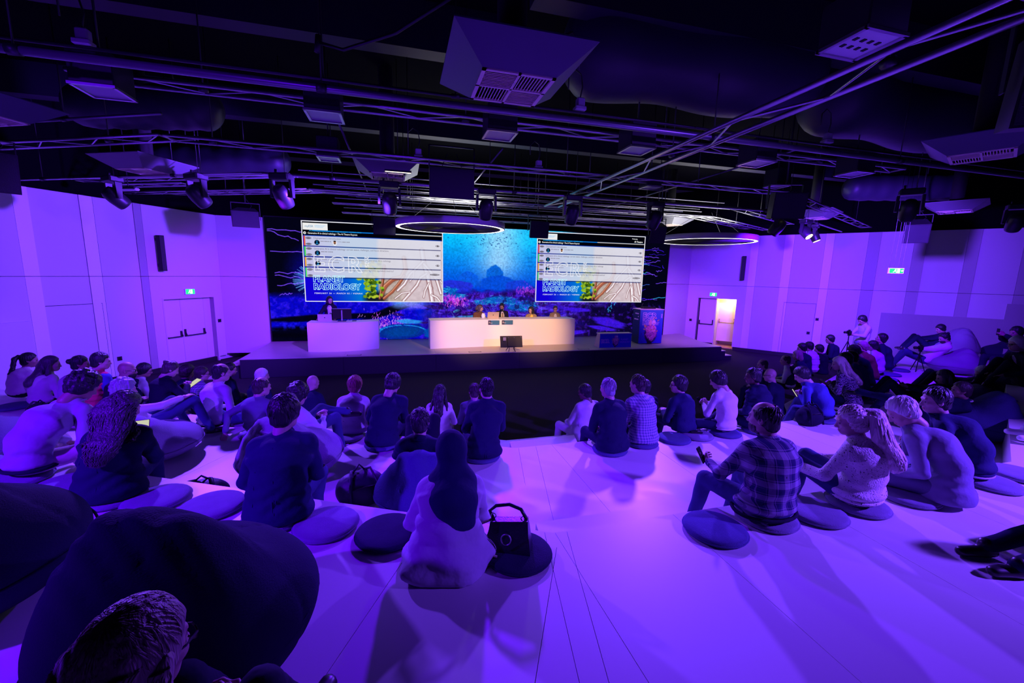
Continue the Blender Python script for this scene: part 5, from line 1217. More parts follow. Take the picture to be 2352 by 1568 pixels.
def person(key, label, hw, bw, fac, sex='m', top='jacket', tc='navy', lc='ink', hair='short', hc='black', skin='light', legs='edge', arms='lap', yaw=0, pitch=8, build=1.0, collar=None, glasses=False, near=None, hem=None, shoe=None, group=None, stand=False, arml=None, armr=None, bend=0.05, beard=None, extra=None, cush=0.05, hs=1.0, bag=False, strands=0):
    dist = math.hypot(bw[0], bw[1]-0.0)
    det = 'n' if (near if near is not None else dist < 7.2) else 'f'
    vox = 0.0135 if dist < 5.6 else (0.019 if dist < 9 else 0.026)
    root = tag(empty('person', (bw[0], bw[1], bw[2]+cush), R(-fac)), label, 'person', group)
    c, s_ = math.cos(R(fac)), math.sin(R(fac))
    dx, dy = hw[0]-bw[0], hw[1]-bw[1]
    Ht = np.array([dx*c-dy*s_, dx*s_+dy*c, hw[2]-bw[2]-cush])
    HM = head_mat(yaw, pitch); f = sex == 'f'; hs = hs*(1.0 if f else 1.05)
    tph = {'curly':0.03,'bigcurl':0.04,'full':0.02,'short':0.012,'long':0.017,'wavy':0.02,'bob':0.02}.get(hair, 0.01)
    Hc = Ht-np.array([0,0,(0.113+tph)*hs])
    N = Hc+HM@np.array([0,-0.03,-0.09])*hs+np.array([0,-0.02,-0.088])
    P = np.array([0,0,0.10]) if not stand else np.array([0,0,0.92])
    md = (P+N)/2+np.array([0,-bend,0.02])
    bez = lambda t: (1-t)**2*P+2*t*(1-t)*(2*md-0.5*P-0.5*N)+t*t*N
    W, C = bez(0.34), bez(0.70)
    sw = (0.150 if f else 0.172)*(0.9+0.1*build)
    t_ax = (N-C)/np.linalg.norm(N-C)
    SH = [N+np.array([q*sw,0.005,-0.05])-0.015*t_ax for q in (-1, 1)]
    spec = ARMS[arms]; tg = [np.array([q*spec[0][0], spec[0][1], spec[0][2]]) for q in (-1, 1)]; hk = [spec[1], spec[1]]
    for i, a in enumerate((arml, armr)):
        if a is not None: tg[i] = np.array(a[:3], float); hk[i] = a[3] if len(a) > 3 else 'relax'
    EL, WR_ = [], []
    for i, q in enumerate((-1, 1)):
        e, w = ik(SH[i], tg[i], 0.285, 0.255, (q*0.75,-0.55,-0.55)); EL.append(e); WR_.append(w)
    if stand: LK = [((q*0.10,0.03,0.48),(q*0.11,0.0,0.08)) for q in (-1, 1)]
    elif isinstance(legs, str): k, a = LEGS[legs]; LK = [((q*k[0],k[1],k[2]),(q*a[0],a[1],a[2]+(-cush if legs in ('up','reach','cross') else 0))) for q in (-1, 1)]
    else: LK = legs
    hipz = P[2]-0.01; HIP = [np.array([q*0.09,0.02,hipz]) for q in (-1, 1)]
    lo = np.min([P-0.34, N-0.36]+[e-0.12 for e in EL]+[w-0.12 for w in WR_], 0); hi = np.max([P+0.34, N+0.30]+[e+0.12 for e in EL]+[w+0.12 for w in WR_], 0)
    lat = (1,0,0); b = build
    # --- body: trunk, limbs, neck in one implicit surface, with head and hands joined on
    s = SDF(np.minimum(lo, np.min([np.minimum(k, a) for k, a in LK], 0)-0.1), np.maximum(hi, np.max([np.maximum(k, a) for k, a in LK], 0)+0.1), 0.032 if det == 'f' else 0.026)
    s.cone(P, W, 0.10*b, 0.095*b, 0.03, lat, 1.35); s.cone(W, C, 0.095*b, 0.10*b, 0.03, lat, 1.35); s.cone(C, N-0.07*t_ax, 0.10*b, 0.06, 0.03, lat, 1.6)
    nk = Hc+HM@np.array([0,-0.035,-0.10])*hs
    s.cone(SH[0], SH[1], 0.04, 0.04, 0.04); s.cone(N-0.03*t_ax, nk, 0.056 if not f else 0.048, 0.052 if not f else 0.045, 0.02)
    for i in (0, 1):
        s.cone(SH[i], EL[i], 0.042, 0.033, 0.02); s.cone(EL[i], WR_[i], 0.033, 0.024, 0.01)
        s.cone(HIP[i], LK[i][0], 0.068, 0.046, 0.03); s.cone(LK[i][0], LK[i][1], 0.046, 0.03, 0.02)
    parts = [s.mesh()+()]
    hv, hq, hm = HEADS[(sex, det)]
    parts.append((hv@HM.T*hs+Hc, hq, hm))
    for i, q in enumerate((-1, 1)):
        v, qd = HANDS[(hk[i], det)]; v = v.copy(); v[:, 0] *= q if q == 1 else -1
        if q == -1: qd = qd[:, ::-1]
        y = WR_[i]-EL[i]; y /= np.linalg.norm(y)
        up = np.array([0,0,1.0]) if hk[i] != 'grip' else np.array([q*0.75,-0.35,-0.2])
        if abs(y@up) > 0.9: up = np.array([0,1.0,0])
        x = np.cross(y, up); x /= np.linalg.norm(x); z = np.cross(x, y)
        sc = 0.92 if f else 1.0
        parts.append((v*sc@np.stack([x, y, z])+WR_[i], qd))
    V, Q, MI = merge([(p[0], p[1]) if len(p) < 3 else p for p in parts])
    body = np_obj('body', V, Q, [SKINS[skin], M_eye, M_lip], root, True, MI)
    # --- upper garment
    s = SDF(lo-0.06, hi+0.06, vox)
    s.cone(P, W, 0.128*b, 0.122*b, 0.03, lat, 1.36); s.cone(W, C, 0.122*b, 0.128*b, 0.03, lat, 1.36); s.cone(C, N-0.085*t_ax, 0.128*b, 0.082, 0.03, lat, 1.55)
    pad = 0.006 if top in ('jacket','coat','puffer') else 0.0
    s.cone(SH[0], SH[1], 0.055+pad, 0.055+pad, 0.05)
    s.cone(N-0.05*t_ax, N+0.030*t_ax, 0.072, 0.060, 0.02)
    for i in (0, 1): s.cone(N+0.005*t_ax, SH[i]+0.02*t_ax+(N-SH[i])*0.25, 0.050, 0.045, 0.04)
    if f:
        for q in (-1, 1): s.ell(C+np.array([q*0.07,0.10,-0.02]), (0.06,0.055,0.06), 0.04)
    for i in (0, 1):
        sl = WR_[i]+(EL[i]-WR_[i])*0.10
        s.cone(SH[i], EL[i], 0.060*(0.55+0.45*b)+pad, 0.049+pad, 0.03); s.cone(EL[i], sl, 0.049+pad, 0.037+pad, 0.02)
    if not stand:
        if top in ('jacket','coat'): s.cone(P+np.array([0,-0.01,0.02]), (0,-0.025,0.045), 0.145*b, 0.165*b, 0.05, lat, 1.34)
        elif top == 'long': s.cone(P, (0,-0.02,0.05), 0.15*b, 0.19*b, 0.06, lat, 1.3)
        else: s.ell((0,0,0.105), (0.198*b,0.158*b,0.075), 0.04)
        s.half((0,0,-1.0), -0.002)
    else:
        s.cone(P, P-np.array([0,0,0.10]), 0.135*b, 0.15*b, 0.04, lat, 1.3)
    if top == 'puffer':
        s.noise(0.006, 22, sum(map(ord, key)) % 97); Z = s.ax[2].reshape(1, 1, -1); s.d = s.d+(0.008*np.cos(Z*2*pi/0.075)).astype(np.float32)
        s.cone(N+np.array([-0.09,-0.07,0.0]), N+np.array([0.09,-0.07,0.0]), 0.05, 0.05, 0.03); s.ell(N+np.array([0,-0.10,-0.06]), (0.12,0.06,0.10), 0.03)
    else: s.noise(0.0042 if vox < 0.018 else 0.0035, 17, sum(map(ord, key)))
    nm = {'jacket':'jacket','sweater':'sweater','shirt':'shirt','coat':'coat','puffer':'puffer_jacket','tee':'top','long':'coat','blouse':'blouse','vest':'vest'}[top]
    if dist < 8 and top != 'puffer':
        X, Y, Z = [s.ax[i].reshape([-1 if j == i else 1 for j in range(3)]) for i in range(3)]
        am = 0.0048 if dist < 5.8 else 0.0035
        fo = np.sin(62*Z+5*np.sin(9*X+len(key))+7*Y)*np.exp(-((Z-0.17)/0.11)**2)+0.8*np.sin(48*Z+26*np.abs(X)+8*Y+2*np.sin(11*Z))*np.exp(-((Z-0.42)/0.14)**2)*np.clip((np.abs(X)-0.07)*9, 0, 1)
        s.d = s.d+(am*fo).astype(np.float32)
    V, Q = s.mesh(); tm = fab(tc); o = np_obj(nm, V, Q, tm, root)
    def back_y(x, z, side=-1):
        ix = int(round((x-s.lo[0])/s.v)); iz = int(round((z-s.lo[2])/s.v))
        if not (0 <= ix < s.n[0] and 0 <= iz < s.n[2]): return None
        w = np.where(s.d[ix, :, iz] < 0)[0]
        return None if len(w) == 0 else s.lo[1]+s.v*(w[0] if side < 0 else w[-1])
    def seam(nme, pts, r=0.004, mm=None):
        q = [(x, y, z) for x, y, z in ((x, back_y(x, z), z) for x, z in pts) if y is not None]
        if len(q) > 2: MB().tube(q, r, 5).obj(nme, mm or tm, root, True)
    zt, zb = N[2]-0.02, 0.03
    if dist < 8 and not stand:
        zz = np.linspace(zt, zb, 24)
        if top in ('coat','jacket'):
            seam('back_seam', [(0.0, z) for z in zz])
            for q in (-1, 1): seam('side_seam', [(q*(0.115*b+0.02*math.cos((z-zb)*6)), z) for z in np.linspace(zt-0.16, zb, 16)], 0.003)
            if top == 'coat':
                for q in (-1, 1): seam('vent_flap', [(q*0.012, z) for z in np.linspace(0.20, zb, 8)], 0.008)
        elif top == 'shirt':
            seam('yoke_seam', [(x, N[2]-0.12-0.4*x*x) for x in np.linspace(-0.15, 0.15, 16)], 0.004); seam('back_pleat', [(0.0, z) for z in np.linspace(N[2]-0.12, zb+0.05, 18)], 0.003)
        elif top in ('sweater','blouse'):
            n = 30; MB().tube([(0.184*b*math.cos(2*pi*k/n), 0.142*b*math.sin(2*pi*k/n), 0.060) for k in range(n)], 0.014, 6, closed=True).obj('ribbed_hem', tm, root, True)
    if dist < 9:
        n = 18; cl = [tuple(N+t_ax*(0.034+0.006*math.sin(2*pi*k/n))+np.array([0.064*math.cos(2*pi*k/n), 0.062*math.sin(2*pi*k/n), 0])) for k in range(n)]
        MB().tube(cl, 0.013 if top != 'sweater' else 0.010, 6, closed=True).obj('collar', tm, root, True)
    if collar:
        mb = MB(); pts = []
        for k in range(15):
            a = 2*pi*k/15; p = N+t_ax*(0.050+0.008*math.cos(a-pi/2*1.0))+np.array([0.056*math.sin(a), 0.056*math.cos(a)+0.004, 0]); pts.append(tuple(p))
        mb.tube(pts, 0.012, 6, closed=True).obj('shirt_collar', fab(collar), o, True)
    # --- trousers and shoes
    klo = np.min([np.minimum(k, a) for k, a in LK]+[P-0.24], 0)-0.13; khi = np.max([np.maximum(k, a) for k, a in LK]+[P+0.24], 0)+0.13
    s = SDF(klo, khi, max(vox, 0.020))
    s.ell(P+np.array([0,0.01,-0.012]), (0.183*b,0.155*b,0.10), 0.03)
    for i in (0, 1):
        s.cone(HIP[i], LK[i][0], 0.088*(0.5+0.5*b), 0.066, 0.03); s.cone(LK[i][0], LK[i][1], 0.064, 0.050, 0.025)
    s.noise(0.004, 24, 5+len(key))
    if not stand: s.half((0,0,-1.0), 0.0) if max(abs(k[1][2]) for k in LK) < 0.001 else None
    V, Q = s.mesh(); np_obj('trousers', V, Q, fab(lc), root)
    if shoe is not False:
        for i in (0, 1):
            kn, an = np.array(LK[i][0]), np.array(LK[i][1]); d = an-kn; d[2] = 0; d = np.array([0,1.0,0]) if (np.linalg.norm(d) < 0.12 or legs in ('edge','up') or stand) else d/np.linalg.norm(d)
            s = SDF(an-0.26, an+0.26, 0.014 if det == 'n' else 0.02)
            side = np.array([d[1], -d[0], 0])
            s.cone(an-d*0.045+np.array([0,0,-0.035]), an+d*0.15+np.array([0,0,-0.045]), 0.040, 0.034, 0.02, side, 1.12); s.cone(an+np.array([0,0,0.02]), an+np.array([0,0,-0.03]), 0.042, 0.042, 0.02)
            s.half((0,0,-1.0), -(an[2]-0.078))
            V, Q = s.mesh(); np_obj('shoe', V, Q, shoe or M_shoe, root)
    # --- hair, glasses, beard
    if hair and hair != 'bald':
        dn = HM.T@np.array([0,0,-1.0]); hvx = (0.006 if dist < 2 else 0.0085) if det == 'n' else 0.013
        V, Q = hair_mesh(hair, hvx if dist < 9 else 0.016, dn, sum(map(ord, key)) % 7); hp = [(V@HM.T*hs+Hc, Q)]
        hd = lambda *q: Hc+HM@np.array(q)*hs
        bk = lambda t, o=0.0: bez(t)+np.array([0,-0.150*b-o,0])
        paths = []
        if hair in ('long','wavy'):
            fw_ = 2.0 if hair == 'wavy' else 1.5; e = 0.50 if hair == 'wavy' else 0.60
            paths.append(([hd(0,-0.07,0.03), hd(0,-0.10,-0.05), N+np.array([0,-0.10,0.03]), bk(0.86), bk(0.70,0.01), bk(e,0.015)], [0.060,0.058,0.056,0.050,0.046,0.024], fw_))
            for q in (-1, 1): paths.append(([hd(q*0.078,-0.01,0.0), hd(q*0.085,-0.02,-0.09), N+np.array([q*0.115,-0.055,-0.03]), bez(0.82)+np.array([q*0.13,-0.10*b,0])], [0.028,0.034,0.036,0.018], 1.0))
        elif hair == 'bob':
            paths.append(([hd(0,-0.05,0.0), hd(0,-0.06,-0.10), hd(0,-0.05,-0.15)], [0.085,0.08,0.06], 1.25))
            for q in (-1, 1): paths.append(([hd(q*0.075,0.015,0.02), hd(q*0.080,0.02,-0.06), hd(q*0.07,0.01,-0.13)], [0.026,0.03,0.018], 1.0))
        elif hair == 'pony': paths.append(([hd(0,-0.13,0.05), hd(0,-0.17,0.0), N+np.array([0,-0.15,0.03]), bk(0.84,0.02)], [0.028,0.034,0.030,0.012], 1.1))
        elif hair == 'bigpony': paths.append(([hd(0,-0.12,0.05), hd(0,-0.17,0.02), N+np.array([0.02,-0.15,0.05]), bk(0.84,0.02), bk(0.66,0.02), bk(0.54,0.0)], [0.040,0.058,0.066,0.062,0.050,0.02], 1.3))
        if dist < 7.2 and hair not in ('curly','bigcurl'):
            rg = np.random.default_rng(len(key)+int(dist*100)); mb = MB(); c0 = np.array([0,-0.016,0.018]); rr_ = np.array([0.077,0.096,0.098])+tph*0.9; cr = np.array([0.012*rg.uniform(-1,1),-0.5,0.86]); cr /= np.linalg.norm(cr)
            e1 = np.cross(cr, [1.0,0,0]); e1 /= np.linalg.norm(e1); e2 = np.cross(cr, e1)
            kf = 0.5 if dist < 2 else 1.0
            for k in range(130 if dist > 2 else 800):
                a0 = rg.uniform(0, 2*pi); t0 = rg.uniform(0.05, 1.75); ln = rg.uniform(0.35, 0.75); sw_ = rg.uniform(-0.25, 0.25); P_ = []
                for j in range(6):
                    th = t0+ln*j/5; az = a0+sw_*j/5; dv = math.cos(th)*cr+math.sin(th)*(math.cos(az)*e1+math.sin(az)*e2)
                    q = c0+rr_*dv*(1.0+0.030*math.sin(j/5*pi)+rg.uniform(-0.006,0.006)); P_.append(q)
                if any(q[1]-0.75*q[2] > 0.024 or q[2] < -0.075 for q in P_): continue
                if hair == 'fringe' and any((q[0]/0.07)**2+((q[1]-0.015)/0.11)**2+((q[2]-0.10)/0.085)**2 < 1 for q in P_): continue
                mb.tube([tuple(q) for q in P_], [x*kf for x in (0.0025,0.0048,0.0052,0.0048,0.0035,0.0012)], 4, cap=False)
            if mb.v: hp.append((np.array(mb.v)@HM.T*hs+Hc, np.array(mb.f)))
        for pts, rs, ff in paths:
            pts = np.array(pts); m_ = max(rs)*ff+0.05; s = SDF(pts.min(0)-m_, pts.max(0)+m_, 0.0105 if det == 'n' else 0.016)
            for k in range(len(pts)-1): s.cone(pts[k], pts[k+1], rs[k], rs[k+1], 0.02, (1,0,0), ff)
            X, Y, Z = [s.ax[i].reshape([-1 if j == i else 1 for j in range(3)]) for i in range(3)]
            wv = hair in ('wavy','bigpony'); s.d = s.d+((0.0025 if strands else 0.0075 if wv else 0.004)*np.sin(150*X+(6.0 if wv else 1.5)*np.sin(30*Z)+40*Y)).astype(np.float32)
            hp.append(s.mesh())
            if strands and len(pts) > 3:
                rg = np.random.default_rng(len(pts)); mb = MB(); tt = np.linspace(0, 1, len(pts)); tq = np.linspace(0.0, 1.0, 12)
                base = np.stack([np.interp(tq, tt, pts[:, i]) for i in range(3)], 1); rad = np.interp(tq, tt, rs)
                for k in range(strands):
                    u = rg.uniform(-1, 1); ph = rg.uniform(0, 6.28); am = (0.016 if wv else 0.006)*rg.uniform(0.5, 1.3); dp = math.sqrt(max(0, 1-u*u))
                    ln = rg.uniform(0.8, 1.06); P_ = []
                    for j in range(12):
                        q = base[j]+np.array([u*rad[j]*ff*1.02+am*math.sin(tq[j]*17+ph), -dp*rad[j]*1.02-0.004+am*0.5*math.cos(tq[j]*15+ph), (1-ln)*0.10*tq[j]]); P_.append(tuple(q))
                    mb.tube(P_, [x*(0.5 if dist < 2 else 1.0) for x in [0.0055]*8+[0.005,0.004,0.003,0.0015]], 4, cap=False)
                hp.append((np.array(mb.v), np.array(mb.f)))
        V, Q, _ = merge(hp); np_obj('hair', V, Q, HAIR[hc], root)
    if beard:
        s = SDF((-0.10,-0.03,-0.16), (0.10,0.13,0.0), 0.009); s.ell((0,0.026,-0.075), (0.066,0.076,0.06), 0.01); s.ell((0,0.06,-0.105), (0.036,0.036,0.026), 0.02); s.half((0,-0.5,0.9), -0.068); V, Q = s.mesh()
        if len(V): np_obj('beard', V@HM.T*hs+Hc, Q, HAIR[beard], root)
    if glasses:
        mb = MB()
        for q in (-1, 1):
            mb.tube([(q*0.033+0.024*math.cos(a), 0.101-0.004*abs(math.cos(a)), -0.010+0.019*math.sin(a)) for a in np.linspace(0, 2*pi, 13)[:-1]], 0.0028, 5, closed=True); mb.tube([(q*0.057,0.097,-0.004),(q*0.080,0.05,-0.002),(q*0.082,-0.01,-0.004)], 0.003, 5)
        mb.tube([(-0.010,0.104,-0.006),(0.010,0.104,-0.006)], 0.003, 5)
        v = np.array(mb.v)@HM.T*hs+Hc; mb.v = [tuple(p) for p in v]; mb.obj('spectacles', M_glass, root)
    inf = dict(root=root, N=N, C=C, W=W, P=P, Hc=Hc, HM=HM, SH=SH, EL=EL, WR=WR_, t=t_ax, hs=hs, b=b, s=s, lat=lat, LK=LK, fac=fac)
    PERS[key] = inf
    return inf
def to_world(inf, p):
    r = inf['root']; c, s = math.cos(r.rotation_euler.z), math.sin(r.rotation_euler.z)
    return (r.location.x+p[0]*c-p[1]*s, r.location.y+p[0]*s+p[1]*c, r.location.z+p[2])
def held(key, name, label, cat, off=(0,0,0), size=(0.075,0.010,0.15), tilt=-35, m=None, rz=0):
    i = PERS[key]; mid = (i['WR'][0]+i['WR'][1])/2+np.array([0,0.085,0.0])+np.array(off); w = to_world(i, mid)
    a, b, c = size
    o = MB().bbox((-a/2,-b/2,-c/2),(a/2,b/2,c/2), 0.004).obj(name, M_plastic); tag(o, label, cat); o.location = w; o.rotation_euler = (R(tilt), 0, i['root'].rotation_euler.z+R(rz))
    MB().box((-a/2+0.004,-b/2-0.0015,-c/2+0.006),(a/2-0.004,-b/2,c/2-0.006)).obj('screen' if 'phone' in name or 'tablet' in name else 'page', m or mat('phone_glass', (0.02,0.02,0.03), 0.1), o)
    return o
# ------------------------------------------------------------------ bean bags, cushions, bags
def bean(label, x, y, z, r, h, rot=0, col='bag_navy', back=0.5, seed=1, vox=0.035, fold=0.02, group=None):
    """a slumped bean bag: wide base, higher back (towards -y), creased top"""
    o = tag(empty('bean_bag', (x,y,z), R(-rot)), label, 'bean bag', group)
    s = SDF((-r*1.35,-r*1.5,-0.05), (r*1.35,r*1.5,h*1.25), vox)
    s.ell((0,0,h*0.36), (r,r*1.02,h*0.38), 0.10); s.ell((0,-r*0.28*back*2,h*0.62), (r*0.74,r*0.50,h*0.38), 0.22*h)
    s.cone((-r*0.25,-r*0.35*back*2,h*0.93), (r*0.25,-r*0.35*back*2,h*0.93), 0.07, 0.05, 0.12)
    s.noise(fold*0.6, 5.5, seed)
    X, Y, Z = [s.ax[i].reshape([-1 if j == i else 1 for j in range(3)]) for i in range(3)]
    w = np.clip((Z/h-0.45)*2.2, 0, 1)
    w = np.clip((Z/h-0.60)*3.0, 0, 1); fo = np.sin(17*X+13*Y+9*Z+2.4*np.sin(9*Y+seed)+seed); s.d = s.d+(fold*0.6*w*(1-2*np.abs(fo)**0.7)).astype(np.float32)
    a = np.arctan2(Y, X); s.d = s.d+(0.012*np.exp(-((np.abs(np.sin(2.5*a+seed)))/0.05)**2)).astype(np.float32)
    s.half((0,0,-1.0), 0.0)
    V, Q = s.mesh(); np_obj('cover', V, Q, BAGM[col], o)
    mb = MB(); n = 40; mb.tube([(r*1.0*math.cos(2*pi*k/n), r*1.02*math.sin(2*pi*k/n), h*0.34+0.01*math.sin(5*2*pi*k/n)) for k in range(n)], 0.008, 5, closed=True); mb.obj('seam_piping', BAGM[col], o, True)
    if vox >= 0.03: MB().tube([(-0.07,-r*0.5,h*0.96),(-0.05,-r*0.42*back*2-0.12,h*0.93),(0.05,-r*0.42*back*2-0.12,h*0.92),(0.07,-r*0.5,h*0.95)], 0.010, 6).obj('carry_loop', BAGM[col], o, True)
    return o
BAGM = {'bag_navy': mat('bag_navy', (0.025,0.025,0.065), 0.9, bump=0.4, bscale=90, stretch=(1,1,4), spec=0.1), 'bag_slate': mat('bag_slate', (0.13,0.12,0.20), 0.9, bump=0.4, bscale=90, spec=0.1), 'bag_grey': mat('bag_grey', (0.28,0.26,0.36), 0.9, bump=0.4, bscale=90, spec=0.1), 'bag_blue': mat('bag_blue', (0.07,0.07,0.22), 0.9, bump=0.4, bscale=90, spec=0.1)}
bean('huge dark bean bag with a creased top, biggest in the picture', -0.95, 2.0, z3, 0.52, 0.86, 20, 'bag_navy', 0.45, 3, 0.022, 0.022)
bean('huge dark bean bag cut off by the picture edge beside the biggest one', -2.32, 2.72, z3, 0.52, 0.84, 28, 'bag_navy', 0.45, 8, 0.024, 0.022)
bean('grey bean bag behind the man in the dark suit, a young man on it', -1.22, 4.92, z2, 0.54, 0.66, 28, 'bag_grey', 0.5, 2)
bean('striped blue bean bag under the man lying back, just before the headscarf', 0.14, 3.86, z2, 0.42, 0.62, 5, 'bag_blue', 0.5, 5, 0.028)
bean('purple bean bag under the grey haired man with his arm on a knee', -2.92, 5.70, z2, 0.50, 0.55, 30, 'bag_grey', 0.5, 6)
bean('wrinkled bean bag at the picture edge behind the man in pale trousers', -4.72, 6.05, z2, 0.52, 0.62, 30, 'bag_slate', 0.5, 7)
bean('dark blue bean bag behind the man in the navy sweater', 8.42, 4.02, z2, 0.46, 0.68, -45, 'bag_blue', 0.5, 9)
bean('low bean bag under the brown haired woman lying back', 9.45, 4.78, z2, 0.48, 0.55, -45, 'bag_slate', 0.5, 4)
bean('violet lit bean bag under the man in the white shirt', 13.85, 7.32, z2, 0.54, 0.64, -45, 'bag_grey', 0.5, 11)
bean('violet lit bean bag standing against the striped wall', 16.25, 8.75, z2, 0.62, 0.95, -45, 'bag_grey', 0.5, 12)
bean('dark bean bag low beside the wall behind the violet lit ones', 17.6, 8.2, z2, 0.5, 0.7, -45, 'bag_navy', 0.5, 13)
bean('dark bean bag under the reclining man with a speckled grey head', 11.25, 5.25, z2, 0.46, 0.5, -50, 'bag_navy', 0.5, 14)
bean('bean bag at the picture edge under the person with a can', 7.75, 2.55, z3, 0.5, 0.35, -50, 'bag_slate', 0.3, 15)

CUSHM = {k: mat('cushion_'+k, c, 0.9, bump=0.35, bscale=160, vary=0.15, vscale=14, spec=0.1) for k, c in (('mid',(0.24,0.22,0.34)),('dark',(0.03,0.03,0.07)),('blue',(0.10,0.10,0.26)))}
_c0 = {}
def cushion(x, y, z, label, kind='mid', r=0.225, group=None):
    if kind not in _c0:
        prof = [(0.0,0.0),(r-0.02,0.0),(r-0.004,0.008),(r,0.022),(r-0.004,0.036),(r-0.02,0.046),(r*0.6,0.052),(0.0,0.054)]
        a = MB().lathe(prof, 32).obj('seat_cushion', CUSHM[kind], None, True)
        p = MB().tube([(r*1.0*math.cos(2*pi*k/32), r*math.sin(2*pi*k/32), 0.022) for k in range(32)], 0.006, 5, closed=True).obj('piping', CUSHM[kind], a, True)
        _c0[kind] = a; o = a
    else: o = dup(_c0[kind])
    o.location = (x, y, z); o.rotation_euler = (0, 0, x*3.1)
    return tag(o, label, 'cushion', group or 'round seat cushions on the tiers')
FR = [(-3.24,4.36,'under the man in pale trousers'),(-2.76,4.13,'beside the man in pale trousers'),(-3.85,4.72,'at the picture edge behind the man in pale trousers'),(-2.28,3.84,'under the woman with long wavy hair'),(-1.92,3.72,'first free one beside the woman with long wavy hair'),(-1.46,3.51,'peeping out above the biggest bean bag'),(-0.95,3.24,'under the dark suited man with shiny black hair'),(-0.56,3.06,'free one right before the darkest cushion')]
for x, y, n in FR: cushion(x, y, z3, 'grey cushion on near tier, %s' % n, 'mid')
cushion(-0.12, 2.86, z3, 'round dark cushion lying free beside the woman in the headscarf', 'dark'); cushion(0.73, 2.44, z3, 'round dark cushion under the black handbag', 'dark'); cushion(0.27, 2.52, z3, 'round cushion hidden under the coat of the woman in the headscarf', 'dark')
cushion(2.24, 2.37, z3, 'round dark blue cushion lying free beside the man in the plaid shirt', 'blue')
for x, y, n in ((2.76,2.42,'under the man in the plaid shirt'),(3.21,2.38,'free between the plaid shirt and the flecked sweater'),(3.69,2.40,'under the woman in the flecked sweater'),(4.28,2.41,'under the suit of the white haired man'),(5.36,2.40,'beside the man in the navy sweater'),(5.88,2.46,'cut by the picture edge beyond the navy sweater')): cushion(x, y, z3, 'grey cushion on near tier, %s' % n, 'mid')
for x, y, n, k in ((-0.27,5.5,'under the man looking at his phone','blue'),(-0.76,5.86,'beside the woman with the belted jacket','mid'),(0.95,4.88,'under the suited man beside the stairs','blue'),(2.64,4.72,'under the grey haired man in a dark suit','blue'),(3.19,4.85,'under the checked jacket','blue'),(3.73,4.87,'free beside the checked jacket','blue'),(4.15,4.92,'with a black case on it','mid'),(4.64,4.92,'under the man in the pale sweater','blue'),(5.22,4.90,'under the dark hooded jacket','blue'),(6.70,5.10,'under the man bent over a phone','blue'),(7.95,5.58,'under the flowery blouse','blue'),(9.3,6.12,'first behind the open door row','blue'),(9.9,6.45,'second behind the open door row','blue'),(10.5,6.75,'third behind the open door row','blue'),(11.1,7.05,'fourth behind the open door row','blue'),(11.75,7.4,'behind the man with the upturned face','blue'),(12.6,7.75,'farthest, open door side','blue'),(-2.30,6.83,'free beside the pale jumper','mid'),(-1.95,6.2,'under the balding man leaning on his hands','mid'),(-5.98,8.2,'by the wall beside the ponytail woman','blue'),(-4.0,6.95,'behind the red hooded jacket','mid')):
    cushion(x, y, z2, 'round cushion on middle tier, %s' % n, k)
cs = tag(MB().bbox((-0.09,-0.04,0),(0.09,0.04,0.03),0.01).obj('glasses_case', M_plastic), 'black case lying on a free round cushion of the middle tier', 'case'); cs.location = (4.13,4.92,z2+0.054); cs.rotation_euler = (0,0,-0.3)
MB().box((-0.085,-0.042,0.014),(0.085,-0.039,0.017)).obj('closing_seam', M_dmetal, cs)

def backpack(label, x, y, z, rot, w=0.42, h=0.26, d=0.30, m=None):
    o = tag(empty('backpack', (x,y,z), R(rot)), label, 'backpack')
    m = m or mat('nylon_black', (0.016,0.016,0.035), 0.55, bump=0.4, bscale=14)
    s = SDF((-w*0.7,-d*0.8,-0.02), (w*0.7,d*0.8,h*1.2), 0.016); s.ell((0,0,h*0.42), (w*0.52,d*0.5,h*0.50), 0.05); s.ell((w*0.12,-d*0.3,h*0.35), (w*0.3,d*0.25,h*0.30), 0.03); s.noise(0.008, 22, int(x*10) % 9); s.half((0,0,-1.0), 0.0)
    V, Q = s.mesh(); np_obj('pack_body', V, Q, m, o)
    for q in (-1, 1): MB().tube([(q*w*0.12,d*0.15,h*0.9),(q*w*0.2,-d*0.1,h*1.02),(q*w*0.28,-d*0.42,h*0.7),(q*w*0.3,-d*0.55,h*0.15)], 0.014, 6).obj('shoulder_strap', m, o, True)
    MB().tube([(-0.05,d*0.1,h*0.92),(0,d*0.08,h*1.1),(0.05,d*0.1,h*0.92)], 0.01, 6).obj('top_loop', m, o, True)
    MB().tube([(-w*0.3,-d*0.42,h*0.62),(0,-d*0.58,h*0.72),(w*0.3,-d*0.42,h*0.62)], 0.005, 5).obj('zip', M_dmetal, o, True)
    return o
backpack('dark blue backpack lying by the near tier edge beside the long wavy haired woman', -1.92, 4.45, z2, 10, 0.46, 0.24)
backpack('black backpack between the dark suited man and the striped bean bag', -0.42, 4.10, z2, 20, 0.46, 0.36, 0.34)
backpack('dark coat and bag heaped beside the man bent over his phone', 6.28, 4.98, z2, 0, 0.40, 0.34, 0.3, fab('black'))
backpack('small black shoulder bag on the floor beside the long haired woman in white', -5.35, 7.75, z2, -20, 0.34, 0.2, 0.2)
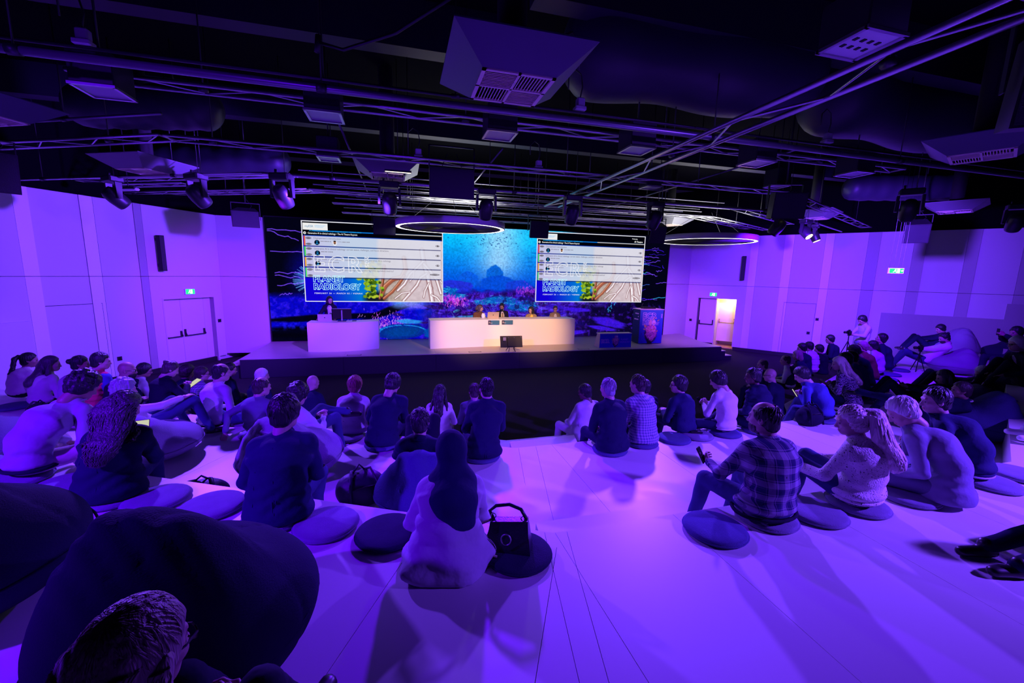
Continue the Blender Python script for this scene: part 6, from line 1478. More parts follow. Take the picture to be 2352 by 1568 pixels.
# handbag with a ring clasp
hb = tag(empty('handbag', (0.665,2.47,z3+0.054), R(-24)), 'black leather handbag with a metal ring clasp beside the woman in the headscarf', 'handbag')
M_lea = mat('leather_black', (0.014,0.014,0.03), 0.32, bump=0.15, bscale=90)
v = [(-0.16,-0.07,0),(0.16,-0.07,0),(0.16,0.07,0),(-0.16,0.07,0),(-0.11,-0.03,0.19),(0.13,-0.03,0.22),(0.13,0.03,0.22),(-0.11,0.03,0.19)]
MB().add(v, [(0,3,2,1),(4,5,6,7),(0,1,5,4),(1,2,6,5),(2,3,7,6),(3,0,4,7)]).obj('bag_body', M_lea, hb)
v = [(-0.115,-0.035,0.195),(0.135,-0.035,0.225),(0.145,-0.062,0.12),(0.02,-0.080,0.03),(-0.125,-0.064,0.10)]; v += [(a,b-0.008,c) for a,b,c in v]
MB().add(v, [(0,4,3,2,1),(5,6,7,8,9),(0,1,6,5),(1,2,7,6),(2,3,8,7),(3,4,9,8),(4,0,5,9)]).obj('flap', M_lea, hb)
MB().tube([(0.032*math.cos(a),-0.082,0.105+0.038*math.sin(a)) for a in np.linspace(0,2*pi,20)[:-1]], 0.005, 6, closed=True).obj('ring_clasp', M_metal, hb, True)
MB().tube([(-0.1,0,0.19),(-0.13,0.02,0.235),(-0.09,0.03,0.27),(0.0,0.03,0.29),(0.08,0.02,0.27),(0.12,0,0.22)], 0.012, 8).obj('handle', M_lea, hb, True)
for q in (-1, 1): MB().tube([(q*0.1+0.016*math.cos(a),0.0,0.215+0.018*math.sin(a)) for a in np.linspace(0,2*pi,12)[:-1]], 0.004, 5, closed=True).obj('metal_ring', M_metal, hb, True)
MB().tube([(-0.11,0,0.19),(-0.18,-0.02,0.16),(-0.24,-0.05,0.1),(-0.2,-0.1,0.01),(-0.05,-0.12,0.005)], 0.009, 6).obj('shoulder_strap', mat('strap_tan', (0.30,0.24,0.2), 0.5), hb, True)

sc2 = tag(empty('scarf', (-1.78,6.0,z2+0.054), 0.5), 'folded pink red patterned scarf lying behind the balding man leaning back', 'scarf')
s = SDF((-0.2,-0.12,-0.02), (0.2,0.12,0.12), 0.012); s.ell((0,0,0.03), (0.15,0.06,0.04), 0.02); s.cone((-0.12,0.01,0.04), (0.1,-0.02,0.06), 0.03, 0.02, 0.02); s.noise(0.006, 40, 4); s.half((0,0,-1.0), 0.0); V, Q = s.mesh(); np_obj('folded_cloth', V, Q, swirl_mat('scarf_pink', (0.75,0.05,0.22), (0.85,0.35,0.3)), sc2)
# ------------------------------------------------------------------ the audience: head top, seat point, facing (degrees clockwise from the stage direction)
# middle tier, closed door side, from the wall inwards
person('a1', 'woman with a dark ponytail in pale jumper, nearest the closed door wall', (-6.12,8.82,1.64), (-6.24,8.70,z2), 40, 'f', 'sweater', 'cream', 'black', 'pony', 'black', 'tan', yaw=25, cush=0.05)
person('a2', 'woman with long brown hair in a white blouse beside the ponytail woman', (-5.46,8.26,1.68), (-5.55,8.10,z2), 35, 'f', 'blouse', 'light', 'black', 'long', 'chest', 'light', yaw=30)
person('a3', 'woman with a dark bun seen in profile behind the curly haired man', (-4.84,7.87,1.74), (-4.94,7.75,z2), 40, 'f', 'sweater', 'lilac', 'black', 'bun', 'black', 'tan', yaw=28)
person('a4', 'man with short black hair in a red and blue hooded jacket', (-4.40,7.57,1.84), (-4.50,7.44,z2), 32, 'm', 'puffer', 'red', 'blue', 'short', 'black', 'light', yaw=30)
person('a5', 'bald man with glasses and beard beside the red hooded jacket', (-4.05,7.50,1.70), (-4.15,7.30,z2), 48, 'm', 'jacket', 'black', 'black', 'bald', 'black', 'tan', yaw=25, glasses=True, beard='black')
person('a6', 'dark haired man in a vest over a pale shirt, lower seat, closed door side', (-4.76,9.33,1.31), (-4.86,9.22,z1), 50, 'm', 'shirt', 'pale', 'black', 'full', 'black', 'tan', yaw=15, glasses=True, pitch=15)
person('a7', 'woman with a ponytail in a dark blazer looking down at a tablet', (-3.54,7.63,1.66), (-3.64,7.50,z2), 45, 'f', 'jacket', 'black', 'black', 'knot', 'brown', 'light', yaw=15, pitch=28, arms='phone')
person('a8', 'person with curly brown hair beside the woman in the dark blazer', (-3.92,9.00,1.33), (-3.98,8.90,z1), 35, 'f', 'sweater', 'ink', 'black', 'bigcurl', 'brown', 'light', yaw=25)
person('a9', 'man with glasses in a pale checked shirt on the lowest row', (-3.57,8.73,1.33), (-3.65,8.62,z1), 38, 'm', 'shirt', 'check', 'jean', 'short', 'brown', 'light', yaw=25, glasses=True)
person('a10', 'man in a pale lilac jumper with thinning dark hair sitting cross legged', (-2.52,6.76,1.78), (-2.64,6.58,z2), 35, 'm', 'sweater', 'pale', 'jean', 'fringe', 'black', 'light', 'cross', yaw=22)
person('a11', 'man in a dark suit with white collar and glasses behind the pale jumper', (-3.20,8.97,1.34), (-3.28,8.86,z1), 45, 'm', 'jacket', 'ink', 'ink', 'short', 'black', 'light', yaw=18, collar='light', glasses=True)
person('a12', 'white haired man in a dark sweater on the lowest row', (-2.50,8.45,1.32), (-2.57,8.33,z1), 35, 'm', 'sweater', 'ink', 'ink', 'short', 'white', 'light', yaw=30)
person('a13', 'balding man in a grey blue shirt leaning back on his hands', (-1.86,6.24,1.68), (-1.93,6.20,z2), 30, 'm', 'shirt', 'slate', 'lilac', 'fringe', 'brown', 'light', 'edge', 'back', yaw=18, build=1.05)
person('a14', 'young man with curly dark hair in pale patterned shirt on a bean bag', (-1.22,5.40,1.80), (-1.20,5.25,z2+0.28), 40, 'm', 'shirt', 'pale', 'jean', 'curly', 'black', 'light', (((-0.12,0.42,0.22),(0.10,0.64,0.16)),((0.10,0.44,0.14),(0.12,0.50,-0.26))), 'lap', yaw=0, pitch=22, cush=0)
person('a15', 'bald man in a dark jumper on the lowest row, hands together', (-1.53,7.85,1.30), (-1.58,7.72,z1), 25, 'm', 'sweater', 'ink', 'jean', 'bald', 'black', 'light', yaw=18, build=1.1)
person('a16', 'woman with short reddish hair in a lilac jacket with a dark waist band', (-0.65,6.16,1.67), (-0.69,6.02,z2), 10, 'f', 'jacket', 'lilac', 'black', 'full', 'red', 'light', yaw=15)
person('a17', 'dark haired man in a dark suit looking down at his phone', (-0.12,5.66,1.80), (-0.26,5.50,z2), 16, 'm', 'coat', 'ink', 'ink', 'full', 'black', 'light', 'edge', 'phone', yaw=14, pitch=30, build=1.05)
person('a18', 'woman with long straight black hair in a white blouse on the lowest row', (0.60,6.71,1.33), (0.58,6.60,z1), 12, 'f', 'blouse', 'light', 'lilac', 'long', 'black', 'light', yaw=10)
person('a19', 'man in a dark suit sitting upright beside the central steps', (1.03,5.05,1.84), (0.97,4.88,z2), 2, 'm', 'coat', 'ink', 'ink', 'crop', 'black', 'light', yaw=-4, build=1.05, collar='light')
person('a20', 'man half hidden in front of the dark suited man beside the steps', (1.16,6.69,1.33), (1.16,6.57,z1), 0, 'm', 'jacket', 'slate', 'ink', 'crop', 'brown', 'light', yaw=6)
person('a21', 'dark haired man lying back in a striped bean bag before the headscarf', (0.16,4.06,1.82), (0.17,4.28,z2+0.24), 8, 'm', 'sweater', 'ink', 'black', 'short', 'black', 'light', 'up', 'side', yaw=-5, cush=0)
person('a26', 'grey curly haired man in a white shirt with an arm laid on his knee', (-3.28,5.98,1.80), (-3.14,5.98,z2+0.24), 32, 'm', 'shirt', 'light', 'jean', 'curly', 'grey', 'light', (((-0.12,0.44,0.25),(-0.10,0.60,-0.15)),((0.20,0.50,0.28),(0.30,0.62,-0.14))), 'lap', yaw=18, armr=(0.22,0.56,0.36,'relax'), cush=0)
# near tier
person('b23', 'man with shiny black hair in a dark blue suit jacket, back to the viewer', (-0.86,3.38,2.22), (-0.91,3.24,z3), -4, 'm', 'coat', 'navy', 'jean', 'full', 'black', 'light', (((-0.14,0.42,0.08),(-0.16,0.50,-0.36)),((0.24,0.38,0.12),(0.18,0.55,-0.32))), 'lap', yaw=28, build=1.12)
person('b24', 'woman with very long wavy brown hair in a dark jacket reading a lit card', (-2.20,3.99,2.13), (-2.28,3.84,z3), -6, 'f', 'coat', 'ink', 'ink', 'wavy', 'chest', 'light', 'edge', 'phone', yaw=34, pitch=20, build=1.1, strands=110)
person('b25', 'curly dark haired man in a purple jumper and pale trousers bending forward', (-2.90,4.72,2.17), (-3.18,4.42,z3), 30, 'm', 'sweater', 'grey', 'khaki', 'curly', 'black', 'tan', 'wide', 'low', yaw=8, pitch=35, build=1.12, bend=0.10)
person('b22', 'woman in a dark headscarf and a long violet coat with her back turned', (0.31,2.68,2.10), (0.27,2.55,z3), 2, 'f', 'long', 'lilac', 'ink', None, 'black', 'light', 'edge', 'lap', yaw=4, build=1.08)
person('b59', 'bearded balding man in a plaid shirt and jeans', (2.77,2.56,2.20), (2.74,2.42,z3), 2, 'm', 'shirt', 'plaid', 'jean', 'fringe', 'black', 'light', (((-0.22,0.42,0.10),(-0.30,0.46,-0.36)),((0.16,0.44,0.09),(0.14,0.52,-0.36))), 'lap', yaw=-28, pitch=4, build=1.22, arml=(-0.22,0.40,0.26,'grip'), armr=(0.02,0.40,0.2), beard='brown')
person('b58', 'woman with a wavy blonde ponytail in a cream flecked sweater', (3.64,2.52,2.12), (3.68,2.42,z3), -22, 'f', 'sweater', 'fleck', 'jean', 'bigpony', 'blonde', 'light', (((-0.14,0.42,0.22),(-0.16,0.50,-0.30)),((0.14,0.42,0.2),(0.14,0.5,-0.3))), 'knees', yaw=-30, pitch=14, build=1.22, strands=120)
person('b57', 'white haired man in a blue violet suit bent forward over his lap', (4.38,2.62,2.13), (4.53,2.32,z3), -36, 'm', 'coat', 'suit', 'slate', 'short', 'white', 'light', 'edge', 'low', yaw=-16, pitch=38, build=1.16, bend=0.11, collar='light')
person('b56', 'dark haired man in a navy sweater leaning forward beyond the white haired man', (5.16,2.82,2.13), (5.33,2.55,z3), -36, 'm', 'sweater', 'navy', 'ink', 'short', 'black', 'light', 'edge', 'knees', yaw=-18, pitch=10, build=1.12, bend=0.09)
# middle block and open door side, middle tier
person('c28', 'man with glasses in a pale blue suit on the lowest row beside the steps', (2.94,6.22,1.36), (2.86,6.12,z1), -14, 'm', 'jacket', 'pale', 'pale', 'short', 'black', 'dark', yaw=-28, glasses=True, pitch=14)
person('c29', 'grey haired man in a dark suit beside the checked jacket', (2.64,4.88,1.81), (2.66,4.72,z2), -8, 'm', 'coat', 'ink', 'ink', 'crop', 'grey', 'light', yaw=-6, build=1.08, collar='light')
person('c30', 'man in a checked jacket with cropped hair and white collar', (3.17,5.02,1.80), (3.21,4.87,z2), -12, 'm', 'coat', 'check', 'ink', 'crop', 'brown', 'light', yaw=-14, build=1.08, collar='light')
person('c31', 'man in a dark suit half hidden by the checked jacket', (4.20,6.41,1.34), (4.22,6.29,z1), 0, 'm', 'jacket', 'ink', 'ink', 'full', 'black', 'light', yaw=8)
person('c32', 'man with longish dark hair and glasses in a dark suit, head turned', (4.02,5.26,1.70), (4.06,5.14,z2), -20, 'm', 'jacket', 'navy', 'ink', 'full', 'black', 'light', yaw=-42, glasses=True, pitch=2)
person('c33', 'man in a pale violet jumper sitting cross legged with a phone', (4.57,5.10,1.79), (4.64,4.94,z2), -22, 'm', 'sweater', 'light', 'ink', 'full', 'black', 'light', 'cross', 'phone', yaw=-16, pitch=26, collar='grey')
person('c34', 'person with braided dark hair in a dark hooded winter jacket', (5.15,5.04,1.82), (5.22,4.90,z2), -25, 'f', 'puffer', 'ink', 'ink', 'knot', 'black', 'dark', yaw=-30, build=1.15)
person('c35', 'balding man farthest forward on the lowest row, open door side', (8.07,7.67,1.33), (8.14,7.55,z1), -35, 'm', 'jacket', 'ink', 'ink', 'fringe', 'brown', 'light', yaw=-25)
person('c36', 'bald man with glasses in a navy jacket and white collar', (6.95,6.40,1.44), (7.02,6.28,z1+0.10), -35, 'm', 'coat', 'ink', 'ink', 'bald', 'black', 'light', yaw=-12, glasses=True, collar='light', build=1.1)
person('c37', 'young man in a dark blue jumper bent over the phone in his hands', (6.50,5.38,1.72), (6.74,5.12,z2), -38, 'm', 'sweater', 'blue', 'jean', 'full', 'black', 'light', 'wide', 'phone', yaw=-12, pitch=30, build=1.1, bend=0.10)
person('c38', 'balding man in a dark vest over a white shirt, open door side', (9.19,8.08,1.32), (9.27,7.98,z1), -40, 'm', 'shirt', 'light', 'ink', 'fringe', 'brown', 'light', yaw=-12)
person('c39', 'woman with short blonde hair and a pale scarf, open door side', (10.02,8.49,1.34), (10.11,8.38,z1), -45, 'f', 'jacket', 'ink', 'ink', 'bob', 'dblonde', 'light', yaw=-5, collar='light')
person('c40', 'dark haired bearded man in a dark suit behind the blonde bob', (10.84,9.07,1.42), (10.92,8.95,z1+0.08), -40, 'm', 'jacket', 'ink', 'ink', 'full', 'black', 'light', yaw=-12, beard='black')
person('c41', 'person in a white quilted jacket with dark hair', (11.15,9.13,1.44), (11.24,9.02,z1+0.1), -30, 'm', 'puffer', 'light', 'ink', 'full', 'black', 'light', yaw=-25, build=1.15)
person('c42', 'dark haired head just behind the white quilted jacket', (11.70,9.26,1.33), (11.78,9.16,z1), -30, 'm', 'jacket', 'black', 'black', 'full', 'black', 'light', yaw=-15)
person('c43', 'man with thick black hair in a dark suit below the photographer', (12.66,9.72,1.53), (12.74,9.60,z1+0.2), -45, 'm', 'jacket', 'ink', 'ink', 'full', 'black', 'tan', yaw=-12, build=1.05)
person('c44', 'woman with long blonde hair in a flowery dark blouse', (7.80,5.76,1.78), (7.95,5.56,z2), -32, 'f', 'coat', 'floral', 'ink', 'long', 'blonde', 'light', yaw=-24, pitch=14, arms='phone', strands=60)
person('c45', 'person in a grey blue jacket next behind the flowery blouse', (8.34,6.05,1.79), (8.44,5.85,z2), -32, 'm', 'coat', 'suit', 'ink', 'full', 'black', 'light', yaw=-20, pitch=16)
person('c46', 'person in a plain blue jumper, second behind the flowery blouse', (8.92,6.36,1.74), (9.05,6.16,z2), -32, 'm', 'sweater', 'blue', 'ink', 'full', 'black', 'light', yaw=-16, pitch=20)
person('c47', 'man in a dark suit with a white collar looking down at his lap', (9.76,6.92,1.76), (9.92,6.70,z2), -36, 'm', 'coat', 'ink', 'ink', 'full', 'black', 'light', 'edge', 'phone', yaw=-8, pitch=30, collar='light')
person('c48', 'man with short fair hair behind the suited man who looks down', (10.62,7.36,1.75), (10.75,7.18,z2), -38, 'm', 'jacket', 'brown', 'ink', 'short', 'dblonde', 'light', yaw=-18)
person('c49', 'dark haired person with glasses in a pale pink jumper', (11.36,7.64,1.71), (11.44,7.50,z2), -38, 'f', 'sweater', 'lilac', 'ink', 'full', 'black', 'light', yaw=-18, glasses=True)
person('c50', 'man in a dark shirt with his face turned up, last of the row', (12.02,7.90,1.85), (12.12,7.74,z2), -45, 'm', 'shirt', 'ink', 'ink', 'full', 'black', 'light', yaw=-5, pitch=-14)
# reclining people on the open door side
person('c52', 'man in a white shirt with hair tied back, reclining on a violet bean bag', (13.67,7.53,1.88), (13.45,7.72,z2+0.18), -50, 'm', 'shirt', 'cream', 'jean', 'knot', 'black', 'light', (((-0.10,0.44,0.30),(0.05,0.62,-0.10)),((0.12,0.45,0.24),(0.14,0.62,-0.12))), 'phone', yaw=-5, pitch=24, cush=0, beard='brown')
person('c53', 'black haired man seated against the striped wall behind the white shirt', (15.85,8.86,1.93), (15.72,9.0,z2+0.25), -50, 'm', 'jacket', 'ink', 'ink', 'full', 'black', 'light', 'up', 'phone', yaw=-10, pitch=20, cush=0)
person('c54', 'brown haired woman in dark clothes lying back with a phone, knees up', (9.08,4.90,1.68), (8.78,5.14,z2+0.12), -48, 'f', 'coat', 'ink', 'ink', 'bob', 'chest', 'light', 'up', 'phone', yaw=0, pitch=18, cush=0)
person('c55', 'dark haired man in a suit lying back with one shoe lifted', (8.17,4.18,1.70), (7.90,4.46,z2+0.16), -46, 'm', 'jacket', 'ink', 'ink', 'short', 'brown', 'tan', (((-0.12,0.42,0.30),(0.12,0.78,0.30)),((0.12,0.44,0.22),(0.12,0.60,-0.06))), 'lap', yaw=-2, pitch=2, cush=0, collar='light')
person('c60', 'black haired person at the picture edge holding up a phone', (13.4,6.12,2.24), (13.25,6.0,z3+0.1), -62, 'm', 'jacket', 'black', 'black', 'full', 'black', 'tan', 'edge', 'shoot', yaw=-8, near=False)
person('c61', 'grey haired man with glasses in a black suit at the picture edge', (10.42,4.72,2.28), (10.5,4.55,z3+0.08), -55, 'm', 'jacket', 'black', 'black', 'full', 'white', 'light', 'up', 'knees', yaw=-5, glasses=True, near=False, collar='light')
person('c62', 'reclining man with a speckled grey head, seen from above', (10.98,5.36,1.58), (10.72,5.62,z2+0.08), -50, 'm', 'jacket', 'black', 'black', 'short', 'white', 'light', 'up', 'phone', yaw=0, pitch=30, cush=0)
person('c63', 'person at the picture edge holding a drink can, in patterned trousers', (7.76,2.70,2.24), (7.70,2.62,z3+0.1), -50, 'm', 'jacket', 'black', 'lilac', 'short', 'brown', 'light', 'up', 'knees', near=True, arml=(-0.16,0.62,0.56,'grip'), shoe=M_shoew)
person('d64', 'person seated outside the picture whose black shoes reach in', (4.86,1.25,2.14), (4.66,1.37,z3), -74, 'm', 'jacket', 'ink', 'ink', 'short', 'black', 'light', (((-0.10,0.46,0.16),(-0.10,0.84,0.03)),((0.10,0.46,0.16),(0.10,0.84,0.03))), 'knees', near=True)
person('d65', 'fair haired woman cut off by the lower picture edge', (-0.62,1.06,2.37), (-0.66,0.95,z3+0.2), 18, 'f', 'sweater', 'brown', 'black', 'long', 'dblonde', 'light', 'up', 'phone', yaw=12, cush=0, glasses=True, build=1.1, strands=420)
# standing and on stage
person('c51', 'standing photographer in a pale shirt behind a tripod by the striped wall', (13.2,9.26,2.17), (13.28,9.24,z1), -75, 'm', 'shirt', 'lilac', 'slate', 'full', 'black', 'tan', stand=True, pitch=30, cush=0, arml=(-0.08,0.34,1.16,'grip'), armr=(0.08,0.34,1.16,'grip'), near=False)
person('s1', 'standing woman in a black blazer and pale blouse at the speaker desk', (-2.29,15.08,2.27), (-2.30,15.12,ZS), 180, 'f', 'jacket', 'black', 'black', 'long', 'black', 'light', stand=True, yaw=-30, pitch=6, cush=0, arml=(-0.20,0.34,0.98,'relax'), armr=(0.34,0.36,0.95,'flat'), near=False)
person('s2', 'panel woman with long wavy brown hair turned to her neighbour', (2.83,15.18,2.0), (2.82,15.25,ZS+0.46), 180, 'f', 'jacket', 'brown', 'black', 'long', 'chest', 'light', 'edge', 'desk', yaw=-70, cush=0, near=False)
person('s3', 'dark bearded man in a suit and dark tie behind the open laptop', (3.64,15.18,2.05), (3.70,15.25,ZS+0.46), 180, 'm', 'jacket', 'black', 'black', 'short', 'black', 'tan', 'edge', 'desk', yaw=28, pitch=14, cush=0, near=False, beard='black', collar='light')
person('s4', 'panel woman with a dark bob in a yellow top and tweed jacket', (4.78,15.18,1.93), (4.78,15.25,ZS+0.46), 180, 'f', 'jacket', 'tweed', 'black', 'bob', 'black', 'light', 'edge', 'desk', yaw=55, cush=0, near=False)
person('s5', 'last panel member in a checked jacket and pale shirt', (5.77,15.18,1.96), (5.77,15.25,ZS+0.46), 180, 'f', 'jacket', 'tweed', 'black', 'bun', 'brown', 'light', 'edge', 'desk', yaw=15, cush=0, near=False, glasses=True)
def shirt_front(key, col, tie=None, w=0.045):
    """the shirt that shows between the lapels, with a tie over it"""
    i = PERS[key]; n, c, p = i['N'], i['C'], i['W']; t = i['t']
    s = SDF(c-0.3, c+0.35, 0.012); f = np.array((0,0.085,0))
    s.cone(n+np.array((0,0.055,-0.06)), c+np.array((0,0.112,0.02)), w*0.8, w, 0.02); s.cone(c+np.array((0,0.112,0.02)), p+np.array((0,0.115,0.0)), w, w*0.8, 0.02); V, Q = s.mesh(); np_obj('shirt_front', V, Q, fab(col), i['root'])
    if tie:
        a = n+np.array((0,0.105,-0.05)); b = c+np.array((0,0.165,-0.02)); d = p+np.array((0,0.165,0.03)); MB().tube([tuple(a), tuple((a+b)/2+np.array((0,0.012,0))), tuple(b), tuple(d)], [0.018,0.02,0.024,0.028], 6).obj('necktie', fab(tie), i['root'], True)
shirt_front('s1', 'light', None, 0.075); shirt_front('s3', 'light', 'brown', 0.065); shirt_front('s4', 'yellow', None, 0.07); shirt_front('s5', 'light', None, 0.065); shirt_front('c61', 'light', 'black', 0.04)
bt = MB(); i_ = PERS['s1']
for k in range(4): q_ = i_['C']+np.array((0,0.165,0.08-0.09*k)); bt.lathe([(0,-0.012),(0.014,-0.010),(0.014,0.010),(0,0.012)], 10, tuple(q_))
bt.obj('button', M_plastic, i_['root'])
for k, x in enumerate((2.82,3.70,4.78,5.77)):
    o = tag(empty('panel_chair', (x,15.25,ZS)), 'dark chair under %s' % ('the panel woman with long wavy hair','the bearded man in a tie','the panel woman with the dark bob','the last panel member in the checked jacket')[k], 'chair', 'chairs behind the panel desk')
    MB().bbox((-0.24,-0.24,0.40),(0.24,0.24,0.455), 0.02).obj('seat', M_plastic, o); MB().bbox((-0.22,0.22,0.5),(0.22,0.26,0.92), 0.02).obj('backrest', M_plastic, o)
    MB().tube([(0,0,0.05),(0,0,0.40)], 0.025, 8).obj('column', M_dmetal, o, True); MB().tube([(0,0.2,0.43),(0,0.26,0.55)], 0.02, 6).obj('back_support', M_dmetal, o, True)
    for a in range(5): MB().tube([(0,0,0.06),(0.26*math.cos(a*1.2566),0.26*math.sin(a*1.2566),0.02)], 0.016, 6).obj('leg', M_dmetal, o, True)
# headscarf of the woman in the violet coat
i_ = PERS['b22']; Hc, N, C, W_ = i_['Hc'], i_['N'], i_['C'], i_['W']
s = SDF(np.minimum(Hc, W_)-np.array((0.3,0.3,0.2)), Hc+0.25, 0.014)
s.ell(Hc+np.array((0,-0.02,0.015)), (0.098,0.118,0.122), 0.01); s.cone(Hc+np.array((0,-0.045,-0.02)), N+np.array((0,-0.01,0.0)), 0.092, 0.095, 0.04)
s.cone(N+np.array((0,-0.02,0.0)), C+np.array((0.0,-0.075,0.02)), 0.095, 0.105, 0.06, (1,0,0), 1.45); s.cone(C+np.array((0.0,-0.075,0.02)), W_+np.array((0.05,-0.098,0.0)), 0.09, 0.065, 0.05, (1,0,0), 1.5); s.cone(W_+np.array((0.05,-0.1,0.0)), W_+np.array((0.075,-0.10,-0.10)), 0.055, 0.02, 0.03, (1,0,0), 1.3)
s.cone(N+np.array((-0.09,-0.02,-0.04)), N+np.array((0.09,-0.02,-0.04)), 0.066, 0.066, 0.08)
Xg, Yg, Zg = [s.ax[k].reshape([-1 if j == k else 1 for j in range(3)]) for k in range(3)]
s.d = s.d+(0.008*np.sin(26*Xg+10*Zg+3*np.sin(7*Zg))*np.clip((N[2]+0.1-Zg)*3, 0, 1)).astype(np.float32); s.noise(0.005, 18, 3)
s.ell(Hc+np.array((0,0.13,-0.02)), (0.065,0.10,0.095), 0.02, sub=True)
V, Q = s.mesh(); np_obj('headscarf', V, Q, fab('navy'), i_['root'])
# skirt of the coat spread on the floor
s = SDF((-0.45,-0.45,-0.06), (0.45,0.35,0.4), 0.018); s.cone((0,-0.03,0.20), (0,-0.06,0.0), 0.17, 0.25, 0.05, (1,0,0), 1.22); s.cone((0.05,-0.25,0.0), (0.2,-0.22,0.0), 0.05, 0.03, 0.05); s.cone((-0.05,-0.25,0.0), (-0.26,-0.20,0.0), 0.06, 0.03, 0.05)
Xg, Yg, Zg = [s.ax[k].reshape([-1 if j == k else 1 for j in range(3)]) for k in range(3)]
s.d = s.d+(0.014*np.sin(6*np.arctan2(Yg, Xg)+9*Zg)*np.clip(1-Zg*3, 0, 1)+0.008*np.sin(50*Zg+8*Xg)).astype(np.float32); s.half((0,0,-1.0), 0.05); V, Q = s.mesh(); np_obj('coat_skirt', V, Q, fab('lilac'), i_['root'])
# suit tails, belts, waist bands
def band(key, col, z, r, wd=0.03, name='belt', cy=0.0):
    i = PERS[key]; n = 28; b = i['b']; q = i['P']+(i['W']-i['P'])*z
    MB().tube([(r*1.36*b*math.cos(2*pi*k/n)+q[0], r*b*math.sin(2*pi*k/n)+q[1]+cy, q[2]) for k in range(n)], wd/2, 5, closed=True).obj(name, fab(col), i['root'], True)
band('a16', 'ink', 0.55, 0.128, 0.03, 'waist_band'); band('b59', 'black', -0.35, 0.150, 0.03); band('b25', 'black', -0.2, 0.150, 0.035); band('b56', 'lilac', -0.40, 0.142, 0.02, 'shirt_hem'); band('a10', 'black', -0.3, 0.148, 0.03); band('c37', 'black', -0.3, 0.15, 0.03)
i_ = PERS['b58']; s = SDF((-0.32,-0.3,-0.02), (0.32,0.34,0.2), 0.016); s.ell((0,0.01,0.06), (0.225,0.19,0.075), 0.02); s.noise(0.004, 30, 2); s.half((0,0,-1.0), 0.0); V, Q = s.mesh(); np_obj('speckled_skirt', V, Q, fab('speck'), i_['root'])
# vest over the shirt of two men, red sleeves pattern
def vest(key, col):
    i = PERS[key]; s = SDF(i['P']-0.35, i['N']+0.3, 0.02); b = i['b']
    s.cone(i['P'], i['W'], 0.142*b, 0.136*b, 0.03, (1,0,0), 1.36); s.cone(i['W'], i['C'], 0.136*b, 0.140*b, 0.03, (1,0,0), 1.36); s.cone(i['C'], i['N']-0.085*i['t'], 0.140*b, 0.088, 0.03, (1,0,0), 1.35); s.half((0,0,-1.0), -0.06); V, Q = s.mesh(); np_obj('vest', V, Q, fab(col), i['root'])
vest('a6', 'ink'); vest('c38', 'ink')
i_ = PERS['a4']; s = SDF(i_['P']-0.4, i_['N']+0.3, 0.02); s.cone(i_['SH'][1], i_['EL'][1], 0.078, 0.066, 0.02); V, Q = s.mesh(); np_obj('blue_sleeve', V, Q, fab('blue'), i_['root'])
# things in hands
M_lit = emis('lit_card', (0.75,0.75,0.55), 0.8)
held('b24', 'lit_card', 'pale lit card held by the woman with very long wavy hair', 'card', (0.08,0.0,0.07), (0.10,0.006,0.13), -40, M_lit, 10)
held('a17', 'phone', 'black phone in the hands of the dark suited man looking down', 'phone', (0,0,0.02)); held('c33', 'phone', 'phone held by the man in the pale violet jumper', 'phone'); held('c37', 'phone', 'phone held by the young man bent over in a dark blue jumper', 'phone', m=M_lit)
held('a7', 'tablet', 'tablet on the knees of the woman in the dark blazer', 'tablet', (0,0.02,0), (0.16,0.008,0.22), -60, M_lit)
held('c44', 'notebook', 'open notebook held by the woman in the flowery blouse', 'notebook', (0,0.0,0.0), (0.15,0.012,0.20), -60, mat('paper_warm', (0.75,0.7,0.55), 0.7)); held('c54', 'phone', 'phone held by the brown haired woman lying back', 'phone', (0,0,0.04)); held('c60', 'phone', 'phone held up by the black haired person at the picture edge', 'phone', (0,0.0,0.06), tilt=0)
i_ = PERS['b59']; w = to_world(i_, i_['WR'][0]+np.array((-0.02,0.08,0.03))); o = tag(MB().bbox((-0.035,-0.006,-0.07),(0.035,0.006,0.07),0.004).obj('phone', M_plastic), 'black phone in the hand of the man in the plaid shirt', 'phone'); o.location = w; o.rotation_euler = (R(-30),0,0.6); MB().box((-0.031,-0.008,-0.064),(0.031,-0.006,0.064)).obj('screen', MATS['phone_glass'], o)
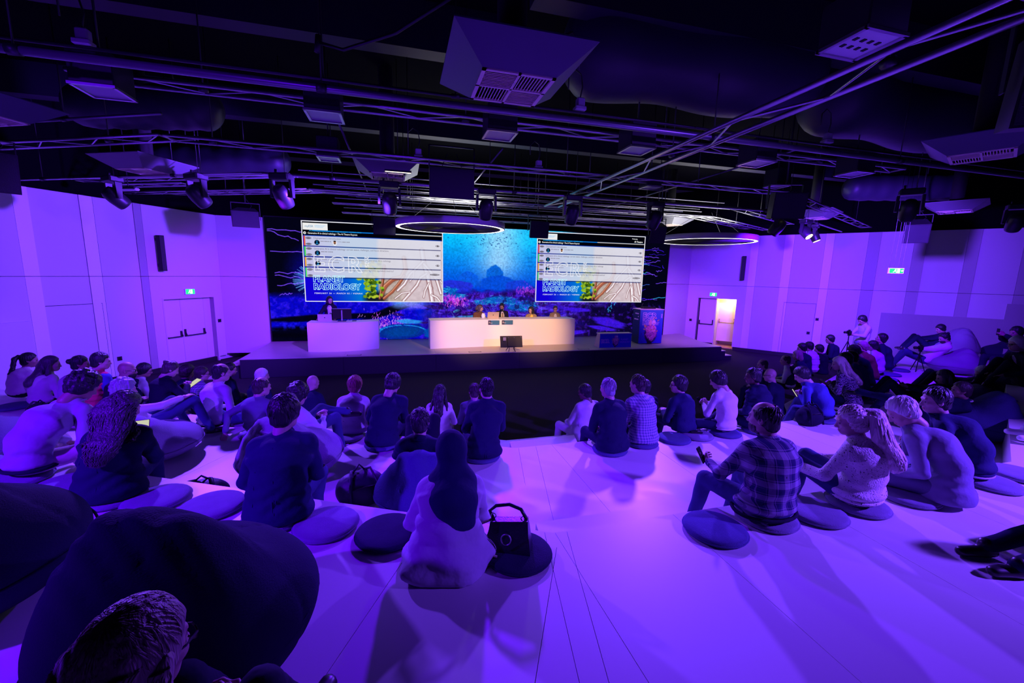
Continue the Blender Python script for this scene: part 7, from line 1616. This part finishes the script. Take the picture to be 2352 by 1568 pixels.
i_ = PERS['c63']; w = to_world(i_, i_['WR'][0]+np.array((0.03,0.09,0.02))); o = tag(MB().lathe([(0,-0.06),(0.026,-0.06),(0.033,-0.05),(0.033,0.05),(0.026,0.06),(0,0.058)], 18).obj('drink_can', mat('can_silver', (0.55,0.5,0.58), 0.3, metal=0.6), None, True), 'silver drink can held by the person at the picture edge', 'can'); o.location = w; MB().lathe([(0,0.059),(0.012,0.061),(0,0.062)], 8, (0.004,0,0)).obj('pull_tab', M_metal, o)
i_ = PERS['b23']; w = to_world(i_, np.array((0.26,0.10,0.28))); o = tag(MB().bbox((-0.035,-0.05,-0.006),(0.035,0.05,0.006),0.003).obj('phone', M_plastic), 'phone sticking out beside the dark blue suit jacket', 'phone'); o.location = w; o.rotation_euler = (0.5,0.3,-0.6); MB().box((-0.037,-0.052,-0.002),(0.037,0.052,0.002)).obj('metal_edge', M_metal, o)
# tripod cameras
def tripod(label, x, y, z, h, spread, rot):
    o = tag(empty('camera_tripod', (x,y,z), R(rot)), label, 'camera')
    for k in range(3): a = 2*pi*k/3+0.4; MB().tube([(0,0,h*0.86),(spread*math.cos(a),spread*math.sin(a),0)], [0.014,0.010], 6).obj('leg', M_plastic, o, True)
    MB().tube([(0,0,h*0.6),(0,0,h)], 0.014, 8).obj('centre_column', M_plastic, o, True); MB().bbox((-0.03,-0.03,h),(0.03,0.03,h+0.05), 0.006).obj('tripod_head', M_plastic, o)
    MB().bbox((-0.07,-0.03,h+0.05),(0.07,0.04,h+0.15), 0.012).obj('camera_body', M_plastic, o); MB().tube([(0,0.04,h+0.10),(0,0.15,h+0.10)], 0.035, 12).obj('lens', M_plastic, o, True); MB().bbox((-0.025,-0.02,h+0.15),(0.025,0.03,h+0.18), 0.006).obj('viewfinder', M_plastic, o)
    return o
tripod('camera on a black tripod in front of the standing photographer', 12.86, 9.32, z1, 1.12, 0.36, 75)
tripod('small camera on a low stand between the knees of the white shirted man', 13.05, 7.62, z2, 0.52, 0.16, 60)
